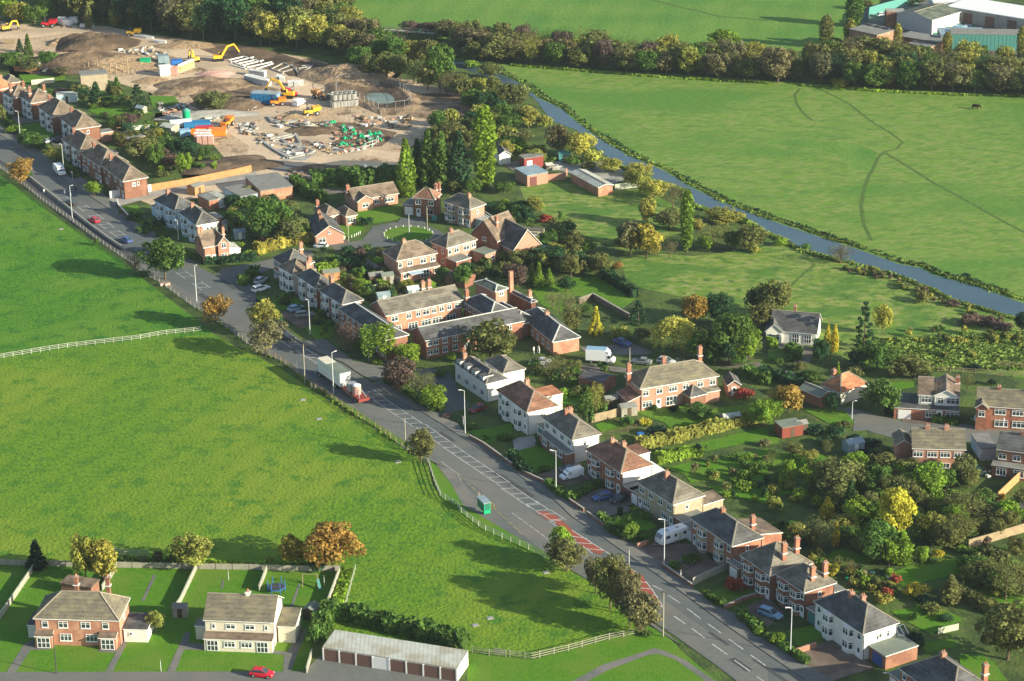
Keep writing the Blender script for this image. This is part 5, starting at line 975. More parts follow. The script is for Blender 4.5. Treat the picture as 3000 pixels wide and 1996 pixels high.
trees(1, 1, """br g 110 640 200 330;br o 330 650 390 290;br d 50 660 400 210;br g 440 640 480 150;bush p 70 670 560 110;bush d 1010 505 390 130;br yg 1385 260 110 140;br o 1830 200 60 140;br g 2000 220 60 150;br o 1650 100 -30 150;bush d 850 880 720 210;bush g 950 990 850 140;rd g 1120 970 890 70;bush o 870 1070 920 140;br yg 970 1110 980 150;br y 1390 1120 980 120;rd yg 1600 1110 1000 110;br g 1910 1070 850 160;br g 1710 1020 870 130;bush y 2260 820 700 120;
br o 2150 1757 1345 430 broad olive tree in front of the courtyard building;bare p 850 1670 1370 270 purplish bare looking tree on the corner of the courtyard building;bir yg 1040 1757 1410 165;bir yg 1190 1757 1390 195;rd y 80 1520 1150 290 yellowing round tree above the orange tree on the road bend;rd b 90 1700 1350 310 russet brown tree on the road bend below the yellowing tree;br g 2280 200 80 200;bush yg 2290 300 240 70;br d 2150 360 280 140;bush g 2300 430 370 100;bush g 700 830 750 130;bush g 620 900 820 120;bush p 1010 960 890 110;bush g 1060 1180 1090 130;bush g 1250 1150 1080 120;bush d 1530 1100 1020 90;
bush g 2060 880 820 150;bush o 2190 950 880 150;br p 2330 1000 840 150;bush g 1560 970 890 90;bush g 250 1230 1130 120;bush d 450 1300 1230 110;bush g 600 1400 1330 100;bush g 330 1140 1090 80""")
trees(2, 1, """br y 1150 150 -40 210;br w 1300 250 60 240;bare b 1480 340 80 220;br o 1440 540 330 270;br y 1240 500 225 160;pop yg 1605 745 170 125 slender yellow green poplar standing alone near the river;br b 1090 770 430 260;br go 1240 805 470 260 golden autumn tree at the edge of the paddock;bare b 1450 800 620 140;br y 1700 570 430 130;br y 1960 490 325 310;bare o 1850 720 450 310;br yg 1780 740 580 130;br o 2180 750 480 260;bush y 2230 750 670 120;br g 2050 720 540 180;
br g 60 450 300 140;br y 210 410 220 150;bush r 310 475 370 120 small red tree at the paddock corner;br d 120 520 300 170;br g 340 720 550 260;br o 580 750 560 210;br g 690 760 620 120;br o 820 970 740 190;br o 540 975 750 240;br o 90 860 700 250;con yg 250 1065 830 130;con yg 340 1050 880 130;con yg 185 1050 890 110;br d 495 1115 960 160;bare b 520 1410 1080 240;bare b 370 1270 1090 160;br o 560 1490 1240 160;br p 50 1070 850 190;con Y 770 1510 1230 170 yellow topped conifer beside the stone garden wall;pine d 1160 1410 1160 250;bush y 990 1540 1400 220;wil w 1490 1670 1285 430 big weeping willow with pale yellow leaves;
br or 1680 1420 1120 230;br d 1890 1400 1105 240;br d 2250 1300 1065 220;br o 2290 1490 1190 260;br g 2020 1760 1250 340;br g 1850 1740 1470 210;br yg 2180 1720 1420 220;bush or 960 900 810 120;br o 1200 1560 1430 160;bush d 900 960 890 120;br g 680 1300 1220 120;bush g 1900 1560 1480 90;br o 1080 700 600 120;bush o 700 820 740 120;bush g 280 780 720 130;bush o 1000 680 600 160""")
trees(3, 1, """bare b 665 850 655 240 grey brown round bush on the near river bank;br o 60 1340 985 310;pine d 880 1640 1160 270;br w 1050 1510 1190 140;cyp Y 545 1670 1400 75;cyp Y 610 1670 1405 75;bush o 1420 1210 1080 150;bush p 1850 1410 1290 210;bush p 2000 1410 1310 210;bush p 2150 1450 1370 210;bush p 1700 1240 1170 130;br D 2330 1500 1280 130;bush yg 110 690 600 120;bush p 1420 1150 1085 110;bush o 1260 1080 1000 130;bush o 1000 960 890 110;bush g 350 720 650 100;bush D 1820 980 930 90""")
trees(1, 2, """br yg 1400 210 0 240;br p 1320 470 130 310 purple leaved tree at the mouth of the forecourt;br g 1400 420 230 170;bare o 1530 580 240 260;br yg 1640 640 390 240;bush g 1700 640 560 90;rd yg 1800 200 85 90;bush g 1700 320 230 130;br o 1515 1120 790 240 lone olive tree on the roadside fence line;bush g 2300 900 820 180;bush g 1980 800 730 110;bush g 2100 900 860 100;bush p 1750 700 660 90;bush yg 1120 210 150 100""")
trees(2, 2, """bare o 380 310 110 310;bush g 560 310 200 160;bush g 200 290 220 160;pine g 690 760 380 200;bare y 770 690 355 160;bush g 830 680 540 120;bush g 1060 770 660 140;bush Y 1230 770 690 130;bush D 1330 870 750 200;br g 1710 700 545 210;bush g 1500 890 820 90;rd D 1710 1050 930 80;bush D 1350 1020 960 90;br g 1720 200 -110 210;br g 1860 210 -90 200;br d 1990 220 -110 220;br yg 2140 200 -100 220;br yg 2290 790 505 210;bush yg 540 1450 1380 90;bush r 2130 520 390 190;bush yg 1620 880 800 110;
bush D 1480 640 570 110;br g 2080 230 90 150;bush g 1300 640 560 70;bush g 60 1120 1040 100;bush g 300 1190 1120 120;bush g 250 960 900 80;bush yg 1130 1560 1500 90;bush o 430 720 660 100;bush g 60 1180 1130 100""")
trees(3, 2, """br or 190 660 370 260 orange gold tree left of the orange tiled bungalow;br yg 60 700 505 220;br g 1045 680 305 280;br d 480 210 -40 160;con yg 640 380 180 80;br d 580 650 460 140;br o 640 1420 1040 430;br g 1000 1400 1110 270;con d 1200 1310 1090 130;br yg 1470 1430 1080 290;br g 1640 1360 1150 190;con d 750 1620 1250 220;cyp Y 540 1650 1415 135 bright yellow cypress between two dark trees in the gardens;br Y 1180 1810 1320 290 tall bright yellow tree in the middle of the back gardens;bare o 1850 1660 1340 480;br o 930 1610 1370 210;con o 390 1410 1240 80;con yg 110 1360 1210 70;
rd o 230 1070 920 160;rd y 380 1110 980 180;bare o 30 1160 1000 110;bare o 540 1050 880 100;bush d 430 840 740 190;bush d 620 870 740 190;bush D 800 950 830 210;bush D 960 970 860 180;bush d 520 950 850 150;bush o 700 790 720 160;bush g 300 800 700 160;bush D 900 1060 960 200;br o 1050 1080 960 160;bush g 1240 1080 980 160;br o 1350 340 120 280;br g 1000 250 -20 280;br o 1180 330 150 160;br d 820 240 60 180;bush o 800 330 200 160;bush y 1430 260 150 120;bare o 1830 460 270 120;bush D 2060 400 330 90;bush D 1900 260 190 130;bush d 1450 330 260 130;bush o 290 260 170 150;
bush g 400 360 240 170;bush g 100 200 130 130;bush g 200 180 80 90;bush D 1900 400 350 70;bush p 1680 1340 1280 130;bush g 1700 1420 1330 140;bush o 2250 1560 1470 140;bush or 2140 1480 1370 80;bush yg 2280 1560 1460 110;br g 1100 1250 1060 180;bush g 30 1340 1270 80;bush b 180 1350 1270 80;bush yg 340 1230 1140 130;bush D 380 500 420 100;bush d 330 330 260 160""")
trees(3, 3, """bare o 470 360 20 330;cyp Y 620 340 100 80;br g 720 310 120 210;br g 1000 480 50 300;br yg 1110 520 250 150;cyp yg 1225 490 165 200;bush yg 1400 470 270 150;bush Y 1560 430 330 120;bare o 1750 310 20 340;br o 2080 240 60 170;bush Y 590 590 460 160;bare b 750 610 430 130;bush Y 1320 790 620 170;cyp o 1670 860 575 180;bush o 1500 940 830 190;bush y 1050 850 710 190;br o 2200 1370 820 520;bare o 2180 820 390 360;bush yg 80 1220 1090 170;bush g 160 1260 1190 90;bush g 280 1290 1230 90;br o 2330 800 640 200;bush d 1640 1010 930 150;
bush g 1850 700 610 110;bush g 1900 420 300 180;bush yg 1770 380 300 110;bush p 2000 300 200 110;br g 2280 120 -40 180;bush o 2250 640 540 170;bush o 1950 620 540 150;bush g 1120 580 500 110;bush g 1340 1000 920 110;bush d 820 560 470 130;bush D 1420 860 760 130;bush yg 440 420 330 110;bush g 200 250 160 140;bush r 230 200 140 70;bush g 60 160 100 120;bush D 300 330 240 150;bush g 1500 480 400 100;bush y 1430 740 660 150;br o 850 400 200 170;br g 1420 280 130 190;br o 1560 220 20 200;bush g 2060 900 800 150;bush D 1130 300 190 120""")
trees(2, 3, """br yg 460 480 125 190 fresh green roadside tree above the thorn trees;br o 500 560 240 320 olive roadside tree leaning over the fence below the fresh green tree;br b 770 760 400 210;br o 900 900 375 290;br b 1020 950 470 270;br b 1080 1080 590 260;br b 1190 1130 750 330 reddish brown thorn tree at the lower end of the roadside group;bush r 2040 750 565 190 red shrub in the front garden below the pale dormer;rd yg 1100 260 90 140;bush g 1250 290 150 130;bush g 960 220 100 140;bush g 1650 470 370 190;bush d 1850 430 360 130;bush g 1500 540 440 130;bush yg 2270 1130 1050 110;bush g 2120 1010 910 110;bush g 2200 1060 970 110;bush g 1240 1150 1090 110;bush d 870 110 40 80""")
trees(0, 3, """con D 340 530 245 230 blackish conifer behind the garden fence at far left;br y 790 650 195 250;br go 950 655 225 290;br y 1790 525 195 350;bush o 1450 480 330 100;bush o 1310 470 400 110;rd y 1440 1130 900 175 small olive yellow tree between the two bottom left pairs;bush o 1600 470 340 130;bush g 1150 470 400 90""")
trees(1, 3, """br go 350 520 210 240;br or 700 545 65 430 big orange tinted tree at the corner of the back gardens;bush d 560 560 400 160;bush y 130 490 400 90;bush g 560 1230 980 180;bush g 640 1130 950 150""")
# ------------------------------------------------------------------ belts and woods of separate trees
def inpoly(p, P):
    c = False; j = len(P)-1
    for i in range(len(P)):
        if (P[i].y > p.y) != (P[j].y > p.y) and p.x < (P[j].x-P[i].x)*(p.y-P[i].y)/(P[j].y-P[i].y)+P[i].x: c = not c
        j = i
    return c
def belt(P, sp, hr, wr, cols, kinds, label, group, seed=1, limit=400, avoid=()):
    rnd = random.Random(seed); x0, x1, y0, y1 = min(p.x for p in P), max(p.x for p in P), min(p.y for p in P), max(p.y for p in P); pts = []
    for _ in range(6000):
        p = Vector((rnd.uniform(x0, x1), rnd.uniform(y0, y1), 0))
        if not inpoly(p, P) or any((p-q).length < sp for q in pts): continue
        pts.append(p)
        if len(pts) >= limit: break
    for p in pts:
        k = rnd.choice(kinds)
        if label is None: plant(k, rnd.choice(cols), p, rnd.uniform(*hr), rnd.uniform(*wr))
        else: plant(k, rnd.choice(cols), p, rnd.uniform(*hr), rnd.uniform(*wr), label, group)
    return len(pts)
NAME = 'hedgerow_tree'
nb = belt(TL(2, 0, [(-700, 350), (-350, 410), (0, 430), (600, 480), (1200, 540), (1900, 600), (2352, 620), (2500, 640), (2600, 740), (2352, 750), (1200, 685), (600, 635), (0, 590), (-300, 570), (-420, 500)]), 4.6, (6.5, 9.5), (6.5, 9), 'o o o b g b p y'.split(), ['br', 'br', 'br', 'bare'], 'one of the crowded dull green trees of the long belt between the two meadows', 'trees of the belt between the meadows', 5)
nb += belt(TL(3, 0, [(420, 640), (900, 600), (1500, 640), (2352, 690), (2900, 740), (2900, 920), (2352, 880), (1600, 855), (1000, 825), (560, 790), (450, 760)]), 4.6, (7, 10.5), (7, 9.5), 'o o o g b d y'.split(), ['br', 'br', 'br', 'bare'], 'one of the crowded olive trees of the belt below the industrial yard', 'trees of the belt below the industrial yard', 6)
NAME = 'woodland_tree'
nb += belt(TL(0, 0, [(430, -20), (900, -160), (2600, -260), (3000, -150), (3150, 200), (3000, 380), (2500, 440), (1900, 390), (1400, 300), (1050, 230), (520, 190)]), 6.4, (11, 16), (8.5, 12), 'o o g d d b'.split(), ['br', 'br', 'bare', 'br'], 'one of the tall trees of the dark wood behind the building site', 'trees of the wood behind the building site', 8)
NAME = 'riverside_tree'
nb += belt(TL(1, 0, [(640, -60), (660, 60), (900, 350), (1050, 480), (1350, 560), (1600, 620), (1350, 640), (1000, 600), (560, 440), (300, 60)]), 5.5, (8, 11), (7, 9.5), 'o o g b y'.split(), ['br', 'bare', 'br'], 'one of the riverside trees crowding the left bank below the footbridge', 'riverside trees below the footbridge', 9)
NAME = None
belt(TL(1, 0, [(1800, 880), (2050, 900), (2200, 900), (2352, 1200), (2352, 1400), (2250, 1300), (1900, 1250), (1560, 1330), (1500, 1270), (1700, 1180), (2100, 1100)]), 5, (4, 7), (4.5, 7), 'o g y d'.split(), ['br', 'bush'], None, None, 10, 26)
# scattered garden shrubs
UNDER = []
for i, (c, r, q, n, hr, cols) in enumerate((
    (2, 2, [(1700, 1020), (2352, 930), (2352, 1280), (1750, 1330), (1640, 1180)], 26, (.8, 2.4), 'g g o yg y b'), (3, 2, [(0, 1160), (420, 1130), (500, 1400), (700, 1568), (0, 1568)], 20, (1.2, 3.0), 'g yg o y'),
    (3, 2, [(780, 1080), (1300, 1100), (1350, 1230), (1800, 1260), (2200, 1450), (2352, 1568), (700, 1568)], 26, (2.5, 5.5), 'g yg o o y'), (3, 3, [(640, 0), (2352, 0), (2352, 180), (1850, 330), (1350, 420), (1000, 480), (700, 380)], 34, (2, 5), 'g yg o o y'),
    (2, 2, [(1650, 1230), (2352, 1290), (2352, 1568), (1800, 1450)], 20, (1, 2.4), 'g o yg d'), (3, 3, [(100, 120), (420, 120), (460, 330), (700, 560), (450, 560), (300, 280)], 16, (1.2, 3), 'g y d o'), (3, 3, [(1750, 520), (2352, 380), (2352, 820), (1950, 820)], 26, (1.5, 4.5), 'o g o y'),
    (3, 3, [(700, 560), (1250, 560), (1250, 860), (1000, 900), (760, 700)], 24, (.8, 2.4), 'g yg y o r'), (1, 1, [(560, 740), (1150, 700), (1280, 1000), (1350, 1200), (1000, 1180), (700, 1000)], 55, (1, 3), 'g d o yg p'), (1, 1, [(1750, 900), (2300, 830), (2352, 1000), (1950, 1050)], 20, (1.2, 3), 'g d o'),
    (2, 1, [(60, 480), (700, 600), (760, 930), (420, 960), (150, 960), (40, 700)], 40, (1.5, 4.5), 'g o d y'), (0, 0, [(900, 1080), (1400, 1060), (1700, 1400), (1950, 1500), (1500, 1568), (1100, 1400)], 40, (1.2, 4), 'g o d p y'), (0, 0, [(600, 820), (1350, 900), (1300, 1010), (800, 1010)], 24, (1.2, 4), 'g d o'),
    (0, 1, [(1500, -60), (2000, -110), (2000, 0), (1450, 60)], 14, (1, 2.5), 'g o yg'), (0, 1, [(2000, 300), (2352, 220), (2352, 700), (2150, 560)], 26, (1.5, 4), 'g d o y'), (1, 1, [(0, 300), (350, 250), (560, 640), (0, 720)], 26, (1.5, 4.5), 'g d o'),
    (1, 1, [(2200, 380), (2352, 300), (2700, 500), (2352, 480)], 14, (1.5, 4), 'g d'), (3, 0, [(0, 560), (400, 640), (400, 780), (0, 740)], 12, (2, 4.5), 'o b g'), (2, 2, [(0, 200), (600, 180), (1050, 260), (680, 420), (300, 420)], 24, (1, 3), 'g o d'), (2, 2, [(500, 400), (1000, 560), (700, 760), (430, 620)], 14, (1, 3), 'g yg o'),
    (3, 1, [(560, 870), (900, 900), (1500, 1120), (1900, 1290), (2270, 1400), (2200, 1450), (1700, 1280), (1300, 1100), (700, 930)], 44, (.7, 1.6), 'o y b p'), (3, 2, [(850, 0), (2352, -60), (2352, 180), (1500, 250), (1200, 200)], 30, (.6, 1.6), 'o y g w'), (3, 1, [(1300, 1430), (2352, 1530), (2352, 1600), (1200, 1600)], 26, (.8, 1.8), 'o g y'),
    (2, 1, [(420, 380), (520, 470), (640, 560), (560, 600), (380, 480)], 8, (1, 2.5), 'g o'), (2, 3, [(860, 60), (1180, 0), (1320, 160), (1060, 280)], 9, (.8, 1.8), 'g d'), (1, 1, [(150, 1100), (560, 1280), (760, 1500), (640, 1540), (400, 1300), (160, 1200)], 22, (.8, 2.2), 'g d yg'), (0, 1, [(1100, 330), (1560, 520), (1500, 600), (1080, 420)], 14, (.8, 1.8), 'g d o'),
    (1, 2, [(980, -60), (1350, -30), (1200, 180), (860, 60)], 16, (1, 2.4), 'g o d y'), (1, 2, [(1250, 380), (1400, 330), (1750, 660), (1640, 660)], 14, (1.2, 2.4), 'g yg d'))):
    rnd = random.Random(40+i); P = TL(c, r, q); ok = 0
    xs = [p.x for p in P]; ys = [p.y for p in P]
    for _ in range(4000):
        if ok >= n: break
        p = Vector((rnd.uniform(min(xs), max(xs)), rnd.uniform(min(ys), max(ys)), 0))
        if not inpoly(p, P): continue
        h = rnd.uniform(*hr); ok += 1; cc = rnd.choice(cols.split()); wd = h*rnd.uniform(.9, 1.5)
        if h > 3.4: NAME = 'garden_tree'; plant('br', cc, p, h, wd); NAME = None
        elif h > 2.45 and NB < 70: plant('bush', cc, p, h, wd); NB += 1
        else: UNDER.append((p, h, wd, cc))
def undergrowth():
    by = {}
    for p, h, wd, cc in UNDER: by.setdefault(cc, []).append((p, h, wd))
    for cc, L in by.items():
        cl = []; rnd = random.Random(len(L))
        for p, h, wd in L:
            for k in range(5): a = rnd.uniform(0, 6.28); d = rnd.uniform(0, .3)*wd; r = wd*.26; cl.append(((p.x+math.cos(a)*d, p.y+math.sin(a)*d, h*rnd.uniform(.3, .7)), (r, r, h*.3), rnd.uniform(.75, 1.2)))
        o = link('undergrowth', cloudmesh('undergrowth', leafcloud(cl, 26, .32, 5))); o.color = (*CC[cc], 1); tag(o, CN[cc]+' low shrubs and ground cover filling the gardens', 'shrubbery', kind='stuff')
undergrowth()
# ------------------------------------------------------------------ hedges
def hedge(c, r, pts, wd, h, col, label, cat='hedge', size=.3, group=None):
    L = [T(c, r, *p) if len(p) == 2 else T(*p) for p in pts]; rnd = random.Random(len(label)); v = []; f = []; t = []; core = MB()
    o = L[0].copy(); tot = 0
    for a, b in zip(L, L[1:]):
        d = b-a; n = d.length; d.normalize(); s = Vector((-d.y, d.x, 0)); core.bar(a-o+Vector((0, 0, h*.45)), b-o+Vector((0, 0, h*.45)), wd*.75, h*.86, None)
        for _ in range(int(n*(wd+2*h)*7/ (size/.3)**2)):
            x = rnd.uniform(0, n); q = rnd.uniform(-h, wd+h)
            if q < 0: off, z, nn = -wd/2, h+q, -s
            elif q > wd: off, z, nn = wd/2, h-(q-wd), s
            else: off, z, nn = q-wd/2, h, Vector((0, 0, 1))
            lump = .12*math.sin(x*1.7)+.1*math.sin(x*.6+2)
            p = a-o+d*x+s*off*(1+lump)+Vector((0, 0, z*(1+lump*.6))); m = (nn+Vector((rnd.gauss(0, .5), rnd.gauss(0, .5), rnd.gauss(0, .5)))).normalized(); qq = m.to_track_quat('Z', 'Y'); S = size*rnd.uniform(.7, 1.4)
            e1 = qq @ Vector((S, 0, 0)); e2 = qq @ Vector((0, S, 0)); i = len(v); v += [p-e1-e2, p+e1-e2, p+e1+e2, p-e1+e2]; f.append((i, i+1, i+2, i+3)); k = rnd.uniform(.7, 1.25)*(1+.15*math.sin(x*.9)); t += [k]*4
    me = cloudmesh('hedge', (v, f, t)); 
    r_ = thing('hedge', label, cat, (o.x, o.y, .02), 0, group); lf = link('foliage', me, r_); lf.color = (*CC[col], 1)
    cb = core.obj('branch_core'); cb.data.materials.clear(); cb.data.materials.append(MATS['leaves']); ca = cb.data.color_attributes.new('tint', 'FLOAT_COLOR', 'POINT')
    for q in ca.data: q.color = (.7, .7, .65, 1)
    cb.parent = r_; cb.color = (*CC[col], 1)
    return r_
hedge(1, 3, [(640, 985), (900, 1010), (1200, 1090), (1500, 1160), (1800, 1240), (1920, 1290)], 2.6, 2.6, 'g', 'tall green hedge running behind the row of garages', size=.34)
hedge(1, 3, [(700, 980), (600, 1080), (570, 1200)], 2.2, 2.8, 'g', 'green hedge wrapping the left end of the garage row')
hedge(1, 1, [(0, 770), (200, 710), (400, 660), (560, 640)], 2.2, 2.4, 'go', 'bright yellow hedge along the side road')
hedge(1, 1, [(520, 150), (900, 130), (1300, 110)], 4, 4.0, 'g', 'tall dark clipped hedge behind the long pink bungalow', size=.4)
hedge(1, 1, [(350, 150), (480, 240), (620, 300)], 2.5, 3.0, 'g', 'green hedge curving behind the tan hipped bungalow')
hedge(1, 1, [(570, 940), (830, 885)], 1.2, 1.8, 'yg', 'clipped fresh green hedge between two back gardens off the turning')
hedge(2, 2, [(1160, 990), (1500, 920), (1850, 830), (2150, 760), (2330, 720)], 2.0, 2.0, 'y', 'long olive yellow hedge below the striped garden lawn')
hedge(2, 2, [(1330, 1120), (1520, 1080), (1740, 1050)], 1.8, 1.8, 'yg', 'fresh green hedge under the long lawn')
hedge(2, 1, [(840, 985), (990, 1080), (1130, 1170)], 1.6, 2.2, 'd', 'dark hedge along the right side of the striped walled lawn')
hedge(0, 1, [(2220, 1060), (2352, 950)], 1.8, 2.0, 'g', 'green hedge at the left side of the turning by the parked cars')
hedge(0, 1, [(1720, 790), (1860, 850)], 1.4, 1.4, 'g', 'low hedge in front of the orange brick cottage')
hedge(0, 1, [(1880, 860), (2352, 820)], 1.6, 1.6, 'd', 'dark hedge along the garden of the orange brick cottage')
hedge(2, 2, [(0, 1050), (90, 1190), (190, 1230)], 1.2, 1.2, 'd', 'low front hedge below the semi with the dark front')
hedge(2, 2, [(330, 1320), (420, 1400), (540, 1470), (800, 1330)], 1.2, 1.2, 'g', 'front hedge round the bed below the parked white van')
hedge(2, 3, [(820, 80), (920, 200), (1060, 275), (1250, 250)], 1.2, 1.3, 'g', 'front hedge beside the big white caravan drive')
hedge(2, 3, [(1780, 790), (1860, 850), (1950, 890)], .9, 1.0, 'g', 'low front hedge below the red shrub')
hedge(2, 3, [(2090, 950), (2200, 1060), (2300, 1120)], 1.5, 1.3, 'g', 'front hedge beside the silver blue parked car')
hedge(3, 3, [(0, 1180), (120, 1260), (280, 1360), (360, 1420)], 1.2, 1.0, 'g', 'low hedge on the front wall of the white semi at lower right')
hedge(3, 3, [(1300, 1230), (1400, 1270)], 1.5, 1.8, 'D', 'short blackish hedge beside the rear lawn at lower right')
hedge(3, 3, [(1720, 750), (1960, 900), (2352, 1010)], 2.0, 1.6, 'o', 'olive hedge round the lower right lawn')
hedge(3, 2, [(-80, 300), (150, 370), (300, 430)], 2.4, 1.6, 'd', 'dark hedge beside the lane left of the orange tiled bungalow')
hedge(3, 2, [(180, 100), (250, 120), (260, 180)], 2.4, 1.8, 'g', 'small clipped green hedge block by the chalet bungalow drive')
hedge(3, 2, [(0, 60), (60, 50)], 2.4, 1.8, 'yg', 'clipped fresh green hedge left of the chalet bungalow drive')
hedge(3, 2, [(1520, 730), (1750, 770)], 2.0, 1.2, 'g', 'front hedge of the white gabled house in the close')
hedge(3, 2, [(1080, 650), (1230, 700)], 1.4, 1.3, 'd', 'low dark hedge left of the white gabled house')
hedge(2, 2, [(2352, 400), (2200, 330), (2120, 300)], 2.2, 1.8, 'g', 'clipped hedge beyond the brick outbuilding by the lane')
hedge(1, 2, [(1190, 370), (1350, 460), (1500, 560), (1640, 640)], 1.5, 1.2, 'g', 'hedge under the purple tree along the footway')
hedge(1, 1, [(30, 1200), (200, 1350), (230, 1430)], 1.0, 1.0, 'd', 'low hedge in front of the terraced row')
hedge(0, 0, [(0, 1060), (250, 1280), (560, 1500), (700, 1640)], 1.4, 1.3, 'g', 'front hedge along the upper left pavement')
# bank vegetation: nobody could count it
def reeds(pts, wd, h, cols, label, n, seed):
    L = pts; rnd = random.Random(seed); v = []; f = []; t = []
    seg = [(a, b, (b-a).length) for a, b in zip(L, L[1:])]; tot = sum(s[2] for s in seg)
    for _ in range(n):
        x = rnd.uniform(0, tot)
        for a, b, l in seg:
            if x <= l: break
            x -= l
        d = (b-a).normalized(); s = Vector((-d.y, d.x, 0)); p = a+d*x+s*rnd.uniform(-wd/2, wd/2)*(.6+.5*math.sin(x*.21+a.x))
        if math.sin(p.x*.13+1.3*math.sin(p.y*.09)) < -.35 and rnd.random() < .75: continue
        hh = h*rnd.uniform(.4, 1.2)*(1+.5*math.sin(p.x*.35)*math.sin(p.y*.23))
        for k in range(3):
            pp = p+Vector((rnd.gauss(0, .3), rnd.gauss(0, .3), rnd.uniform(.2, 1)*hh)); m = Vector((rnd.gauss(0, 1), rnd.gauss(0, 1), rnd.uniform(0, 1.2))).normalized(); q = m.to_track_quat('Z', 'Y'); S = rnd.uniform(.12, .32); e1 = q @ Vector((S, 0, 0)); e2 = q @ Vector((0, S, 0)); i = len(v)
            v += [pp-e1-e2, pp+e1-e2, pp+e1+e2, pp-e1+e2]; f.append((i, i+1, i+2, i+3)); kk = rnd.uniform(.6, 1.4)*(1+.3*math.sin(p.x*.11+p.y*.05)); t += [kk]*4
    o = link('reeds', cloudmesh('reeds', (v, f, t))); o.color = (*CC[cols], 1); tag(o, label, 'reeds', kind='stuff'); return o
reeds([p+Vector((1.0, 1.2, 0)) for p in RR[1:]], 2.6, .3, 'yy', 'ragged reeds and rough grass lining the far river bank', 3600, 1)
reeds([p+Vector((1.6, 1.8, 0)) for p in RR[1:]], 1.2, .45, 'd', 'dark ragged sedge strip behind the reeds of the far river bank', 1500, 2)
reeds(RL[14:], 1.6, .4, 'yy', 'rough yellowish grass lining the near river bank', 3000, 3)
for pts, n, wdt in ((TL(2, 0, [(0, 600), (600, 650), (1200, 700), (2352, 770)]), 1500, 2.0), (TL(3, 0, [(300, 790), (1000, 840), (1600, 870), (2700, 900)]), 1500, 2.0), (FENCE[10:20], 260, 1.0), (TL(0, 3, [(1050, 440), (1700, 470), (2352, 500)])+TL(1, 3, [(700, 510)]), 900, 2.0), (TL(1, 3, [(830, 540), (740, 960)]), 500, 3.0)):
    reeds(pts, wdt*.7, .35, 'yg', 'strip of long rough grass left uncut along a field edge', n, n)
def scrub(P, n, h, col, label, seed, S0=.3):
    rnd = random.Random(seed); v = []; f = []; t = []; xs = [p.x for p in P]; ys = [p.y for p in P]; k_ = 0
    while k_ < n:
        p = Vector((rnd.uniform(min(xs), max(xs)), rnd.uniform(min(ys), max(ys)), 0)); 
        if not inpoly(p, P): continue
        k_ += 1; cl = math.sin(p.x*.21+1)*math.sin(p.y*.17)+.6*math.sin(p.x*.07+p.y*.11)
        if cl < -.25 and rnd.random() < .7: continue
        tk = rnd.uniform(.7, 1.35)
        for k in range(4):
            pp = p+Vector((rnd.gauss(0, .4), rnd.gauss(0, .4), rnd.uniform(.05, 1)*h)); m = Vector((rnd.gauss(0, .6), rnd.gauss(0, .6), rnd.uniform(.6, 1.6))).normalized(); q = m.to_track_quat('Z', 'Y'); S = S0*rnd.uniform(.6, 1.4); e1 = q @ Vector((S, 0, 0)); e2 = q @ Vector((0, S, 0)); i = len(v)
            v += [pp-e1-e2, pp+e1-e2, pp+e1+e2, pp-e1+e2]; f.append((i, i+1, i+2, i+3)); t += [tk*rnd.uniform(.8, 1.2)]*4
    o = link('tussocks', cloudmesh('tussocks', (v, f, t))); o.color = (*CC[col], 1); tag(o, label, 'tussock grass', kind='stuff'); return o
scrub(TL(3, 2, [(850, 0), (2352, -80), (2700, 60), (2352, 260), (1500, 260), (1100, 180)]), 2200, .3, 'yy', 'weedy scrub between the close and the river field', 13, .36)
# ------------------------------------------------------------------ fences, walls
def sweep(L, wd, h, z0, mat, name, parent=None, org=None):
    """one connected bar following a polyline"""
    b = MB(); o = org or L[0]; n = len(L)
    for i, p in enumerate(L):
        a = L[max(i-1, 0)]; c = L[min(i+1, n-1)]; d = (c-a).normalized(); s = Vector((-d.y, d.x, 0))*wd/2
        for q, z in ((-s, z0), (s, z0), (s, z0+h), (-s, z0+h)): b.v.append((p.x-o.x+q.x, p.y-o.y+q.y, z))
    m = b.mi(mat)
    for i in range(n-1):
        k = i*4
        for j in range(4): b.f.append((k+j, k+(j+1) % 4, k+4+(j+1) % 4, k+4+j)); b.m.append(m)
    b.f += [(3, 2, 1, 0), ((n-1)*4, (n-1)*4+1, (n-1)*4+2, (n-1)*4+3)]; b.m += [m, m]
    return b.obj(name, parent=parent)
def along(L, sp):
    out = []; carry = 0
    for a, b in zip(L, L[1:]):
        n = (b-a).length; d = (b-a).normalized(); x = carry
        while x < n: out.append((a+d*x, math.atan2(d.y, d.x))); x += sp
        carry = x-n
    return out
PM = {}
def fence(L, label, h=1.2, sp=2.4, mat='fence_white', rails=(.35, .75, 1.1), pw=.12, panel=None, cat='fence', name='fence', group=None):
    o = L[0]; r = thing(name, label, cat, (o.x, o.y, .03), 0, group)
    key = (h, pw, mat)
    if key not in PM: b = MB(); b.box(-pw/2, pw/2, -pw/2, pw/2, 0, h, mat); PM[key] = b.mesh('post')
    ps = along(L, sp)[:99]
    for p, a in ps: link('post', PM[key], r, p-o, a)
    for z in rails: sweep(L, .05, .09, z, mat, 'rail', r, o)
    if panel: sweep(L, .06, panel[1]-panel[0], panel[0], panel[2], 'panel', r, o)
    return r
def wall(L, label, wd, h, mat, cop=None, cat='wall', name='garden_wall', group=None):
    o = L[0]; r = thing(name, label, cat, (o.x, o.y, .02), 0, group); sweep(L, wd, h, 0, mat, 'wall', r, o)
    if cop: sweep(L, wd+.1, .08, h+.002, cop, 'coping', r, o)
    return r
fence(FENCE[:5], 'pale rail fence along the upper left edge of the green field', sp=2.2, mat='wood_grey')
fence(FENCE[4:8], 'pale rail fence between the field and the footway above the big dark tree', sp=2.2, mat='wood_grey')
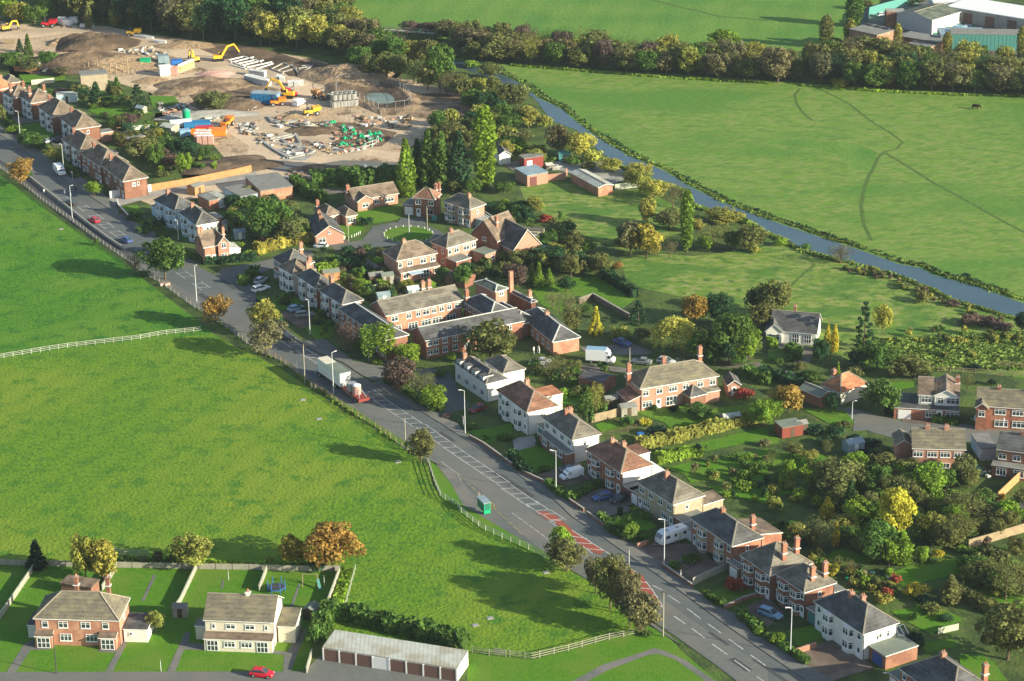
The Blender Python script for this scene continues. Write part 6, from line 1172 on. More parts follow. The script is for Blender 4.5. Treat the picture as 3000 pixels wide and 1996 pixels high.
fence(FENCE[7:13], 'pale rail fence curving past the orange roadside tree', sp=2.2, mat='wood_grey')
fence(FENCE[12:21], 'wooden rail fence beside the lorry, above the lone olive tree', sp=2.2, mat='wood_pale')
fence(FENCE[20:], 'pale rail fence curving round the bus lay-by', sp=2.2)
fence(TL(0, 2, [(-300, 215), (0, 165), (420, 95), (650, 60), (1000, 20)])+TL(0, 1, [(1250, 1560), (1500, 1515), (1850, 1480)]), 'white post and rail fence dividing the two green fields', sp=2.0)
fence(TL(2, 3, [(-160, 1325), (60, 1355), (180, 1372), (530, 1290), (870, 1195), (1125, 1145)]), 'weathered wooden rail fence beside the bottom footpath', sp=2.6, mat='wood_grey', h=1.3, rails=(.3, .7, 1.1))
fence(TL(1, 3, [(1985, 1310), (2090, 1330), (2300, 1350)])+TL(2, 3, [(-160, 1330)]), 'short grey rail fence right of the garage row', sp=3, mat='wood_grey')
fence(TL(0, 3, [(-300, 492), (0, 500), (300, 512), (610, 516), (1080, 526), (1600, 536), (2352, 548)])+TL(1, 3, [(380, 560), (770, 560)]), 'concrete panel fence along the back of the bottom left gardens', h=1.25, sp=3.0, mat='wood_dark', rails=(), panel=(.03, 1.15, 'wood_grey'), pw=.1)
fence(TL(0, 3, [(1030, 410), (1130, 425), (1380, 440)]), 'short white rail fence behind the yellow trees at lower left', h=1.5, sp=2.6, rails=(.5, 1.0, 1.4))
for pts, lab in ((TL(0, 3, [(325, 530), (120, 830), (0, 1000)]), 'white topped garden divider left of the bottom left brick pair'), (TL(0, 3, [(1070, 545), (940, 740)]), 'white topped garden divider under the bright yellow tree'), (TL(0, 3, [(1805, 545), (1660, 850), (1625, 900)]), 'white topped garden divider between the two bottom left pairs'),
                 (TL(1, 3, [(100, 560), (30, 745)]), 'white topped garden divider beside the blue trampoline'), (TL(1, 3, [(770, 570), (620, 980)]), 'white topped fence at the right end of the back gardens'), (TL(1, 3, [(515, 1330), (465, 1500)]), 'short white topped fence left of the garage forecourt')):
    wall(pts, lab, .14, 1.1, 'wood_grey', 'fence_white', 'fence', 'garden_fence')
fence(TL(1, 3, [(915, 545), (880, 680), (800, 975)]), 'thin pale fence parallel to the end of the back gardens', h=1.1, sp=1.9, rails=(.5, 1.0))
wall(TL(0, 1, [(1395, 190), (1700, 140), (2200, 40)])+TL(1, 0, [(-40, 1580)]), 'long bright orange timber fence along the site access road', .08, 1.9, 'wood_orange', None, 'fence', 'timber_fence')
wall(TL(0, 1, [(1010, 255), (1200, 222), (1392, 190)]), 'white rendered wall at the site entrance', .25, 1.8, 'render_white', 'render_white')
wall(TL(0, 1, [(250, 55), (420, 190), (560, 300), (760, 460), (1000, 640), (1150, 735)]), 'low pinkish wall between the cycle track and the upper left road', .3, .7, 'concrete', 'kerbstone')
wall(TL(0, 1, [(1080, 295), (1090, 340), (1180, 440)]), 'white topped low wall in front of the far white semis', .2, .9, 'brick_dull', 'render_white')
wall(TL(2, 1, [(615, 1225), (745, 1178), (940, 1290), (1080, 1370)]), 'old stone wall at the lower edge of the striped walled lawn', .4, 1.3, 'stone_wall', 'wood_grey')
wall(TL(2, 1, [(180, 108), (480, 85), (505, 40)]), 'brick wall beside the teal roofed shed', .25, 1.8, 'brick_pink', 'brick_pink')
wall(TL(2, 1, [(945, 180), (1190, 150)]), 'white picket fence right of the long grey shed', .08, 1.6, 'fence_white', None, 'fence', 'picket_fence')
wall(TL(2, 2, [(730, 750), (890, 715), (1080, 655)]), 'tall brown timber fence by the small back lawn', .08, 1.8, 'wood_pale', None, 'fence', 'timber_fence')
wall(TL(3, 2, [(2110, 1470), (2320, 1270)]), 'bright orange timber fence at the right edge', .08, 1.9, 'wood_orange', None, 'fence', 'timber_fence')
wall(TL(3, 3, [(1840, 350), (2020, 300), (2352, 200)]), 'long brown timber fence at the right edge beyond the long lawn', .08, 1.8, 'wood_pale', None, 'fence', 'timber_fence')
wall(TL(3, 3, [(255, 1325), (440, 1262)]), 'orange brick wall between two front drives at lower right', .25, 1.0, 'brick_orange', 'brick_pink')
wall(TL(3, 3, [(1560, 1140), (1750, 1095)]), 'white garden fence beyond the rear lawn at lower right', .08, 1.2, 'fence_white', None, 'fence', 'garden_fence')
wall(TL(2, 3, [(1660, 690), (1760, 640), (2000, 540)]), 'grey panel fence between two drives left of the red shrub', .1, 1.4, 'wood_grey', 'kerbstone', 'fence', 'panel_fence')
wall(TL(2, 3, [(1950, 910), (2120, 830), (2352, 760)]), 'low brick wall below the red shrub', .25, .7, 'brick_dull', 'concrete')
wall(TL(2, 3, [(1150, 345), (1310, 290)]), 'low orange brick wall in front of the caravan', .25, .8, 'brick_orange', 'brick_pink')
wall(TL(1, 2, [(1960, 890), (2090, 960), (2352, 1150)]), 'low brick wall along the pavement under the white semis', .25, .7, 'brick_dull', 'concrete')
wall(TL(2, 2, [(90, 1210), (210, 1270), (330, 1325)]), 'low brick wall along the pavement left of the white van', .25, .7, 'brick_dull', 'concrete')
wall(TL(2, 2, [(420, 1405), (545, 1490), (660, 1568)]), 'low brick wall along the pavement below the white van', .25, .7, 'brick_dull', 'concrete')
wall(TL(2, 3, [(690, 40), (860, 160), (1050, 285)]), 'low brick wall along the pavement left of the caravan', .25, .7, 'brick_dull', 'concrete')
wall(TL(2, 3, [(1380, 515), (1530, 620), (1650, 705)]), 'low brick wall along the pavement below the caravan drive', .25, .7, 'brick_dull', 'concrete')
wall(TL(1, 1, [(1010, 860), (1150, 950), (1330, 1050)]), 'long garden fence below the semi with the purple awning', .08, 1.6, 'wood_grey', None, 'fence', 'garden_fence')
wall(TL(1, 1, [(860, 1090), (1000, 1130), (1190, 1090)]), 'cream garden wall in the back gardens beside the courtyard building', .15, 1.5, 'stone_wall', 'render_cream')
wall(TL(0, 0, [(290, 780), (500, 760)]), 'pale garden wall behind the far brick semis', .15, 1.4, 'render_cream', 'render_cream')
wall(TL(0, 0, [(130, 655), (340, 665)]), 'orange timber fence near the far left gardens', .08, 1.7, 'wood_orange', None, 'fence', 'timber_fence')
wall(TL(0, 0, [(1210, 1200), (1380, 1185)]), 'short white garden wall behind the fourth brick semi', .15, 1.2, 'render_white', 'render_white')
wall(TL(0, 0, [(870, 1255), (1110, 1240)]), 'pale garden fence behind the third brick semi', .08, 1.5, 'wood_pale', None, 'fence', 'garden_fence')
fence(TL(3, 2, [(1560, 285), (1850, 300), (2352, 335)]), 'wooden rail fence behind the close under the scrub', sp=2.6, mat='wood_pale', h=1.3)
fence(TL(3, 2, [(2100, 235), (2352, 250)]), 'short piece of wooden rail fence at the right edge', sp=2.6, mat='wood_pale', h=1.3)
fence(TL(2, 2, [(820, 880), (1000, 850), (1150, 810)]), 'dark rail fence under the small back lawn', sp=2.0, mat='wood_dark', h=1.2)
# mesh fence round the pond, and its pond
ring = TL(1, 0, [(745, 870), (735, 790), (780, 765), (900, 752), (1080, 755), (1230, 790), (1350, 850), (1420, 920), (1430, 970), (1380, 1005), (1250, 1018), (1130, 1018), (1060, 990), (960, 945), (860, 905), (745, 870)])
RIMH = .7; cen = sum(ring[:-1], Vector((0, 0, 0)))/(len(ring)-1); dn = []
for a, b_ in zip(ring, ring[1:]):
    for k in range(4): dn.append(a+(b_-a)*k/4)
pit = MB(); mi_ = pit.mi('spoil'); mj_ = pit.mi('dirt_dark'); prof = ((1.32, 0), (1.16, .45), (1.04, RIMH), (.97, RIMH), (.82, .35), (.68, .15), (.55, .04)); rp = random.Random(2)
for sc_, z in prof:
    for q in dn: w_ = cen+(q-cen)*(sc_+rp.uniform(-.012, .012)); pit.v.append((w_.x-cen.x, w_.y-cen.y, z+rp.uniform(0, .12) if z > .1 else z))
for r_ in range(len(prof)-1):
    for k in range(len(dn)): a = r_*len(dn)+k; b_ = r_*len(dn)+(k+1) % len(dn); pit.f.append((a, b_, b_+len(dn), a+len(dn))); pit.m.append(mi_ if r_ < 3 else mj_)
po_ = pit.obj('earth_bank', loc=(cen.x, cen.y, .03)); tag(po_, 'raised earth bank forming the rim of the excavated pond', 'earth bank')
fr_ = fence(ring, 'steel mesh fence ringing the excavated pond', h=2.0, sp=2.6, mat='metal_grey', rails=(1.95,), pw=.07); fr_.location.z = RIMH
sheet('pond_bed', [cen+(q-cen)*.6 for q in dn], 'dirt_dark', .05)
sheet('pond', [cen+(q-cen)*.5+Vector((3.5, -4.5, 0)) for q in dn], 'pond_water', .07)
fence(TL(1, 0, [(1010, 1380), (1100, 1350), (1130, 1310), (1110, 1290)]), 'small steel mesh fence at the corner of the site road', h=2.0, sp=2.6, mat='steel_lamp', rails=(1.0, 1.9), pw=.1)
fence(TL(1, 0, [(1150, 750), (1500, 760), (1750, 820), (2000, 880), (2200, 910)]), 'pale rail fence between the spoil field and the riverside trees', h=1.2, sp=2.6, mat='wood_grey')
# ------------------------------------------------------------------ lamps, poles, bollards
def lamp(c, r, bx, by, ty, arm=(-1, 0), label='', group='street lamps along the main road'):
    p = T(c, r, bx, by); h = (by-ty)*K/sz(p); o = thing('street_lamp', label, 'street lamp', (p.x, p.y, .05), 0, group)
    b = MB(); b.cyl((0, 0, 0), (0, 0, h), .10, .055, 8, 'steel_lamp'); b.obj('pole', parent=o)
    a = Vector((arm[0], arm[1], 0)); b = MB(); b.cyl((0, 0, h-.05), a*.7+Vector((0, 0, h+.12)), .05, .05, 6, 'steel_lamp'); b.obj('arm', parent=o)
    b = MB(); e = a*.6+Vector((0, 0, h+.13)); b.bar(e, e+a*.65+Vector((0, 0, .04)), .2, .11, 'white_paint'); b.obj('lantern', parent=o)
for c, r, bx, by, ty, arm, lab in ((3, 3, 205, 1320, 898, (-.9, -.2), 'street lamp in front of the white semi at lower right'), (2, 3, 1397, 510, 88, (-.9, -.1), 'street lamp in front of the big white caravan'), (2, 2, 405, 1405, 1012, (-.9, 0), 'street lamp in front of the parked white van'),
                                   (1, 2, 1922, 850, 458, (-.9, 0), 'street lamp by the drive below the white semis'), (1, 2, 713, 485, 108, (.8, .4), 'street lamp on the field side beside the lorry'), (1, 1, 497, 1510, 1192, (-.5, 0), 'street lamp on the bend below the terraced row'), (0, 1, 1808, 1205, 878, (.5, 0), 'street lamp left of the orange roadside tree'),
                                   (0, 1, 668, 475, 145, (.7, .1), 'street lamp by the traffic island near the site entrance'), (0, 0, 590, 1600, 1330, (-.5, 0), 'street lamp in front of the second brick semi'), (0, 0, 190, 1295, 1028, (-.6, 0), 'street lamp at the upper left end of the road'), (1, 1, 1408, 585, 410, (.2, 0), 'small street lamp in the middle of the green turning circle'),
                                   (0, 1, 1640, 640, 460, (-.5, 0), 'street lamp in front of the near white semi above the cottage'), (3, 2, 770, 720, 555, (.7, 0), 'short street lamp on the grass corner of the close'), (3, 3, 1115, 1640, 1500, (-.9, 0), 'street lamp at the bottom edge by the last house')):
    lamp(c, r, bx, by, ty, arm, lab, 'street lamps' )
def pole(c, r, bx, by, ty, label, mat='wood_grey', rad=.13, cross=False, cat='pole', name='telegraph_pole'):
    p = T(c, r, bx, by); h = (by-ty)*K/sz(p); o = thing(name, label, cat, (p.x, p.y, .03)); b = MB(); b.cyl((0, 0, 0), (0, 0, h), rad, rad*.75, 8, mat); b.obj('pole', parent=o)
    b = MB(); b.cyl((0, 0, h-.25), (0, 0, h-.1), rad*1.5, rad*1.5, 8, 'metal_dark'); b.obj('pole_cap', parent=o)
    if cross: b = MB(); b.box(-.6, .6, -.05, .05, h-.5, h-.38, 'wood_dark'); b.obj('crossarm', parent=o)
pole(2, 3, 1388, 1160, 740, 'tall wooden pole at the edge of the grass beside the road markings', cross=True)
pole(1, 2, 450, 390, 30, 'wooden pole on the field edge behind the lorry', cross=True)
pole(1, 2, 1375, 1000, 700, 'thin dark pole left of the lone olive tree')
pole(0, 3, 520, 1500, 1140, 'dark pole on the verge in front of the bottom left brick pair', mat='metal_dark', rad=.1)
pole(1, 1, 1575, 560, 330, 'pole behind the green turning circle')
pole(1, 1, 850, 655, 440, 'pole beside the camper van')
pole(2, 2, 1080, 250, 60, 'pole beside the white box van')
pole(2, 1, 105, 1560, 1440, 'dark pole beside the one storey courtyard wing', mat='metal_dark')
pole(0, 1, 1040, 190, 60, 'pole in front of the brick semi behind the white wall')
pole(0, 0, 1480, 1370, 1285, 'thin pole among the back gardens at upper left')
pole(1, 2, 380, 300, 190, 'thin grey marker post in the long shadow on the field edge', mat='steel_lamp', rad=.06, name='marker_post', cat='post')
pole(0, 3, 1480, 1478, 1370, 'thin pale post on the grass left of the bottom path', mat='steel_lamp', rad=.05, name='marker_post', cat='post')
pole(2, 3, 1075, 530, 350, 'slim belisha style post on the traffic island behind the thorn trees', mat='steel_lamp', rad=.07, name='island_post', cat='post')
pole(2, 3, 1550, 630, 550, 'short white gate post on the pavement below the caravan', mat='white_paint', rad=.09, name='gate_post', cat='post')
def bollard(p, label, group=None, h=.8, mat='white_paint', name='bollard', w=.12):
    o = thing(name, label, 'bollard', (p.x, p.y, .05), 0, group); b = MB(); b.cyl((0, 0, 0), (0, 0, h), w, w*.9, 6, mat); b.obj('shaft', parent=o); b = MB(); b.cyl((0, 0, h), (0, 0, h+.08), w*1.05, w*.4, 6, 'metal_dark'); b.obj('cap', parent=o)
for i in range(20):
    a = i*math.pi/10+.1; bollard(T(1, 1, 1400+224*math.cos(a), 592+72*math.sin(a)), 'one of the small white posts edging the green turning circle', 'posts round the turning circle', .6, w=.09)
for k, (x, y) in enumerate(((905, 610), (922, 602), (940, 595), (957, 585), (880, 620))): bollard(T(1, 1, x, y), 'one of the small white posts at the corner of the tan bungalow lawn', 'posts at the bungalow corner', .8, w=.09)
for x, y, lab in ((595, 215, 'white lit keep left bollard on the upper left traffic island'), (650, 235, 'second white bollard by the lamp on the traffic island'), (405, 205, 'white bollard beside the cycle track')): bollard(T(0, 1, x, y), lab, None, 1.0, w=.22)
bollard(T(2, 3, 1140, 625), 'yellowish bollard on the red hatched traffic island', None, 1.1, 'paint_yellow', w=.25)
for x, y in ((510, 430), (545, 440)): bollard(T(1, 2, x, y), 'one of the two pale stumps by the fence beside the lorry', 'pale stumps beside the lorry', 1.1, 'wood_grey', w=.15)
for x, lab in ((1495, 'left one of the two pink and white blocks by the field fence'), (1540, 'right one of the two pink and white blocks by the field fence')):
    p = T(0, 1, x, 1058); o = thing('barrier_block', lab, 'barrier', (p.x, p.y, .03), .5); b = MB(); b.box(-.6, .6, -.3, .3, 0, .7, 'pink_block', taper=.05); b.obj('block', parent=o); b = MB(); b.box(-.62, -.1, -.31, .31, .2, .5, 'white_paint'); b.obj('white_stripe', parent=o)
def sign(c, r, x, y, label, col='pvc', h=2.2, w=.7):
    p = T(c, r, x, y); o = thing('road_sign', label, 'sign', (p.x, p.y, .05), -.6); b = MB(); b.cyl((0, 0, 0), (0, 0, h), .05, .05, 6, 'steel_lamp'); b.obj('post', parent=o); b = MB(); b.cyl((0, -.04, h), (0, -.08, h), w/2, w/2, 14, 'car_red'); b.obj('rim', parent=o); b = MB(); b.cyl((0, -.081, h), (0, -.1, h), w*.38, w*.38, 14, col); b.obj('face', parent=o)
sign(0, 1, 668, 90, 'round red rimmed sign on the far side of the upper left road'); sign(1, 2, 1905, 790, 'small white sign beside the lamp below the white semis', w=.5); sign(1, 2, 2050, 1500, 'slim sign post beside the green bus shelter', h=2.6, w=.4)
# manhole slabs on the field
for c, r, x, y, lab in ((0, 1, 560, 540, 'pale slab near the top of the upper field'), (1, 2, 430, 540, 'pale manhole slab below the fence beside the lorry'), (1, 2, 580, 715, 'pale manhole slab lower down the field'), (1, 2, 1305, 1110, 'pale manhole slab near the lone olive tree'), (1, 3, 2015, 1055, 'pinkish manhole slab left of its pair on the lower field'), (1, 3, 2150, 990, 'grey manhole slab right of its pair on the lower field'), (2, 3, 315, 570, 'pale slab in the shade of the roadside trees')):
    p = T(c, r, x, y); o = thing('manhole_slab', lab, 'manhole', (p.x, p.y, .03), .3); b = MB(); b.box(-.6, .6, -.5, .5, 0, .07, 'wood_grey', taper=.06); b.obj('slab', parent=o); b = MB(); b.box(-.3, .3, -.3, .3, .071, .09, 'metal_grey'); b.obj('cover', parent=o)
# ------------------------------------------------------------------ vehicles
def loft(b, st, mat):
    i0 = len(b.v); m = b.mi(mat)
    for x, zb, zt, hb, ht in st:
        zm = zb+(zt-zb)*.7; b.v += [(x, -hb*.94, zb), (x, -hb, zm), (x, -ht, zt), (x, ht, zt), (x, hb, zm), (x, hb*.94, zb)]
    for k in range(len(st)-1):
        for j in range(6): a = i0+k*6; b.f.append((a+j, a+(j+1) % 6, a+6+(j+1) % 6, a+6+j)); b.m.append(m)
    b.f += [tuple(i0+j for j in range(6)), tuple(i0+(len(st)-1)*6+5-j for j in range(6))]; b.m += [m, m]
WH = {}
def wheel(par, x, y, r=.32, w=.2):
    k = (r, w)
    if k not in WH:
        b = MB(); b.cyl((0, -w/2, 0), (0, w/2, 0), r, r, 14, 'rubber'); t = b.mesh('tyre'); b = MB(); b.cyl((0, -w/2-.01, 0), (0, w/2+.01, 0), r*.55, r*.55, 10, 'metal_grey'); WH[k] = (t, b.mesh('rim'))
    o = link('wheel', WH[k][0], par, (x, y, r)); link('rim', WH[k][1], o)
def heading(c, r, x0, y0, x1, y1):
    a, b = T(c, r, x0, y0), T(c, r, x1, y1); d = b-a; return (a+b)/2, math.atan2(d.y, d.x)
def car(c, r, pts, col, label, kind='hatch', sc=1.0, cat='car', group=None, z=.08):
    p, a = heading(c, r, *pts); m = 'car_'+col
    o = thing({'hatch': 'car', 'saloon': 'car', 'estate': 'car'}.get(kind, kind), label, cat, (p.x, p.y, z), a, group)
    def part(n, b, par=None): q = b.obj(n); q.parent = par or o; return q
    if kind in ('hatch', 'saloon', 'estate'):
        L = 2.0 if kind == 'hatch' else 2.25; rb = {'hatch': -1.85, 'saloon': -1.35, 'estate': -2.15}[kind]; rr = {'hatch': -1.35, 'saloon': -.85, 'estate': -1.9}[kind]
        b = MB(); loft(b, [(-L, .4, .72, .70, .66), (-L+.12, .28, .90, .80, .74), (-L*.55, .25, .95, .85, .79), (.0, .24, .94, .86, .80), (L*.5, .25, .90, .85, .77), (L-.25, .28, .76, .78, .68), (L, .38, .62, .66, .58)], m); part('body', b)
        b = MB(); loft(b, [(rb, .88, .93, .73, .70), (rr, .88, 1.38, .76, .60), (.15, .88, 1.42, .77, .61), (1.05, .86, .92, .75, .70)], 'glass'); part('windows', b)
        b = MB(); b.box(rr-.02, .18, -.6, .6, 1.40, 1.45, m, taper=.04)
        for s in (-1, 1): b.bar((.18, s*.6, 1.41), (1.08, s*.72, .9), .07, .05, m); b.bar((rr, s*.6, 1.4), (rb, s*.71, .9), .08, .05, m); b.bar((-.5, s*.63, 1.4), (-.5, s*.775, .9), .06, .05, m)
        part('roof', b)
        for s in (-1, 1):
            b = MB(); b.box(L-.2, L-.02, s*.55-.13, s*.55+.13, .55, .68, 'pvc'); part('headlight', b); b = MB(); b.box(-L+.02, -L+.14, s*.62-.1, s*.62+.1, .62, .82, 'car_red'); part('tail_light', b)
        for x in (-L*.62, L*.64):
            for s in (-1, 1): wheel(o, x, s*.76)
    elif kind == 'van':
        b = MB(); loft(b, [(-2.3, .35, 1.85, .88, .76), (-2.2, .3, 1.92, .9, .78), (.7, .3, 1.92, .9, .78), (1.3, .3, 1.6, .9, .76), (1.75, .3, 1.05, .88, .76), (2.3, .35, .8, .82, .68)], m); part('body', b)
        b = MB(); loft(b, [(1.0, 1.1, 1.80, .80, .70), (1.75, 1.02, 1.12, .82, .74)], 'glass'); part('windscreen', b)
        for s in (-1, 1): b = MB(); b.box(.45, 1.15, s*.86-.03, s*.86+.03, 1.1, 1.6, 'glass'); part('side_window', b); b = MB(); b.box(2.15, 2.32, s*.6-.12, s*.6+.12, .62, .78, 'pvc'); part('headlight', b)
        for x in (-1.5, 1.5):
            for s in (-1, 1): wheel(o, x, s*.8)
    elif kind == 'box_van':
        b = MB(); b.box(-3.1, 1.3, -1.1, 1.1, .75, 3.2, m, taper=.0); part('box_body', b); b = MB(); loft(b, [(.9, 3.0, 3.2, 1.05, .95), (1.3, 2.5, 3.2, 1.05, .9), (2.0, 2.35, 2.55, .95, .8)], m); part('air_deflector', b)
        b = MB(); b.box(-3.05, 1.25, -1.05, 1.05, 3.201, 3.24, 'car_lightblue'); part('roof', b)
        b = MB(); loft(b, [(1.31, .4, 2.3, .95, .85), (2.0, .4, 2.3, .95, .82), (2.6, .4, 1.35, .93, .82), (3.1, .45, 1.05, .88, .74)], m); part('cab', b)
        b = MB(); loft(b, [(2.05, 1.35, 2.2, .88, .76), (2.6, 1.3, 1.42, .88, .78)], 'glass'); part('windscreen', b)
        for s in (-1, 1): b = MB(); b.box(1.6, 2.3, s*.93-.03, s*.93+.03, 1.35, 2.0, 'glass'); part('side_window', b)
        for x in (-1.9, 2.3):
            for s in (-1, 1): wheel(o, x, s*.88, .36, .24)
    elif kind == 'caravan':
        b = MB(); loft(b, [(-3.0, .5, 2.35, 1.08, .98), (-2.9, .42, 2.55, 1.12, 1.0), (1.8, .42, 2.6, 1.12, 1.0), (2.5, .45, 2.3, 1.12, .98), (2.95, .5, 1.5, 1.08, .96), (3.05, .55, 1.0, 1.0, .9)], m); part('body', b)
        for s in (-1, 1):
            for x0, x1 in ((-2.5, -1.8), (-.4, .1), (1.1, 2.0)): b = MB(); b.box(x0, x1, s*1.11-.03, s*1.11+.03, 1.4, 2.0, 'glass'); part('window', b)
            b = MB(); b.box(-1.3, -.7, s*1.12-.02, s*1.12+.02, .6, 2.15, 'render_cream'); part('door', b)
        b = MB(); b.poly([(2.56, -.8, 2.28), (2.56, .8, 2.28), (3.0, .82, 1.52), (3.0, -.82, 1.52)], 'glass'); part('front_window', b)
        for x in (-1.5, .8): b = MB(); b.box(x, x+.7, -.3, .3, 2.6, 2.68, 'glass_pale'); part('rooflight', b)
        b = MB(); b.bar((3.0, -.5, .5), (4.1, 0, .5), .08, .08, 'metal_grey'); b.bar((3.0, .5, .5), (4.1, 0, .5), .08, .08, 'metal_grey'); part('drawbar', b)
        for s in (-1, 1): wheel(o, -.2, s*1.0)
    elif kind == 'camper_van':
        b = MB(); loft(b, [(-3.0, .4, 2.7, 1.05, .98), (-2.9, .35, 2.75, 1.08, 1.0), (1.9, .35, 2.75, 1.08, 1.0), (2.4, 1.9, 2.5, 1.05, .9)], m); part('body', b); b = MB(); loft(b, [(1.8, .4, 1.95, .98, .88), (2.3, .4, 1.85, .98, .86), (2.8, .4, 1.15, .95, .82), (3.3, .45, .95, .88, .74)], m); part('cab', b)
        b = MB(); loft(b, [(2.3, 1.2, 1.78, .9, .8), (2.8, 1.15, 1.22, .9, .82)], 'glass'); part('windscreen', b)
        for s in (-1, 1):
            for x0, x1 in ((-2.6, -1.9), (-1.2, .2), (.8, 1.4)): b = MB(); b.box(x0, x1, s*1.06-.03, s*1.06+.03, 1.5, 2.1, 'glass'); part('window', b)
        for x in (-1.9, 2.4):
            for s in (-1, 1): wheel(o, x, s*.9)
    o.scale = (sc, sc, sc); return o
car(1, 3, (-60, 1512, 170, 1535), 'red', 'bright red hatchback on the estate road at the bottom', 'hatch', .98, z=.06)
car(2, 2, (640, 1235, 455, 1280), 'white', 'white panel van parked on the drive above the street lamp', 'van', 1.0, 'van')
car(2, 2, (620, 1190, 470, 1205), 'dark', 'dark car parked behind the white panel van', 'estate')
car(2, 2, (900, 1440, 770, 1470), 'blue', 'blue car parked on the drive below the brown roofed semi', 'hatch')
car(2, 2, (1060, 1450, 930, 1500), 'dark', 'black car parked right of the blue car', 'hatch')
car(2, 3, (1585, 250, 1345, 325), 'white', 'big white touring caravan parked on a block paved drive', 'caravan', 1.0, 'caravan')
car(3, 3, (-60, 945, 100, 1005), 'lightblue', 'pale silver blue car parked at the lower right', 'estate')
car(1, 2, (2090, 625, 1980, 665), 'maroon', 'dark red car parked below the white semis', 'hatch')
car(2, 2, (700, 190, 930, 205), 'white', 'white box van with a blue roof on the back lane', 'box_van', 1.0, 'van')
car(2, 2, (330, 215, 195, 212), 'silver', 'grey car parked left of the white box van', 'saloon')
car(2, 2, (960, 20, 1060, 50), 'blue', 'blue silver car parked on the yard above the white box van', 'saloon')
car(2, 2, (1240, 215, 1140, 205), 'grey', 'grey car parked right of the white box van', 'saloon')
car(2, 2, (1370, 200, 1460, 215), 'silver', 'small silver car among the bins behind the long pale semi', 'hatch')
car(1, 1, (590, 640, 815, 645), 'cream', 'cream camper van in front of the gabled bungalow', 'camper_van', .95, 'camper van')
car(1, 1, (640, 715, 550, 708), 'white', 'small white car on the side road under the camper van', 'hatch', .9)
car(1, 1, (-10, 1120, 100, 1090), 'white', 'white car parked left of the corner house', 'estate')
car(1, 1, (10, 1050, 80, 1010), 'silver', 'silver car parked behind the white one by the corner house', 'hatch')
car(1, 1, (330, 1300, 410, 1280), 'lightblue', 'pale blue car parked in front of the terraced row', 'hatch')
car(1, 1, (400, 1350, 500, 1340), 'grey', 'grey car parked on the drive below the terraced row', 'estate')
car(1, 1, (220, 1540, 330, 1568), 'dark', 'dark car driving on the bend beyond the lorry', 'saloon')
car(0, 1, (900, 490, 830, 460), 'red', 'red car driving on the upper left road', 'hatch', .95)
car(0, 1, (1205, 680, 1110, 640), 'blue', 'dark blue car driving above the big dark tree', 'hatch')
car(0, 1, (700, 330, 590, 305), 'dark', 'dark car driving by the lamp near the site entrance', 'hatch')
car(0, 1, (510, -10, 590, 70), 'white', 'white van driving at the upper left', 'van', 1.2, 'van')
car(0, 0, (420, 1320, 480, 1300), 'silver', 'silver car parked left of the two by the fourth brick semi', 'hatch', .9)
car(0, 0, (520, 1320, 570, 1290), 'dark', 'dark car parked right of the two by the fourth brick semi', 'hatch', .9)
car(1, 0, (360, 985, 435, 950), 'white', 'white pickup van crossing the building site', 'van', 1.0, 'van')
car(3, 2, (2140, 790, 1950, 750), 'white', 'white caravan with a rounded front left of the cream one', 'caravan', 1.05, 'caravan')
car(3, 2, (2340, 800, 2165, 790), 'cream', 'cream caravan at the right edge', 'caravan', 1.05, 'caravan')
car(3, 0, (1010, 160, 1090, 150), 'white', 'white car parked behind the green mesh in the industrial yard', 'hatch')
car(3, 0, (1700, 290, 1830, 300), 'lightblue', 'pale van in the heap by the industrial yard', 'van', 1.0, 'van'); car(3, 0, (2200, 310, 2260, 330), 'dark', 'dark car on the far yard at the top right', 'hatch'); car(3, 0, (2290, 90, 2250, 110), 'white', 'white car at the top right corner', 'hatch')
car(0, 0, (370, 680, 490, 660), 'dark', 'dark car with a white bonnet cover in the far left garden', 'hatch')
# lorry
p, a = heading(1, 2, 1010, 590, 600, 300); lo = thing('lorry', 'long lorry with a box body and a red rear deck carrying a pinkish white tank', 'lorry', (p.x, p.y, .08), a)
def lp(n, b, par=None): q = b.obj(n); q.parent = par or lo; return q
b = MB(); b.box(-1.2, 9.2, -1.25, 1.25, 1.15, 4.1, 'render_white'); bx = lp('box_body', b); b = MB(); b.box(-1.15, 5.0, -1.2, 1.2, 4.101, 4.14, 'felt_green'); b.box(5.001, 9.15, -1.2, 1.2, 4.101, 4.15, 'render_cream'); lp('roof_sheet', b, bx)
b = MB(); b.box(7.6, 9.6, -1.2, 1.2, .5, 2.4, 'car_dark', taper=.05); cb_ = lp('cab', b); b = MB(); b.box(7.9, 8.8, -1.23, -1.17, 1.5, 2.2, 'glass'); lp('side_window', b, cb_); b = MB(); b.box(9.58, 9.63, -1, 1, 1.4, 2.2, 'glass'); lp('windscreen', b, cb_)
b = MB(); b.box(-9.2, 7.6, -.9, .9, .75, 1.1, 'car_maroon'); lp('chassis', b); b = MB(); b.box(-9.0, -1.3, -1.25, 1.25, 1.0, 1.18, 'door_red'); lp('rear_deck', b); b = MB(); b.box(-9.4, -9.05, -1.3, 1.3, .6, 1.2, 'door_red'); lp('rear_bumper', b)
b = MB(); b.cyl((-6.2, 0, 1.2), (-6.2, 0, 3.1), .95, .9, 14, 'pink_block'); b.cyl((-6.2, 0, 3.1), (-6.2, 0, 3.3), .92, .6, 14, 'white_paint'); tk = lp('tank', b); b = MB(); b.box(-5.0, -3.4, -.9, .9, 1.2, 2.9, 'metal_grey'); lp('generator', b)
for s in (-1, 1): b = MB(); b.bar((-8.8, s*.8, 1.2), (-7.6, s*.2, 2.7), .12, .12, 'metal_grey'); lp('ramp_strut', b)
for x in (-7.6, -6.4, 1.2, 2.4, 8.4):
    for s in (-1, 1): wheel(lo, x, s*1.08, .5, .3)
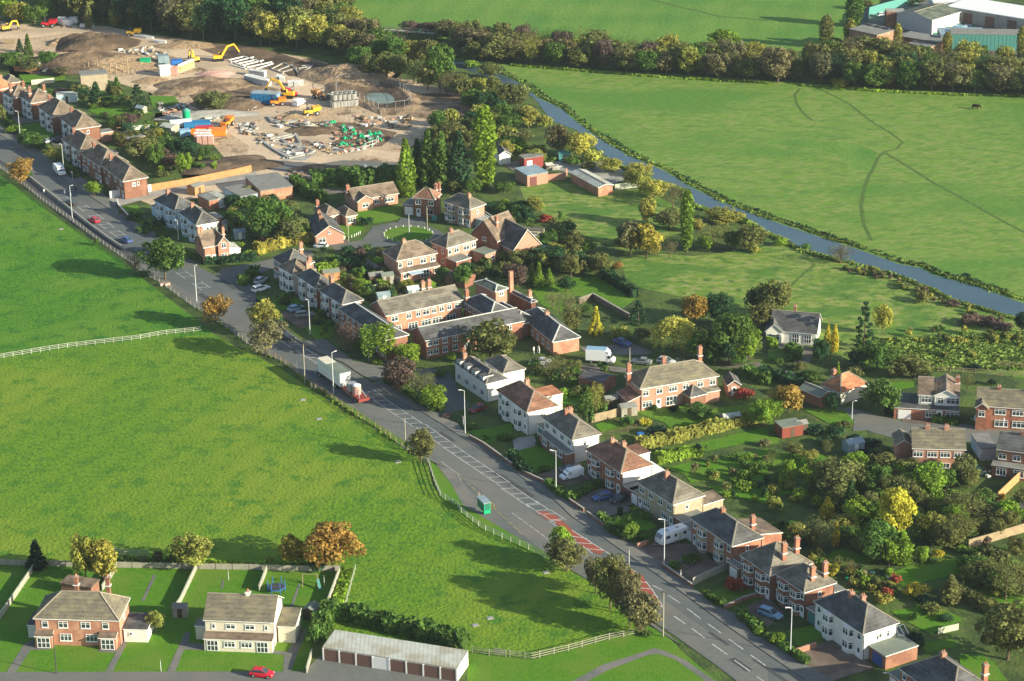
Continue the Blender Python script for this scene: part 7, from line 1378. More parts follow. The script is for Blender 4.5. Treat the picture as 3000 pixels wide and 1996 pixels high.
# bus shelter: green frame on the lay-by pavement
p, a = heading(1, 2, 2060, 1530, 2130, 1600); sh = thing('bus_shelter', 'green framed glass bus shelter in the lay-by', 'bus shelter', (p.x, p.y, .12), a); sh.scale = (.85, .85, .95)
for x in (-1.8, 0, 1.8):
    for y in (-.7, .7):
        if x == 0 and y > 0: continue
        b = MB(); b.box(x-.06, x+.06, y-.06, y+.06, 0, 2.4, 'green_plastic'); b.obj('post', parent=sh)
b = MB(); b.box(-2.0, 2.0, -.9, .9, 2.4, 2.55, 'glass_pale'); b.obj('roof', parent=sh); b = MB(); b.box(-1.74, 1.74, -.72, -.68, .5, 2.2, 'green_glazing'); b.obj('back_glass', parent=sh); b = MB(); b.box(1.77, 1.83, -.62, .62, .9, 2.2, 'green_glazing'); b.obj('side_glass', parent=sh)
b = MB(); b.box(1.76, 1.84, -.64, .64, .15, .88, 'green_plastic'); b.obj('kick_panel', parent=sh); b = MB(); b.box(-1.5, 1.5, -.6, -.3, .45, .52, 'green_plastic'); b.obj('bench', parent=sh)
# ------------------------------------------------------------------ people and a cow
def person(c, r, x, y, label, top='cloth_dark', ang=0.0, legs='cloth_dark'):
    p = T(c, r, x, y); o = thing('person', label, 'person', (p.x, p.y, .1), ang)
    V = [(0, 0, .98), (0, 0, 1.2), (0, 0, 1.42), (0, 0, 1.52), (0, 0, 1.66), (.13, 0, .92), (.16, .12, .5), (.17, .02, .06), (-.13, 0, .92), (-.14, -.12, .5), (-.16, -.2, .08), (.2, 0, 1.4), (.27, .02, 1.12), (.25, .14, .88), (-.2, 0, 1.4), (-.27, 0, 1.12), (-.26, .1, .88), (.17, .14, .04), (-.16, -.06, .05)]
    E = [(0, 1), (1, 2), (2, 3), (3, 4), (0, 5), (5, 6), (6, 7), (0, 8), (8, 9), (9, 10), (2, 11), (11, 12), (12, 13), (2, 14), (14, 15), (15, 16), (7, 17), (10, 18)]
    R = [.17, .15, .17, .06, .10, .11, .075, .05, .11, .075, .05, .075, .05, .04, .075, .05, .04, .045, .045]
    me = D.meshes.new('body'); me.from_pydata(V, E, []); ob = link('body', me, o); me.materials.append(MATS[top]); ob.modifiers.new('skin', 'SKIN'); 
    for i, q in enumerate(me.skin_vertices[0].data): q.radius = (R[i], R[i]); q.use_root = i == 0
    b = MB(); b.cyl((0, 0, 1.56), (0, .01, 1.80), .09, .075, 8, 'skin'); b.obj('face', parent=o); b = MB(); b.cyl((0, -.03, 1.66), (0, -.02, 1.83), .10, .07, 8, 'wood_dark'); b.obj('hair', parent=o)
person(0, 1, 695, 195, 'person in dark clothes crossing behind the traffic island', 'cloth_dark', .5)
person(2, 2, 200, 118, 'left one of two people in pale tops behind the courtyard wing', 'cloth_white', 1.0)
person(2, 2, 245, 112, 'right one of two people in pale tops behind the courtyard wing', 'cloth_white', -1.0)
p = T(3, 0, 1908, 1005); cw = thing('cow', 'black cow grazing alone on the right hand meadow', 'cow', (p.x, p.y, .03), -.35)
V = [(-.9, 0, 1.05), (-.45, 0, 1.08), (.1, 0, 1.02), (.6, 0, 1.12), (.95, 0, 1.2), (1.3, 0, .95), (1.55, 0, .62), (.55, .22, .6), (.52, .22, .05), (.55, -.22, .6), (.62, -.22, .05), (-.8, .22, .62), (-.95, .22, .38), (-.85, .22, .05), (-.8, -.22, .62), (-.9, -.22, .38), (-.8, -.22, .05), (-1.1, 0, 1.0), (-1.15, 0, .5), (1.25, .2, 1.02), (1.25, -.2, 1.02)]
E = [(0, 1), (1, 2), (2, 3), (3, 4), (4, 5), (5, 6), (3, 7), (7, 8), (3, 9), (9, 10), (0, 11), (11, 12), (12, 13), (0, 14), (14, 15), (15, 16), (0, 17), (17, 18), (5, 19), (5, 20)]
R = [.34, .38, .42, .38, .22, .19, .11, .13, .07, .13, .07, .15, .09, .07, .15, .09, .07, .04, .05, .05, .05]
me = D.meshes.new('body'); me.from_pydata(V, E, []); me.materials.append(MATS['hide']); ob = link('body', me, cw); ob.modifiers.new('skin', 'SKIN')
for i, q in enumerate(me.skin_vertices[0].data): q.radius = (R[i], R[i]); q.use_root = i == 1
# ------------------------------------------------------------------ garden things
def shed(c, r, x, y, w, d, h, rz, wallm, roofm, label, typ='gable', cat='shed', name='shed'):
    p = T(c, r, x, y); o = thing(name, label, cat, (p.x, p.y, .03), rz); b = MB(); b.box(-w/2, w/2, -d/2, d/2, 0, h, wallm)
    if typ == 'gable':
        for X in (-w/2, w/2-.05): i = len(b.v); b.v += [(X, -d/2, h), (X, d/2, h), (X, 0, h+.5), (X+.05, -d/2, h), (X+.05, d/2, h), (X+.05, 0, h+.5)]; b.f += [(i, i+1, i+2), (i+3, i+5, i+4)]; b.m += [b.mi(wallm)]*2
    b.obj('wall', parent=o); q = MB()
    if typ == 'gable':
        for s in (-1, 1): q.poly([(-w/2-.12, s*(d/2+.12), h-.05), (w/2+.12, s*(d/2+.12), h-.05), (w/2+.12, 0, h+.58), (-w/2-.12, 0, h+.58)], roofm); 
    else: q.box(-w/2-.1, w/2+.1, -d/2-.1, d/2+.1, h+.002, h+.12, roofm)
    q.obj('roof', parent=o); b = MB(); b.box(-.4, .4, -d/2-.05, -d/2-.005, .05, min(1.9, h-.1), 'wood_dark' if wallm != 'glass_pale' else 'pvc'); b.obj('door', parent=o)
shed(3, 2, 190, 850, 4.6, 3.4, 2.3, .35, 'red_wood', 'felt_green', 'red garden shed with grey green roof beside the dark shrubs', 'flat')
shed(3, 2, 300, 830, 2.2, 2.0, 2.0, .35, 'wood_dark', 'felt_grey', 'small dark shed right of the red shed')
shed(3, 2, 780, 1000, 3.6, 2.6, 2.0, .4, 'glass_pale', 'glass_pale', 'greenhouse with a blue grey roof among the dark bushes', name='greenhouse', cat='greenhouse')
shed(2, 2, 2010, 760, 3.6, 2.4, 1.9, .3, 'wood_grey', 'roof_sheet', 'grey garden shed at the end of the striped lawn')
shed(2, 2, 1060, 670, 3.4, 2.6, 2.0, .3, 'wood_grey', 'felt_grey', 'grey garden shed against the brown timber fence')
shed(2, 2, 905, 600, 2.6, 2.4, 2.0, .3, 'wood_dark', 'felt_grey', 'dark garden shed right of the green pine')
shed(2, 2, 780, 420, 6, 5, 2.4, -.6, 'brick_dull', 'roof_slate', 'old brick garage with slate roof behind the pine', cat='garage', name='garage')
shed(1, 1, 690, 1000, 3.8, 2.6, 2.1, .3, 'wood_orange', 'felt_green', 'orange timber summerhouse behind the terraced row', name='summerhouse', cat='summerhouse')
shed(1, 1, 1205, 1030, 2.8, 2.4, 2.1, .3, 'wood_grey', 'felt_green', 'grey roofed shed in the back gardens beside the courtyard building')
shed(1, 1, 1100, 1020, 3.4, 2.4, 1.9, .3, 'wood_dark', 'felt_grey', 'low dark shed left of the grey roofed shed in the back gardens')
shed(1, 1, 1440, 1150, 2.6, 2.2, 1.9, .3, 'glass_pale', 'roof_metal_white', 'small white roofed greenhouse behind the courtyard range', name='greenhouse', cat='greenhouse')
shed(1, 1, 1170, 1200, 3.0, 2.2, 1.8, .3, 'glass_pale', 'glass_pale', 'pale greenhouse beside the end of the terraced row', name='greenhouse', cat='greenhouse')
shed(1, 1, 1880, 1040, 5.6, 4.4, 2.2, -.6, 'brick_dull', 'roof_brown', 'brown roofed outhouse with white edge behind the courtyard building', cat='outbuilding', name='outhouse')
shed(1, 3, 515, 980, 2.6, 2.2, 1.9, 1.2, 'wood_dark', 'felt_green', 'small shed with grey roof in the garden right of the cream pair')
shed(0, 3, 1660, 960, 2.4, 2.0, 1.8, 0, 'wood_grey', 'felt_grey', 'grey shed between the two bottom left pairs')
shed(2, 1, 300, 790, 7, 4, 2.3, -.5, 'glass_pale', 'glass_pale', 'long pale glasshouse below the steep gabled house', name='greenhouse', cat='greenhouse')
shed(2, 1, 150, 690, 5, 3.6, 2.6, -.5, 'render_white', 'roof_sheet', 'white extension like shed beside the lit orange gable', cat='outbuilding', name='outhouse')
shed(2, 1, 200, 625, 5, 2, 2.4, -.2, 'render_cream', 'roof_grey', 'cream garden store beyond the steep gabled house', 'flat')
shed(0, 0, 330, 640, 3, 2.6, 2, .2, 'wood_grey', 'roof_sheet', 'pale roofed shed in the far left allotment')
shed(0, 0, 620, 930, 6, 3, 2.4, .1, 'render_blue', 'roof_sheet', 'pale flat roofed garage behind the fifth brick semi', 'flat', 'garage', 'garage')
shed(0, 0, 1060, 1170, 3, 2.4, 2, .3, 'wood_orange', 'felt_grey', 'orange shed behind the third brick semi')
shed(0, 0, 1300, 1040, 2.6, 2.2, 1.8, -.5, 'wood_grey', 'glass_pale', 'striped frame like shed in the middle back gardens')
shed(0, 0, 1560, 1210, 4, 4, 1.8, -.5, 'wood_grey', 'roof_sheet', 'pale sheet roofed shelter at the edge of the site')
shed(0, 1, 2100, 540, 3, 2.4, 2, .3, 'render_cream', 'felt_grey', 'cream shed beyond the near white semi')
shed(0, 1, 2200, 620, 2.8, 2.4, 1.9, .3, 'glass_pale', 'glass_pale', 'greenhouse behind the orange brick cottage', name='greenhouse', cat='greenhouse')
shed(0, 1, 1800, 210, 3.4, 3, 2.3, .9, 'wood_orange', 'felt_grey', 'orange timber shed behind the far white semi')
shed(1, 1, 155, 420, 0.1+3, 2.4, 2, .3, 'wood_grey', 'felt_grey', 'grey shed hidden among the trees left of the gabled bungalow')
shed(2, 0, 480, 1480, 3.2, 2.4, 2.4, .1, 'teal_container', 'teal_container', 'bright turquoise container in the river yard', 'flat', 'container', 'container')
shed(3, 3, 2290, 60, 5, 4, 2.3, -.4, 'brick_dull', 'roof_slate', 'dark roofed garage near the right edge above the brown fence', cat='garage', name='garage')
# washing frames, trampoline, swing
p = T(1, 3, 190, 740); tr_ = thing('trampoline', 'blue framed trampoline behind the cream pair', 'trampoline', (p.x, p.y, .04))
b = MB(); b.cyl((0, 0, .8), (0, 0, .86), 1.4, 1.4, 16, 'metal_dark'); b.obj('mat', parent=tr_); b = MB(); b.cyl((0, 0, .70), (0, 0, .79), 1.55, 1.55, 16, 'blue_tarp'); b.obj('pad', parent=tr_)
for k in range(6): a = k*math.pi/3; b = MB(); b.cyl((1.5*math.cos(a), 1.5*math.sin(a), 0), (1.5*math.cos(a), 1.5*math.sin(a), 2.1), .06, .06, 6, 'blue_tarp'); b.obj('leg', parent=tr_)
p = T(1, 3, 500, 690); sw = thing('swing_frame', 'pale wooden swing frame with a green slide behind the cream pair', 'swing', (p.x, p.y, .04))
for x in (-1.3, 1.3):
    for s in (-1, 1): b = MB(); b.bar((x, s*.8, 0), (x, 0, 2.2), .1, .1, 'wood_pale'); b.obj('leg', parent=sw)
b = MB(); b.bar((-1.4, 0, 2.2), (1.4, 0, 2.2), .1, .1, 'wood_pale'); b.obj('crossbar', parent=sw); b = MB(); b.bar((1.3, 0, 1.3), (1.9, -2.0, .2), .5, .06, 'teal_container'); b.obj('slide', parent=sw)
for c, r, x, y, lab in ((0, 3, 2100, 640, 'grey washing line post in the garden left of the cream pair'), (1, 3, 628, 690, 'grey washing line post right of the swing frame')): pole(c, r, x, y, y-90, lab, 'steel_lamp', .05, name='washing_post', cat='post')
p = T(0, 3, 1235, 1140); o = thing('bin', 'brown barrel beside the white side extension', 'bin', (p.x, p.y, .05)); b = MB(); b.cyl((0, 0, 0), (0, 0, 1.0), .38, .42, 10, 'wood_orange'); b.obj('barrel', parent=o); b = MB(); b.cyl((0, 0, 1.0), (0, 0, 1.06), .44, .4, 10, 'wood_dark'); b.obj('lid', parent=o)
for c, r, x, y, m, lab in ((1, 1, 1640, 460, 'teal_container', 'teal bin between the red roofed house and the semi with the conservatory'), (3, 2, 1900, 1190, 'teal_container', 'teal bin beside the flat roofed garages'), (2, 2, 1180, 895, 'blue_tarp', 'blue water butt in the back garden under the dark fence')):
    p = T(c, r, x, y); o = thing('bin', lab, 'bin', (p.x, p.y, .05), .4); b = MB(); b.box(-.5, .5, -.45, .45, 0, 1.1, m, taper=-.05); b.obj('bin_body', parent=o); b = MB(); b.box(-.56, .56, -.5, .5, 1.101, 1.2, m); b.obj('lid', parent=o)
# ------------------------------------------------------------------ building site
HM = .52
def mound(pts_c, rx, ry, h, rz, mat, label, seed=1, name='soil_heap', cat='soil heap', n=44, pk=1.0):
    p = T(*pts_c); rnd = random.Random(seed); ph = [rnd.uniform(0, 6.28) for _ in range(6)]; b = MB(); m = b.mi(mat)
    for i in range(n+1):
        for j in range(n+1):
            x, y = -1+2*i/n, -1+2*j/n; d = math.sqrt(x*x+y*y); a = math.atan2(y, x); e = 1+.12*math.sin(a*3+ph[0])+.08*math.sin(a*5+ph[1])
            k = max(0, 1-(d/e)**1.5)**pk; z = h*k*(1+.18*math.sin(x*5+ph[2])*math.sin(y*4+ph[3])+.1*math.sin(x*11+ph[4])*math.sin(y*13+ph[5]))+rnd.uniform(0, .09)*h*k
            b.v.append((x*rx, y*ry, z*HM-.02))
    for i in range(n):
        for j in range(n): a = i*(n+1)+j; b.f.append((a, a+n+1, a+n+2, a+1)); b.m.append(m)
    o = b.obj(name, loc=(p.x, p.y, .02), rz=rz); tag(o, label, cat); return o
mound((0, 0, 860, 410), 15, 10, 7, -.1, 'dirt_dark', 'great dark soil heap beside the upper haul road', 1)
mound((0, 0, 700, 590), 20, 13, 6.5, .1, 'dirt_dark', 'dark soil heap behind the tan windowless block', 2)
mound((0, 0, 1010, 590), 18, 12, 4.5, 0, 'spoil_light', 'broad tan soil bank behind the timber posts', 3)
mound((0, 0, 560, 400), 5, 4, 3, 0, 'spoil_light', 'small pale heap left of the great dark soil heap', 4)
mound((1, 0, 850, 700), 15, 12, 6.5, -.3, 'spoil_light', 'rounded tan soil heap just beyond the pond fence', 5)
mound((1, 0, 690, 690), 8, 9, 4.5, 0, 'dirt_dark', 'broken dark heap left of the rounded tan heap', 6)
mound((0, 0, 1850, 790), 16, 10, 3.6, .2, 'spoil', 'low dark heap in the middle of the site', 7)
mound((0, 0, 2120, 960), 12, 10, 4, .2, 'dirt_dark', 'brown heap right of the olive tree on the site', 8)
mound((1, 0, 350, 1090), 5, 4, 2, .2, 'spoil_light', 'small orange heap by the yellow dumper', 9)
mound((0, 0, 2130, 1520), 14, 8, 2.2, .2, 'dirt_dark', 'dark churned heap above the orange fence', 10)
mound((1, 0, 1750, 1010), 15, 11, 1.0, -.2, 'spoil', 'long brown bank right of the pond fence', 11, pk=1.4)
mound((0, 0, 1400, 745), 6, 4, 1.6, 0, 'spoil_light', 'small heap beside the curving site path', 12)
mound((1, 0, 510, 1205), 8, 5, 2, 0, 'dirt_dark', 'dark heap left of the green foundations', 14)
mound((0, 0, 1980, 690), 6, 4, 2.2, 0, 'pink_block', 'heap of pale rubble beside the haul road', 15, cat='rubble heap', name='rubble_heap')
mound((0, 0, 1900, 1060), 15, 4.5, 2.6, .1, 'concrete', 'long pale heap of broken concrete in front of the olive site tree', 16, cat='rubble heap', name='rubble_heap')
mound((0, 0, 1700, 420), 10, 5, 2.4, 0, 'spoil_light', 'orange tinted heap left of the raised yellow digger', 17)
def part_(n, b, par): q = b.obj(n); q.parent = par; return q
def digger(c, r, x, y, rz, label, pose='up', s=1.0):
    p = T(c, r, x, y); o = thing('excavator', label, 'digger', (p.x, p.y, .06), rz); Y = 'yellow_plant'
    for k in (-1, 1): b = MB(); loft(b, [(-1.9, .3, .7, .25, .25), (-1.5, 0, .95, .3, .3), (1.5, 0, .95, .3, .3), (1.9, .3, .7, .25, .25)], 'rubber'); q = part_('track', b, o); q.location.y = k*1.05
    b = MB(); b.box(-2.0, 1.2, -1.25, 1.25, 1.05, 2.0, Y, taper=.1); part_('body', b, o); b = MB(); b.box(.1, 1.5, .25, 1.2, 1.3, 2.9, Y, taper=.08); cb = part_('cab', b, o); b = MB(); b.box(.2, 1.52, .2, 1.22, 2.0, 2.7, 'glass'); part_('cab_window', b, cb)
    P = {'up': [(1.0, 0, 1.6), (3.2, 0, 5.0), (5.6, 0, 5.6), (7.4, 0, 2.6)], 'fold': [(1.0, 0, 1.6), (2.6, 0, 3.8), (4.6, 0, 3.6), (5.2, 0, 1.0)], 'low': [(1.0, 0, 1.6), (3.0, 0, 3.0), (4.6, 0, 2.2), (5.4, 0, .7)]}[pose]
    P = [Vector((a, b_-.4, c_)) for a, b_, c_ in P]; b = MB(); b.bar(P[0], P[1], .5, .7, Y); b.bar(P[1], P[2], .46, .6, Y); part_('boom', b, o); b = MB(); b.bar(P[2], P[3], .36, .45, Y); part_('dipper_arm', b, o)
    b = MB(); b.box(P[3].x-.6, P[3].x+.5, -.9, .1, P[3].z-.8, P[3].z+.1, 'metal_dark', taper=.12); part_('bucket', b, o); o.scale = (s, s, s)
digger(0, 0, 2010, 560, .25, 'yellow digger with its arm raised high beside the long white foundations', 'up', .9)
digger(1, 0, 300, 900, 2.9, 'yellow digger reaching over the blue site container', 'up', .95)
digger(0, 0, 60, 285, .5, 'yellow digger on red ground at the top left edge', 'fold', .8)
digger(0, 0, 1790, 570, 2.2, 'yellow digger with folded arm near the portable toilets', 'fold', .8)
def dumper(c, r, x, y, rz, label, col='yellow_plant', s=1.0):
    p = T(c, r, x, y); o = thing('dumper', label, 'dumper', (p.x, p.y, .06), rz); b = MB(); b.box(-1.8, .2, -.75, .75, .6, 1.3, col, taper=.06); part_('body', b, o); b = MB(); loft(b, [(.2, 1.0, 1.9, .8, .95), (1.2, .7, 1.9, .8, .95), (2.1, 1.2, 2.0, .8, .95)], col); part_('skip', b, o)
    for k in (-1, 1):
        b = MB(); b.cyl((-.9, k*.6, 1.2), (-.9, k*.6, 2.6), .05, .05, 6, 'metal_dark'); part_('roll_bar', b, o)
        for X in (-1.2, 1.1): wheel(o, X, k*.85, .5, .35)
    b = MB(); b.box(-1.0, -.8, -.62, .62, 2.55, 2.65, 'metal_dark'); part_('roll_bar_top', b, o); b = MB(); b.box(-1.0, -.4, -.3, .3, 1.3, 1.8, 'metal_dark'); part_('seat', b, o); o.scale = (s, s, s)
dumper(1, 0, 510, 1060, .4, 'yellow dumper below the concrete rings', s=1.3); dumper(1, 0, 200, 970, .2, 'orange dumper right of the blue site container', 'orange_plastic', 1.2); dumper(1, 0, 310, 890, 2.6, 'red and yellow dumper behind the white pickup van', 'car_red', 1.2)
dumper(0, 0, 2085, 1165, 1.2, 'orange dumper on the haul road near the blue tarpaulin', 'orange_plastic', 1.3); dumper(0, 0, 450, 250, 0, 'red and yellow dumper at the upper left', 'car_red', 1.3); dumper(0, 0, 1230, 330, 0, 'yellow dumper at the head of the white pipes', s=1.2); dumper(1, 0, 590, 910, 2.5, 'brown and yellow dumper left of the concrete ring stack', 'wood_orange', 1.3)
def container(c, r, x, y, w, d, h, rz, mat, label, roof=None, name='site_container', cat='container'):
    p = T(c, r, x, y); o = thing(name, label, cat, (p.x, p.y, .06), rz); b = MB(); b.box(-w/2, w/2, -d/2, d/2, .1, h, mat); part_('body', b, o); b = MB(); b.box(-w/2-.05, w/2+.05, -d/2-.05, d/2+.05, h+.001, h+.12, roof or mat); part_('roof', b, o)
    b = MB(); b.box(w/2+.01, w/2+.06, -d*.3, d*.3, .2, h*.9, 'metal_grey' if mat != 'metal_grey' else 'metal_dark'); part_('door', b, o)
    for k in range(int(w/1.2)): b = MB(); b.box(-w/2+.5+k*1.2, -w/2+.6+k*1.2, -d/2-.04, -d/2-.001, .2, h-.1, mat); part_('rib', b, o)
container(1, 0, 90, 945, 8, 3.4, 3.0, -.25, 'blue_container', 'bright blue site container in the middle of the building site', 'glass_pale')
container(0, 0, 1520, 690, 3.6, 3, 2.8, .3, 'white_paint', 'white site cabin left of the portable toilets'); container(0, 0, 1500, 590, 3.4, 3, 2.8, .3, 'glass_pale', 'pale cabin stacked with crates above the white site cabin')
container(0, 0, 1625, 630, 3.4, 2.2, 2.6, .3, 'blue_tarp', 'blue tarpaulin covered stack behind the portable toilets'); container(0, 0, 1340, 600, 3.2, 2.2, 2.0, 0, 'green_plastic', 'light green skip left of the white site cabin', name='skip', cat='skip')
container(0, 0, 1600, 690, 2.4, 1.8, 2.6, 0, 'pink_block', 'pink wrapped block stack right of the white site cabin', name='block_stack', cat='block stack')
container(0, 0, 1700, 1190+60, 3, 2, 1.8, .3, 'car_lightblue', 'pale boat like stack below the green water tank', name='wrapped_stack', cat='wrapped stack')
container(0, 0, 1815, 1165, 7.5, 3.4, 1.3, .15, 'blue_container', 'bright blue tarpaulin covered stack beside the olive garden trees', name='wrapped_stack', cat='wrapped stack')
container(0, 0, 1660, 1160, 6, 2.2, 1.6, .3, 'white_paint', 'long white van like stack left of the blue tarpaulin', name='wrapped_stack', cat='wrapped stack')
container(0, 0, 1880, 1205, 5, 2, 1.3, .1, 'car_red', 'pink red wrapped stack below the blue tarpaulin', name='wrapped_stack', cat='wrapped stack')
container(0, 0, 1850, 1235, 5.6, 2, 1.3, 0, 'orange_plastic', 'orange wrapped stack left of the larger orange one', name='wrapped_stack', cat='wrapped stack'); container(0, 0, 2000, 1240, 5, 3.6, 1.6, 0, 'orange_plastic', 'larger orange skip beside the haul road', name='skip', cat='skip')
p = T(0, 0, 1715, 1115); o = thing('water_tank', 'upright green plastic tank at the site edge', 'tank', (p.x, p.y, .05)); b = MB(); b.cyl((0, 0, 0), (0, 0, 3.2), 1.1, 1.1, 14, 'green_plastic'); b.obj('tank', parent=o); b = MB(); b.cyl((0, 0, 3.2), (0, 0, 3.8), 1.1, .5, 14, 'teal_container'); b.obj('tank_top', parent=o)
for k in range(7):
    p = T(0, 0, 1655+k*19, 665-k*8); o = thing('portable_toilet', 'one of the row of upright portable toilets beside the blue tarpaulin stack', 'portable toilet', (p.x, p.y, .05), .3, 'row of portable toilets'); b = MB(); b.box(-.55, .55, -.55, .55, 0, 2.3, 'grey_block' if k % 2 else 'car_cream'); b.obj('cabin', parent=o); b = MB(); b.box(-.6, .6, -.6, .6, 2.301, 2.5, 'white_paint', taper=.15); b.obj('roof', parent=o); b = MB(); b.box(-.4, .4, -.58, -.55, .1, 2.0, 'paint_yellow'); b.obj('door', parent=o)
# concrete rings
b = MB(); n = 12
for k in range(n):
    a0, a1 = 2*math.pi*k/n, 2*math.pi*(k+1)/n
    for (r0, z0, r1, z1) in ((1, 0, 1, 1.5), (1, 1.5, .8, 1.5), (.8, 1.5, .8, 0)): b.poly([(r0*math.cos(a0), r0*math.sin(a0), z0), (r0*math.cos(a1), r0*math.sin(a1), z0), (r1*math.cos(a1), r1*math.sin(a1), z1), (r1*math.cos(a0), r1*math.sin(a0), z1)], 'concrete')
RING = b.mesh('concrete_ring')
def ring_(p, z, label, group, s=1.0, flat=True):
    o = link('concrete_ring', RING, None, (p.x, p.y, z)); o.scale = (s, s, s); tag(o, label, 'concrete ring', group)
    if not flat: o.rotation_euler = (math.pi/2, 0, .4); o.location.z = z+s
for k in range(14): ring_(T(1, 0, 720+(k % 7)*31, 985-(k % 7)*3-(k//7)*22), .06, 'one of the tall pale concrete rings stacked left of the pond', 'concrete rings by the pond', 1.15)
for k in range(10): ring_(T(1, 0, 725+(k % 5)*42, 975-(k % 5)*3-(k//5)*18), 1.85, 'one of the pale concrete rings on the upper layer left of the pond', 'upper concrete rings by the pond', 1.1)
for k in range(5): ring_(T(1, 0, 660+k*26, 915-k*3), .06, 'one of the short row of concrete rings beyond the main ring stack', 'far row of concrete rings', 1.0, False)
def boxes(c, r, lst, w, d, h, rz, mat, label, group, name, cat):
    b = MB(); b.box(-w/2, w/2, -d/2, d/2, 0, h, mat, taper=.03); b.box(-w/2-.04, w/2+.04, -d/2-.04, d/2+.04, h+.001, h+.06, 'white_paint'); me = b.mesh(name)
    for (x, y) in lst: p = T(c, r, x, y); o = link(name, me, None, (p.x, p.y, .06), rz); tag(o, label, cat, group)
boxes(1, 0, [(-65+k*27, 745+k*7) for k in range(7)], 2.4, 2.0, 1.8, -.4, 'grey_block', 'one of the wrapped grey block packs lined up beyond the blue container', 'block packs beyond the blue container', 'block_pack', 'block pack')
boxes(1, 0, [(-25+k*28, 690+k*4) for k in range(4)], 2.2, 1.8, 1.6, -.4, 'grey_block', 'one of the short row of grey block packs near the long white foundations', 'block packs near the foundations', 'block_pack', 'block pack')
boxes(1, 0, [(215, 735), (240, 750), (320, 790), (350, 785), (375, 790), (410, 785)], 1.6, 1.4, 1.4, 0, 'grey_block', 'one of the scattered pale block packs on the bank left of the pond', 'scattered block packs', 'block_pack', 'block pack')
boxes(0, 0, [(1810+k*26, 1300+(k % 2)*24) for k in range(6)]+[(1830+k*30, 1275) for k in range(4)], 1.4, 1.4, 2.4, 0, 'pink_block', 'one of the upright pink and white block stacks below the orange skip', 'pink block stacks', 'block_pack', 'block pack')
boxes(0, 0, [(570+k*24, 235-abs(k-2)*8) for k in range(4)]+[(680, 215)], 2.4, 2.0, 2.0, 0, 'white_paint', 'one of the white cabins and crates under the dark wood at upper left', 'white crates under the wood', 'crate', 'crate')
boxes(0, 0, [(760+k*26, 250) for k in range(4)], 1.6, 1.4, 1.0, 0, 'white_paint', 'one of the low white packs beside the upper haul road', 'low white packs', 'crate', 'crate')
boxes(0, 0, [(1260+k*24, 338+k*4) for k in range(6)]+[(1450+k*22, 390+k*4) for k in range(3)], 2.4, .8, .7, -.3, 'white_paint', 'one of the white pipe bundles lying along the upper haul road', 'white pipe bundles', 'pipe_bundle', 'pipe bundle')
# foundations of new houses
def bars(c, r, lst, mat, label, name, wd=.55, h=.5):
    o = None; pc = T(c, r, *lst[0][0]); root = thing(name, label, 'foundations', (pc.x, pc.y, .05))
    for a, e in lst: b = MB(); A, B_ = T(c, r, *a)-pc, T(c, r, *e)-pc; b.bar(A+Vector((0, 0, h/2)), B_+Vector((0, 0, h/2)), wd, h, mat); q = b.obj('footing', parent=root)
bars(0, 0, [((2090, 560), (2240, 525)), ((2120, 580), (2330, 530)), ((2170, 595), (2352, 555)), ((2210, 610), (2420, 560)), ((2270, 625), (2500, 575)), ((2352, 640), (2510, 590)), ((2090, 555), (2250, 620)), ((2240, 525), (2400, 575)), ((2120, 600), (2260, 640))], 'render_white', 'long white house foundations below the raised yellow digger', 'foundations', .4, .3)
bars(1, 0, [((140, 640), (240, 590)), ((180, 660), (330, 600)), ((240, 670), (340, 640)), ((140, 640), (250, 680)), ((330, 600), (390, 680)), ((380, 690), (520, 610)), ((420, 610), (530, 605)), ((350, 640), (480, 620)), ((250, 585), (400, 640))], 'concrete', 'pale house foundations half in shade beyond the block packs', 'foundations', .4, .3)
bars(1, 0, [((130, 1280), (330, 1240)), ((150, 1300), (370, 1250)), ((370, 1250), (410, 1330)), ((160, 1330), (410, 1330)), ((40, 1290), (160, 1380)), ((160, 1380), (300, 1460)), ((300, 1460), (520, 1410)), ((240, 1290), (300, 1340)), ((460, 1430), (540, 1390))], 'concrete', 'grey house slabs on the bend of the lower haul road', 'foundations', .7, .4)
bars(1, 0, [((110, 1080), (150, 1130)), ((150, 1130), (390, 1180)), ((240, 1120), (470, 1110)), ((390, 1180), (540, 1150)), ((210, 1150), (380, 1120))], 'concrete', 'grey foundations below the small orange heap', 'foundations', .6, .4)
bars(1, 0, [((700, 1380), (900, 1370)), ((780, 1410), (960, 1360)), ((960, 1360), (1090, 1330)), ((620, 1320), (700, 1380))], 'pink_block', 'pinkish footings along the lower edge of the green pipes', 'foundations', .5, .3)
# green drain pipes stuck in the foundations
rg = random.Random(8); P = TL(1, 0, [(560, 1150), (700, 1120), (900, 1190), (1080, 1220), (1230, 1260), (1200, 1300), (1000, 1370), (760, 1350), (740, 1310), (860, 1260), (680, 1200)])
b = MB(); b.cyl((0, 0, 0), (0, 0, 1.0), .35, .35, 8, 'green_plastic'); b.cyl((-.9, 0, .2), (.9, .4, .25), .3, .3, 8, 'green_plastic'); b.cyl((0, -.7, .2), (.2, .8, .3), .28, .28, 8, 'green_plastic'); GP = b.mesh('drain_pipe'); n = 0
while n < 46:
    p = Vector((rg.uniform(min(q.x for q in P), max(q.x for q in P)), rg.uniform(min(q.y for q in P), max(q.y for q in P)), 0))
    if inpoly(p, P): o = link('drain_pipe', GP, None, (p.x, p.y, .05), rg.uniform(0, 6)); o.scale = [rg.uniform(.35, .9)]*3; tag(o, 'one of the bright green drain pipe clusters scattered over the dug foundations', 'drain pipe', 'green drain pipes'); n += 1
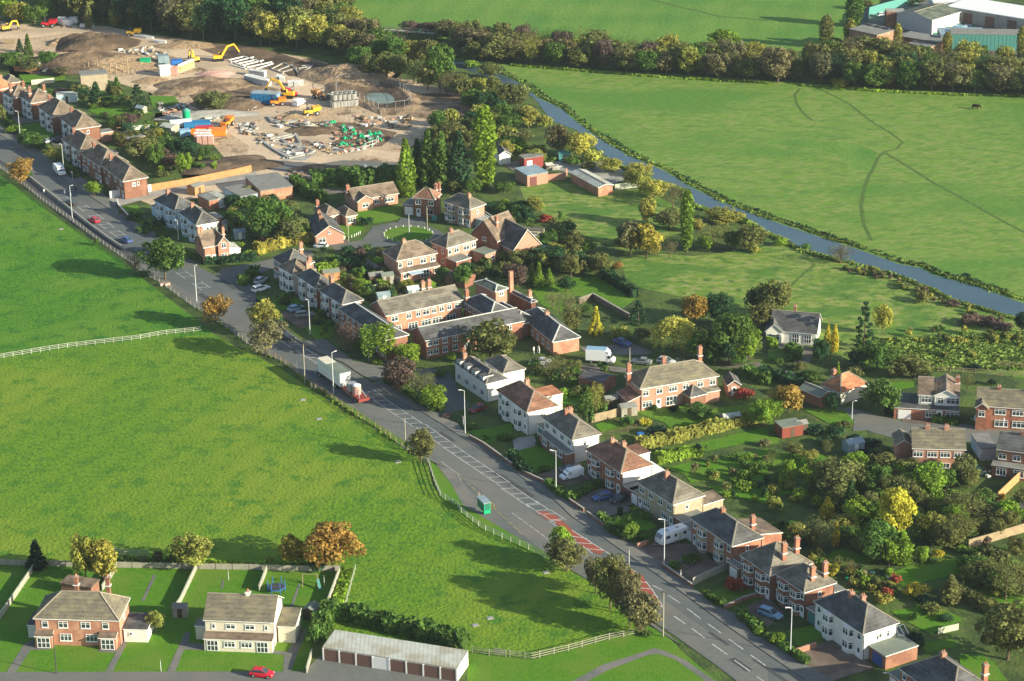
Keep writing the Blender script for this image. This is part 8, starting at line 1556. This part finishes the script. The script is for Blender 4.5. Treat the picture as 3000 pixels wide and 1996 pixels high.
# timber posts
b = MB(); b.cyl((0, 0, 0), (0, 0, 1), .13, .10, 6, 'wood_pale'); PO = b.mesh('timber_post')
for x, y, t in ((780, 655, 600), (818, 655, 570), (870, 690, 630), (897, 650, 535), (893, 720, 655), (918, 740, 680), (940, 665, 585), (948, 665, 600), (978, 650, 605), (985, 725, 640), (1020, 715, 580), (1068, 680, 600), (1105, 640, 590), (1130, 660, 590), (1137, 700, 650), (1176, 670, 530), (1205, 685, 650), (1240, 690, 660), (1250, 665, 640)):
    p = T(0, 0, x, y); o = link('timber_post', PO, None, (p.x, p.y, .05)); o.scale = (1.5, 1.5, (y-t)*K/sz(p)); tag(o, 'one of the upright pale timber posts in front of the tan soil bank', 'timber post', 'upright timber posts')
for x in range(40, 140, 14):
    p = T(0, 0, x, 405); o = link('timber_post', PO, None, (p.x, p.y, .05)); o.scale = (1.5, 1.5, 1.9); tag(o, 'one of the short pale posts at the top left edge under the road', 'timber post', 'short posts at the top left')
# loose rubble and building material: nobody could count it
def rubble(polys, n, mats, smin, smax, label, seed, cat='rubble'):
    rnd = random.Random(seed); b = MB()
    for P in polys:
        xs = [p.x for p in P]; ys = [p.y for p in P]; k = 0
        while k < n:
            p = Vector((rnd.uniform(min(xs), max(xs)), rnd.uniform(min(ys), max(ys)), 0))
            if not inpoly(p, P): continue
            k += 1; s = rnd.uniform(smin, smax)*(1 if rnd.random() < .85 else 1.8); M = Matrix.Translation((p.x, p.y, .05+s*.2)) @ Matrix.Rotation(rnd.uniform(0, 3), 4, 'Z') @ Matrix.Rotation(rnd.uniform(-.3, .3), 4, 'X')
            b.box(-s, s*rnd.uniform(.4, 1), -s*.5, s*.5, -s*.3, s*.35, rnd.choice(mats), M)
    o = link('loose_rubble', b.mesh('loose_rubble', recalc=False)); tag(o, label, cat, kind='stuff'); return o
rubble([TL(0, 0, [(1100, 460), (1400, 430), (1560, 520), (1450, 600), (1250, 520)]), TL(0, 0, [(500, 190), (720, 180), (860, 260), (560, 250)]), TL(1, 0, [(120, 1080), (440, 1080), (540, 1150), (200, 1180)]), TL(1, 0, [(0, 1210), (380, 1230), (420, 1330), (560, 1410), (280, 1480), (0, 1300)]), TL(1, 0, [(480, 1310), (720, 1320), (1000, 1370), (700, 1430)]), TL(1, 0, [(800, 1060), (1400, 1080), (1500, 1200), (1000, 1190)]), TL(0, 0, [(2150, 900), (2352, 920), (2352, 1020), (2100, 1020)]), TL(0, 0, [(1450, 960), (1700, 950), (1780, 1050), (1500, 1060)]), TL(0, 0, [(2150, 1150), (2352, 1130), (2352, 1230), (2250, 1240)])], 75, ['render_white', 'concrete', 'wood_pale', 'grey_block', 'spoil', 'metal_dark', 'brick_pink'], .25, .75, 'loose rubble, timber and broken blocks strewn over the building site', 3)
rubble([TL(1, 0, [(560, 1140), (700, 1120), (1080, 1220), (1230, 1260), (1000, 1370), (760, 1350)]), TL(1, 0, [(440, 1560), (1280, 1530), (1270, 1600), (400, 1640)]), TL(1, 1, [(260, 60), (330, 20), (500, 30), (510, 90), (300, 90)])], 90, ['brick_pink', 'concrete', 'spoil', 'metal_grey', 'spoil_light'], .2, .6, 'loose bricks and concrete rubble around the lower site road', 4)
rubble([TL(0, 0, [(1750, 1040), (2080, 1000), (2090, 1080), (1900, 1120), (1740, 1100)]), TL(2, 0, [(300, 1480), (440, 1500), (430, 1568), (330, 1560)])], 160, ['render_white', 'concrete', 'render_cream', 'wood_grey'], .25, .7, 'pale broken concrete heaped on the site and in the river yard', 5)
rubble([TL(3, 0, [(1520, 240), (1900, 230), (1880, 330), (1500, 320)]), TL(3, 0, [(1900, 340), (2280, 340), (2260, 400), (1950, 400)])], 90, ['teal_container', 'white_paint', 'glass_pale', 'green_plastic', 'car_lightblue'], .4, 1.2, 'mixed pale and turquoise goods heaped in the industrial yard', 6)
rubble([TL(3, 3, [(620, 600), (1100, 560), (1140, 640), (800, 700)]), TL(1, 1, [(850, 1060), (1200, 1080), (1400, 1160), (1050, 1200)]), TL(2, 2, [(1250, 880), (1300, 850), (1320, 900), (1260, 920)]), TL(3, 2, [(1820, 1170), (2050, 1180), (2050, 1250), (1850, 1240)]), TL(2, 2, [(1370, 160), (1580, 160), (1580, 200), (1380, 210)])], 34, ['render_white', 'metal_grey', 'car_lightblue', 'wood_pale', 'green_plastic', 'brick_pink'], .15, .45, 'pots, toys and garden clutter on the back patios', 7, 'garden clutter')
# industrial yard: green mesh fences and stacks
wall(TL(3, 0, [(920, 230), (930, 150), (1100, 100), (1380, 30)]), 'turquoise mesh fence round the yard behind the orange block', .1, 3.0, 'teal_container', None, 'fence', 'mesh_fence')
container(3, 0, 1770, 420, 14, 9, 4.5, -.05, 'glass_pale', 'pale roofed steel canopy beside the tree belt in the yard', 'glass_pale', 'canopy', 'canopy'); container(3, 0, 2110, 440, 30, 7, 5.0, -.12, 'teal_container', 'long turquoise sided store with a grey roof at the right end of the yard', 'felt_grey', 'store', 'store')
container(3, 0, 1160, 235, 6, 4, 5, 0, 'brick_dull', 'small brick tower left of the grey workshop', 'concrete', 'brick_store', 'store')
# footbridge over the river
A, B_ = T(1, 0, 980, 320), T(1, 0, 1650, 370); o = thing('footbridge', 'long thin grey footbridge crossing the river by the belt', 'bridge', (A.x, A.y, 0)); d = B_-A; b = MB(); b.bar((0, 0, 2.2), d+Vector((0, 0, 2.2)), 1.6, .3, 'wood_grey'); b.obj('deck', parent=o)
nrm = Vector((-d.y, d.x, 0)).normalized()
for s in (-1, 1): b = MB(); b.bar(nrm*s*.75+Vector((0, 0, 3.2)), d+nrm*s*.75+Vector((0, 0, 3.2)), .08, .08, 'wood_grey'); b.obj('handrail', parent=o)
for k in range(9):
    for s in (-1, 1): q = d*(k/8)+nrm*s*.72; b = MB(); b.box(q.x-.12, q.x+.12, q.y-.12, q.y+.12, 0, 3.2, 'wood_dark'); b.obj('pier', parent=o)
# ------------------------------------------------------------------ haze: even, pale air round everything
hz = MB(); hz.box(-1700, 1700, -60, 2700, -1, 230, None); hz.mats = [None]
m, n, l = newmat('haze_air'); out = n.new('ShaderNodeOutputMaterial'); pv = n.new('ShaderNodeVolumePrincipled')
pv.inputs['Color'].default_value = (.72, .88, 1.0, 1); pv.inputs['Density'].default_value = HAZE; pv.inputs['Anisotropy'].default_value = .2; l.new(pv.outputs[0], out.inputs['Volume'])
hz.mats = ['haze_air']; hz.m = [0]*6; ho = hz.obj('haze'); tag(ho, 'thin bluish autumn haze over the whole valley', 'haze', kind='stuff')
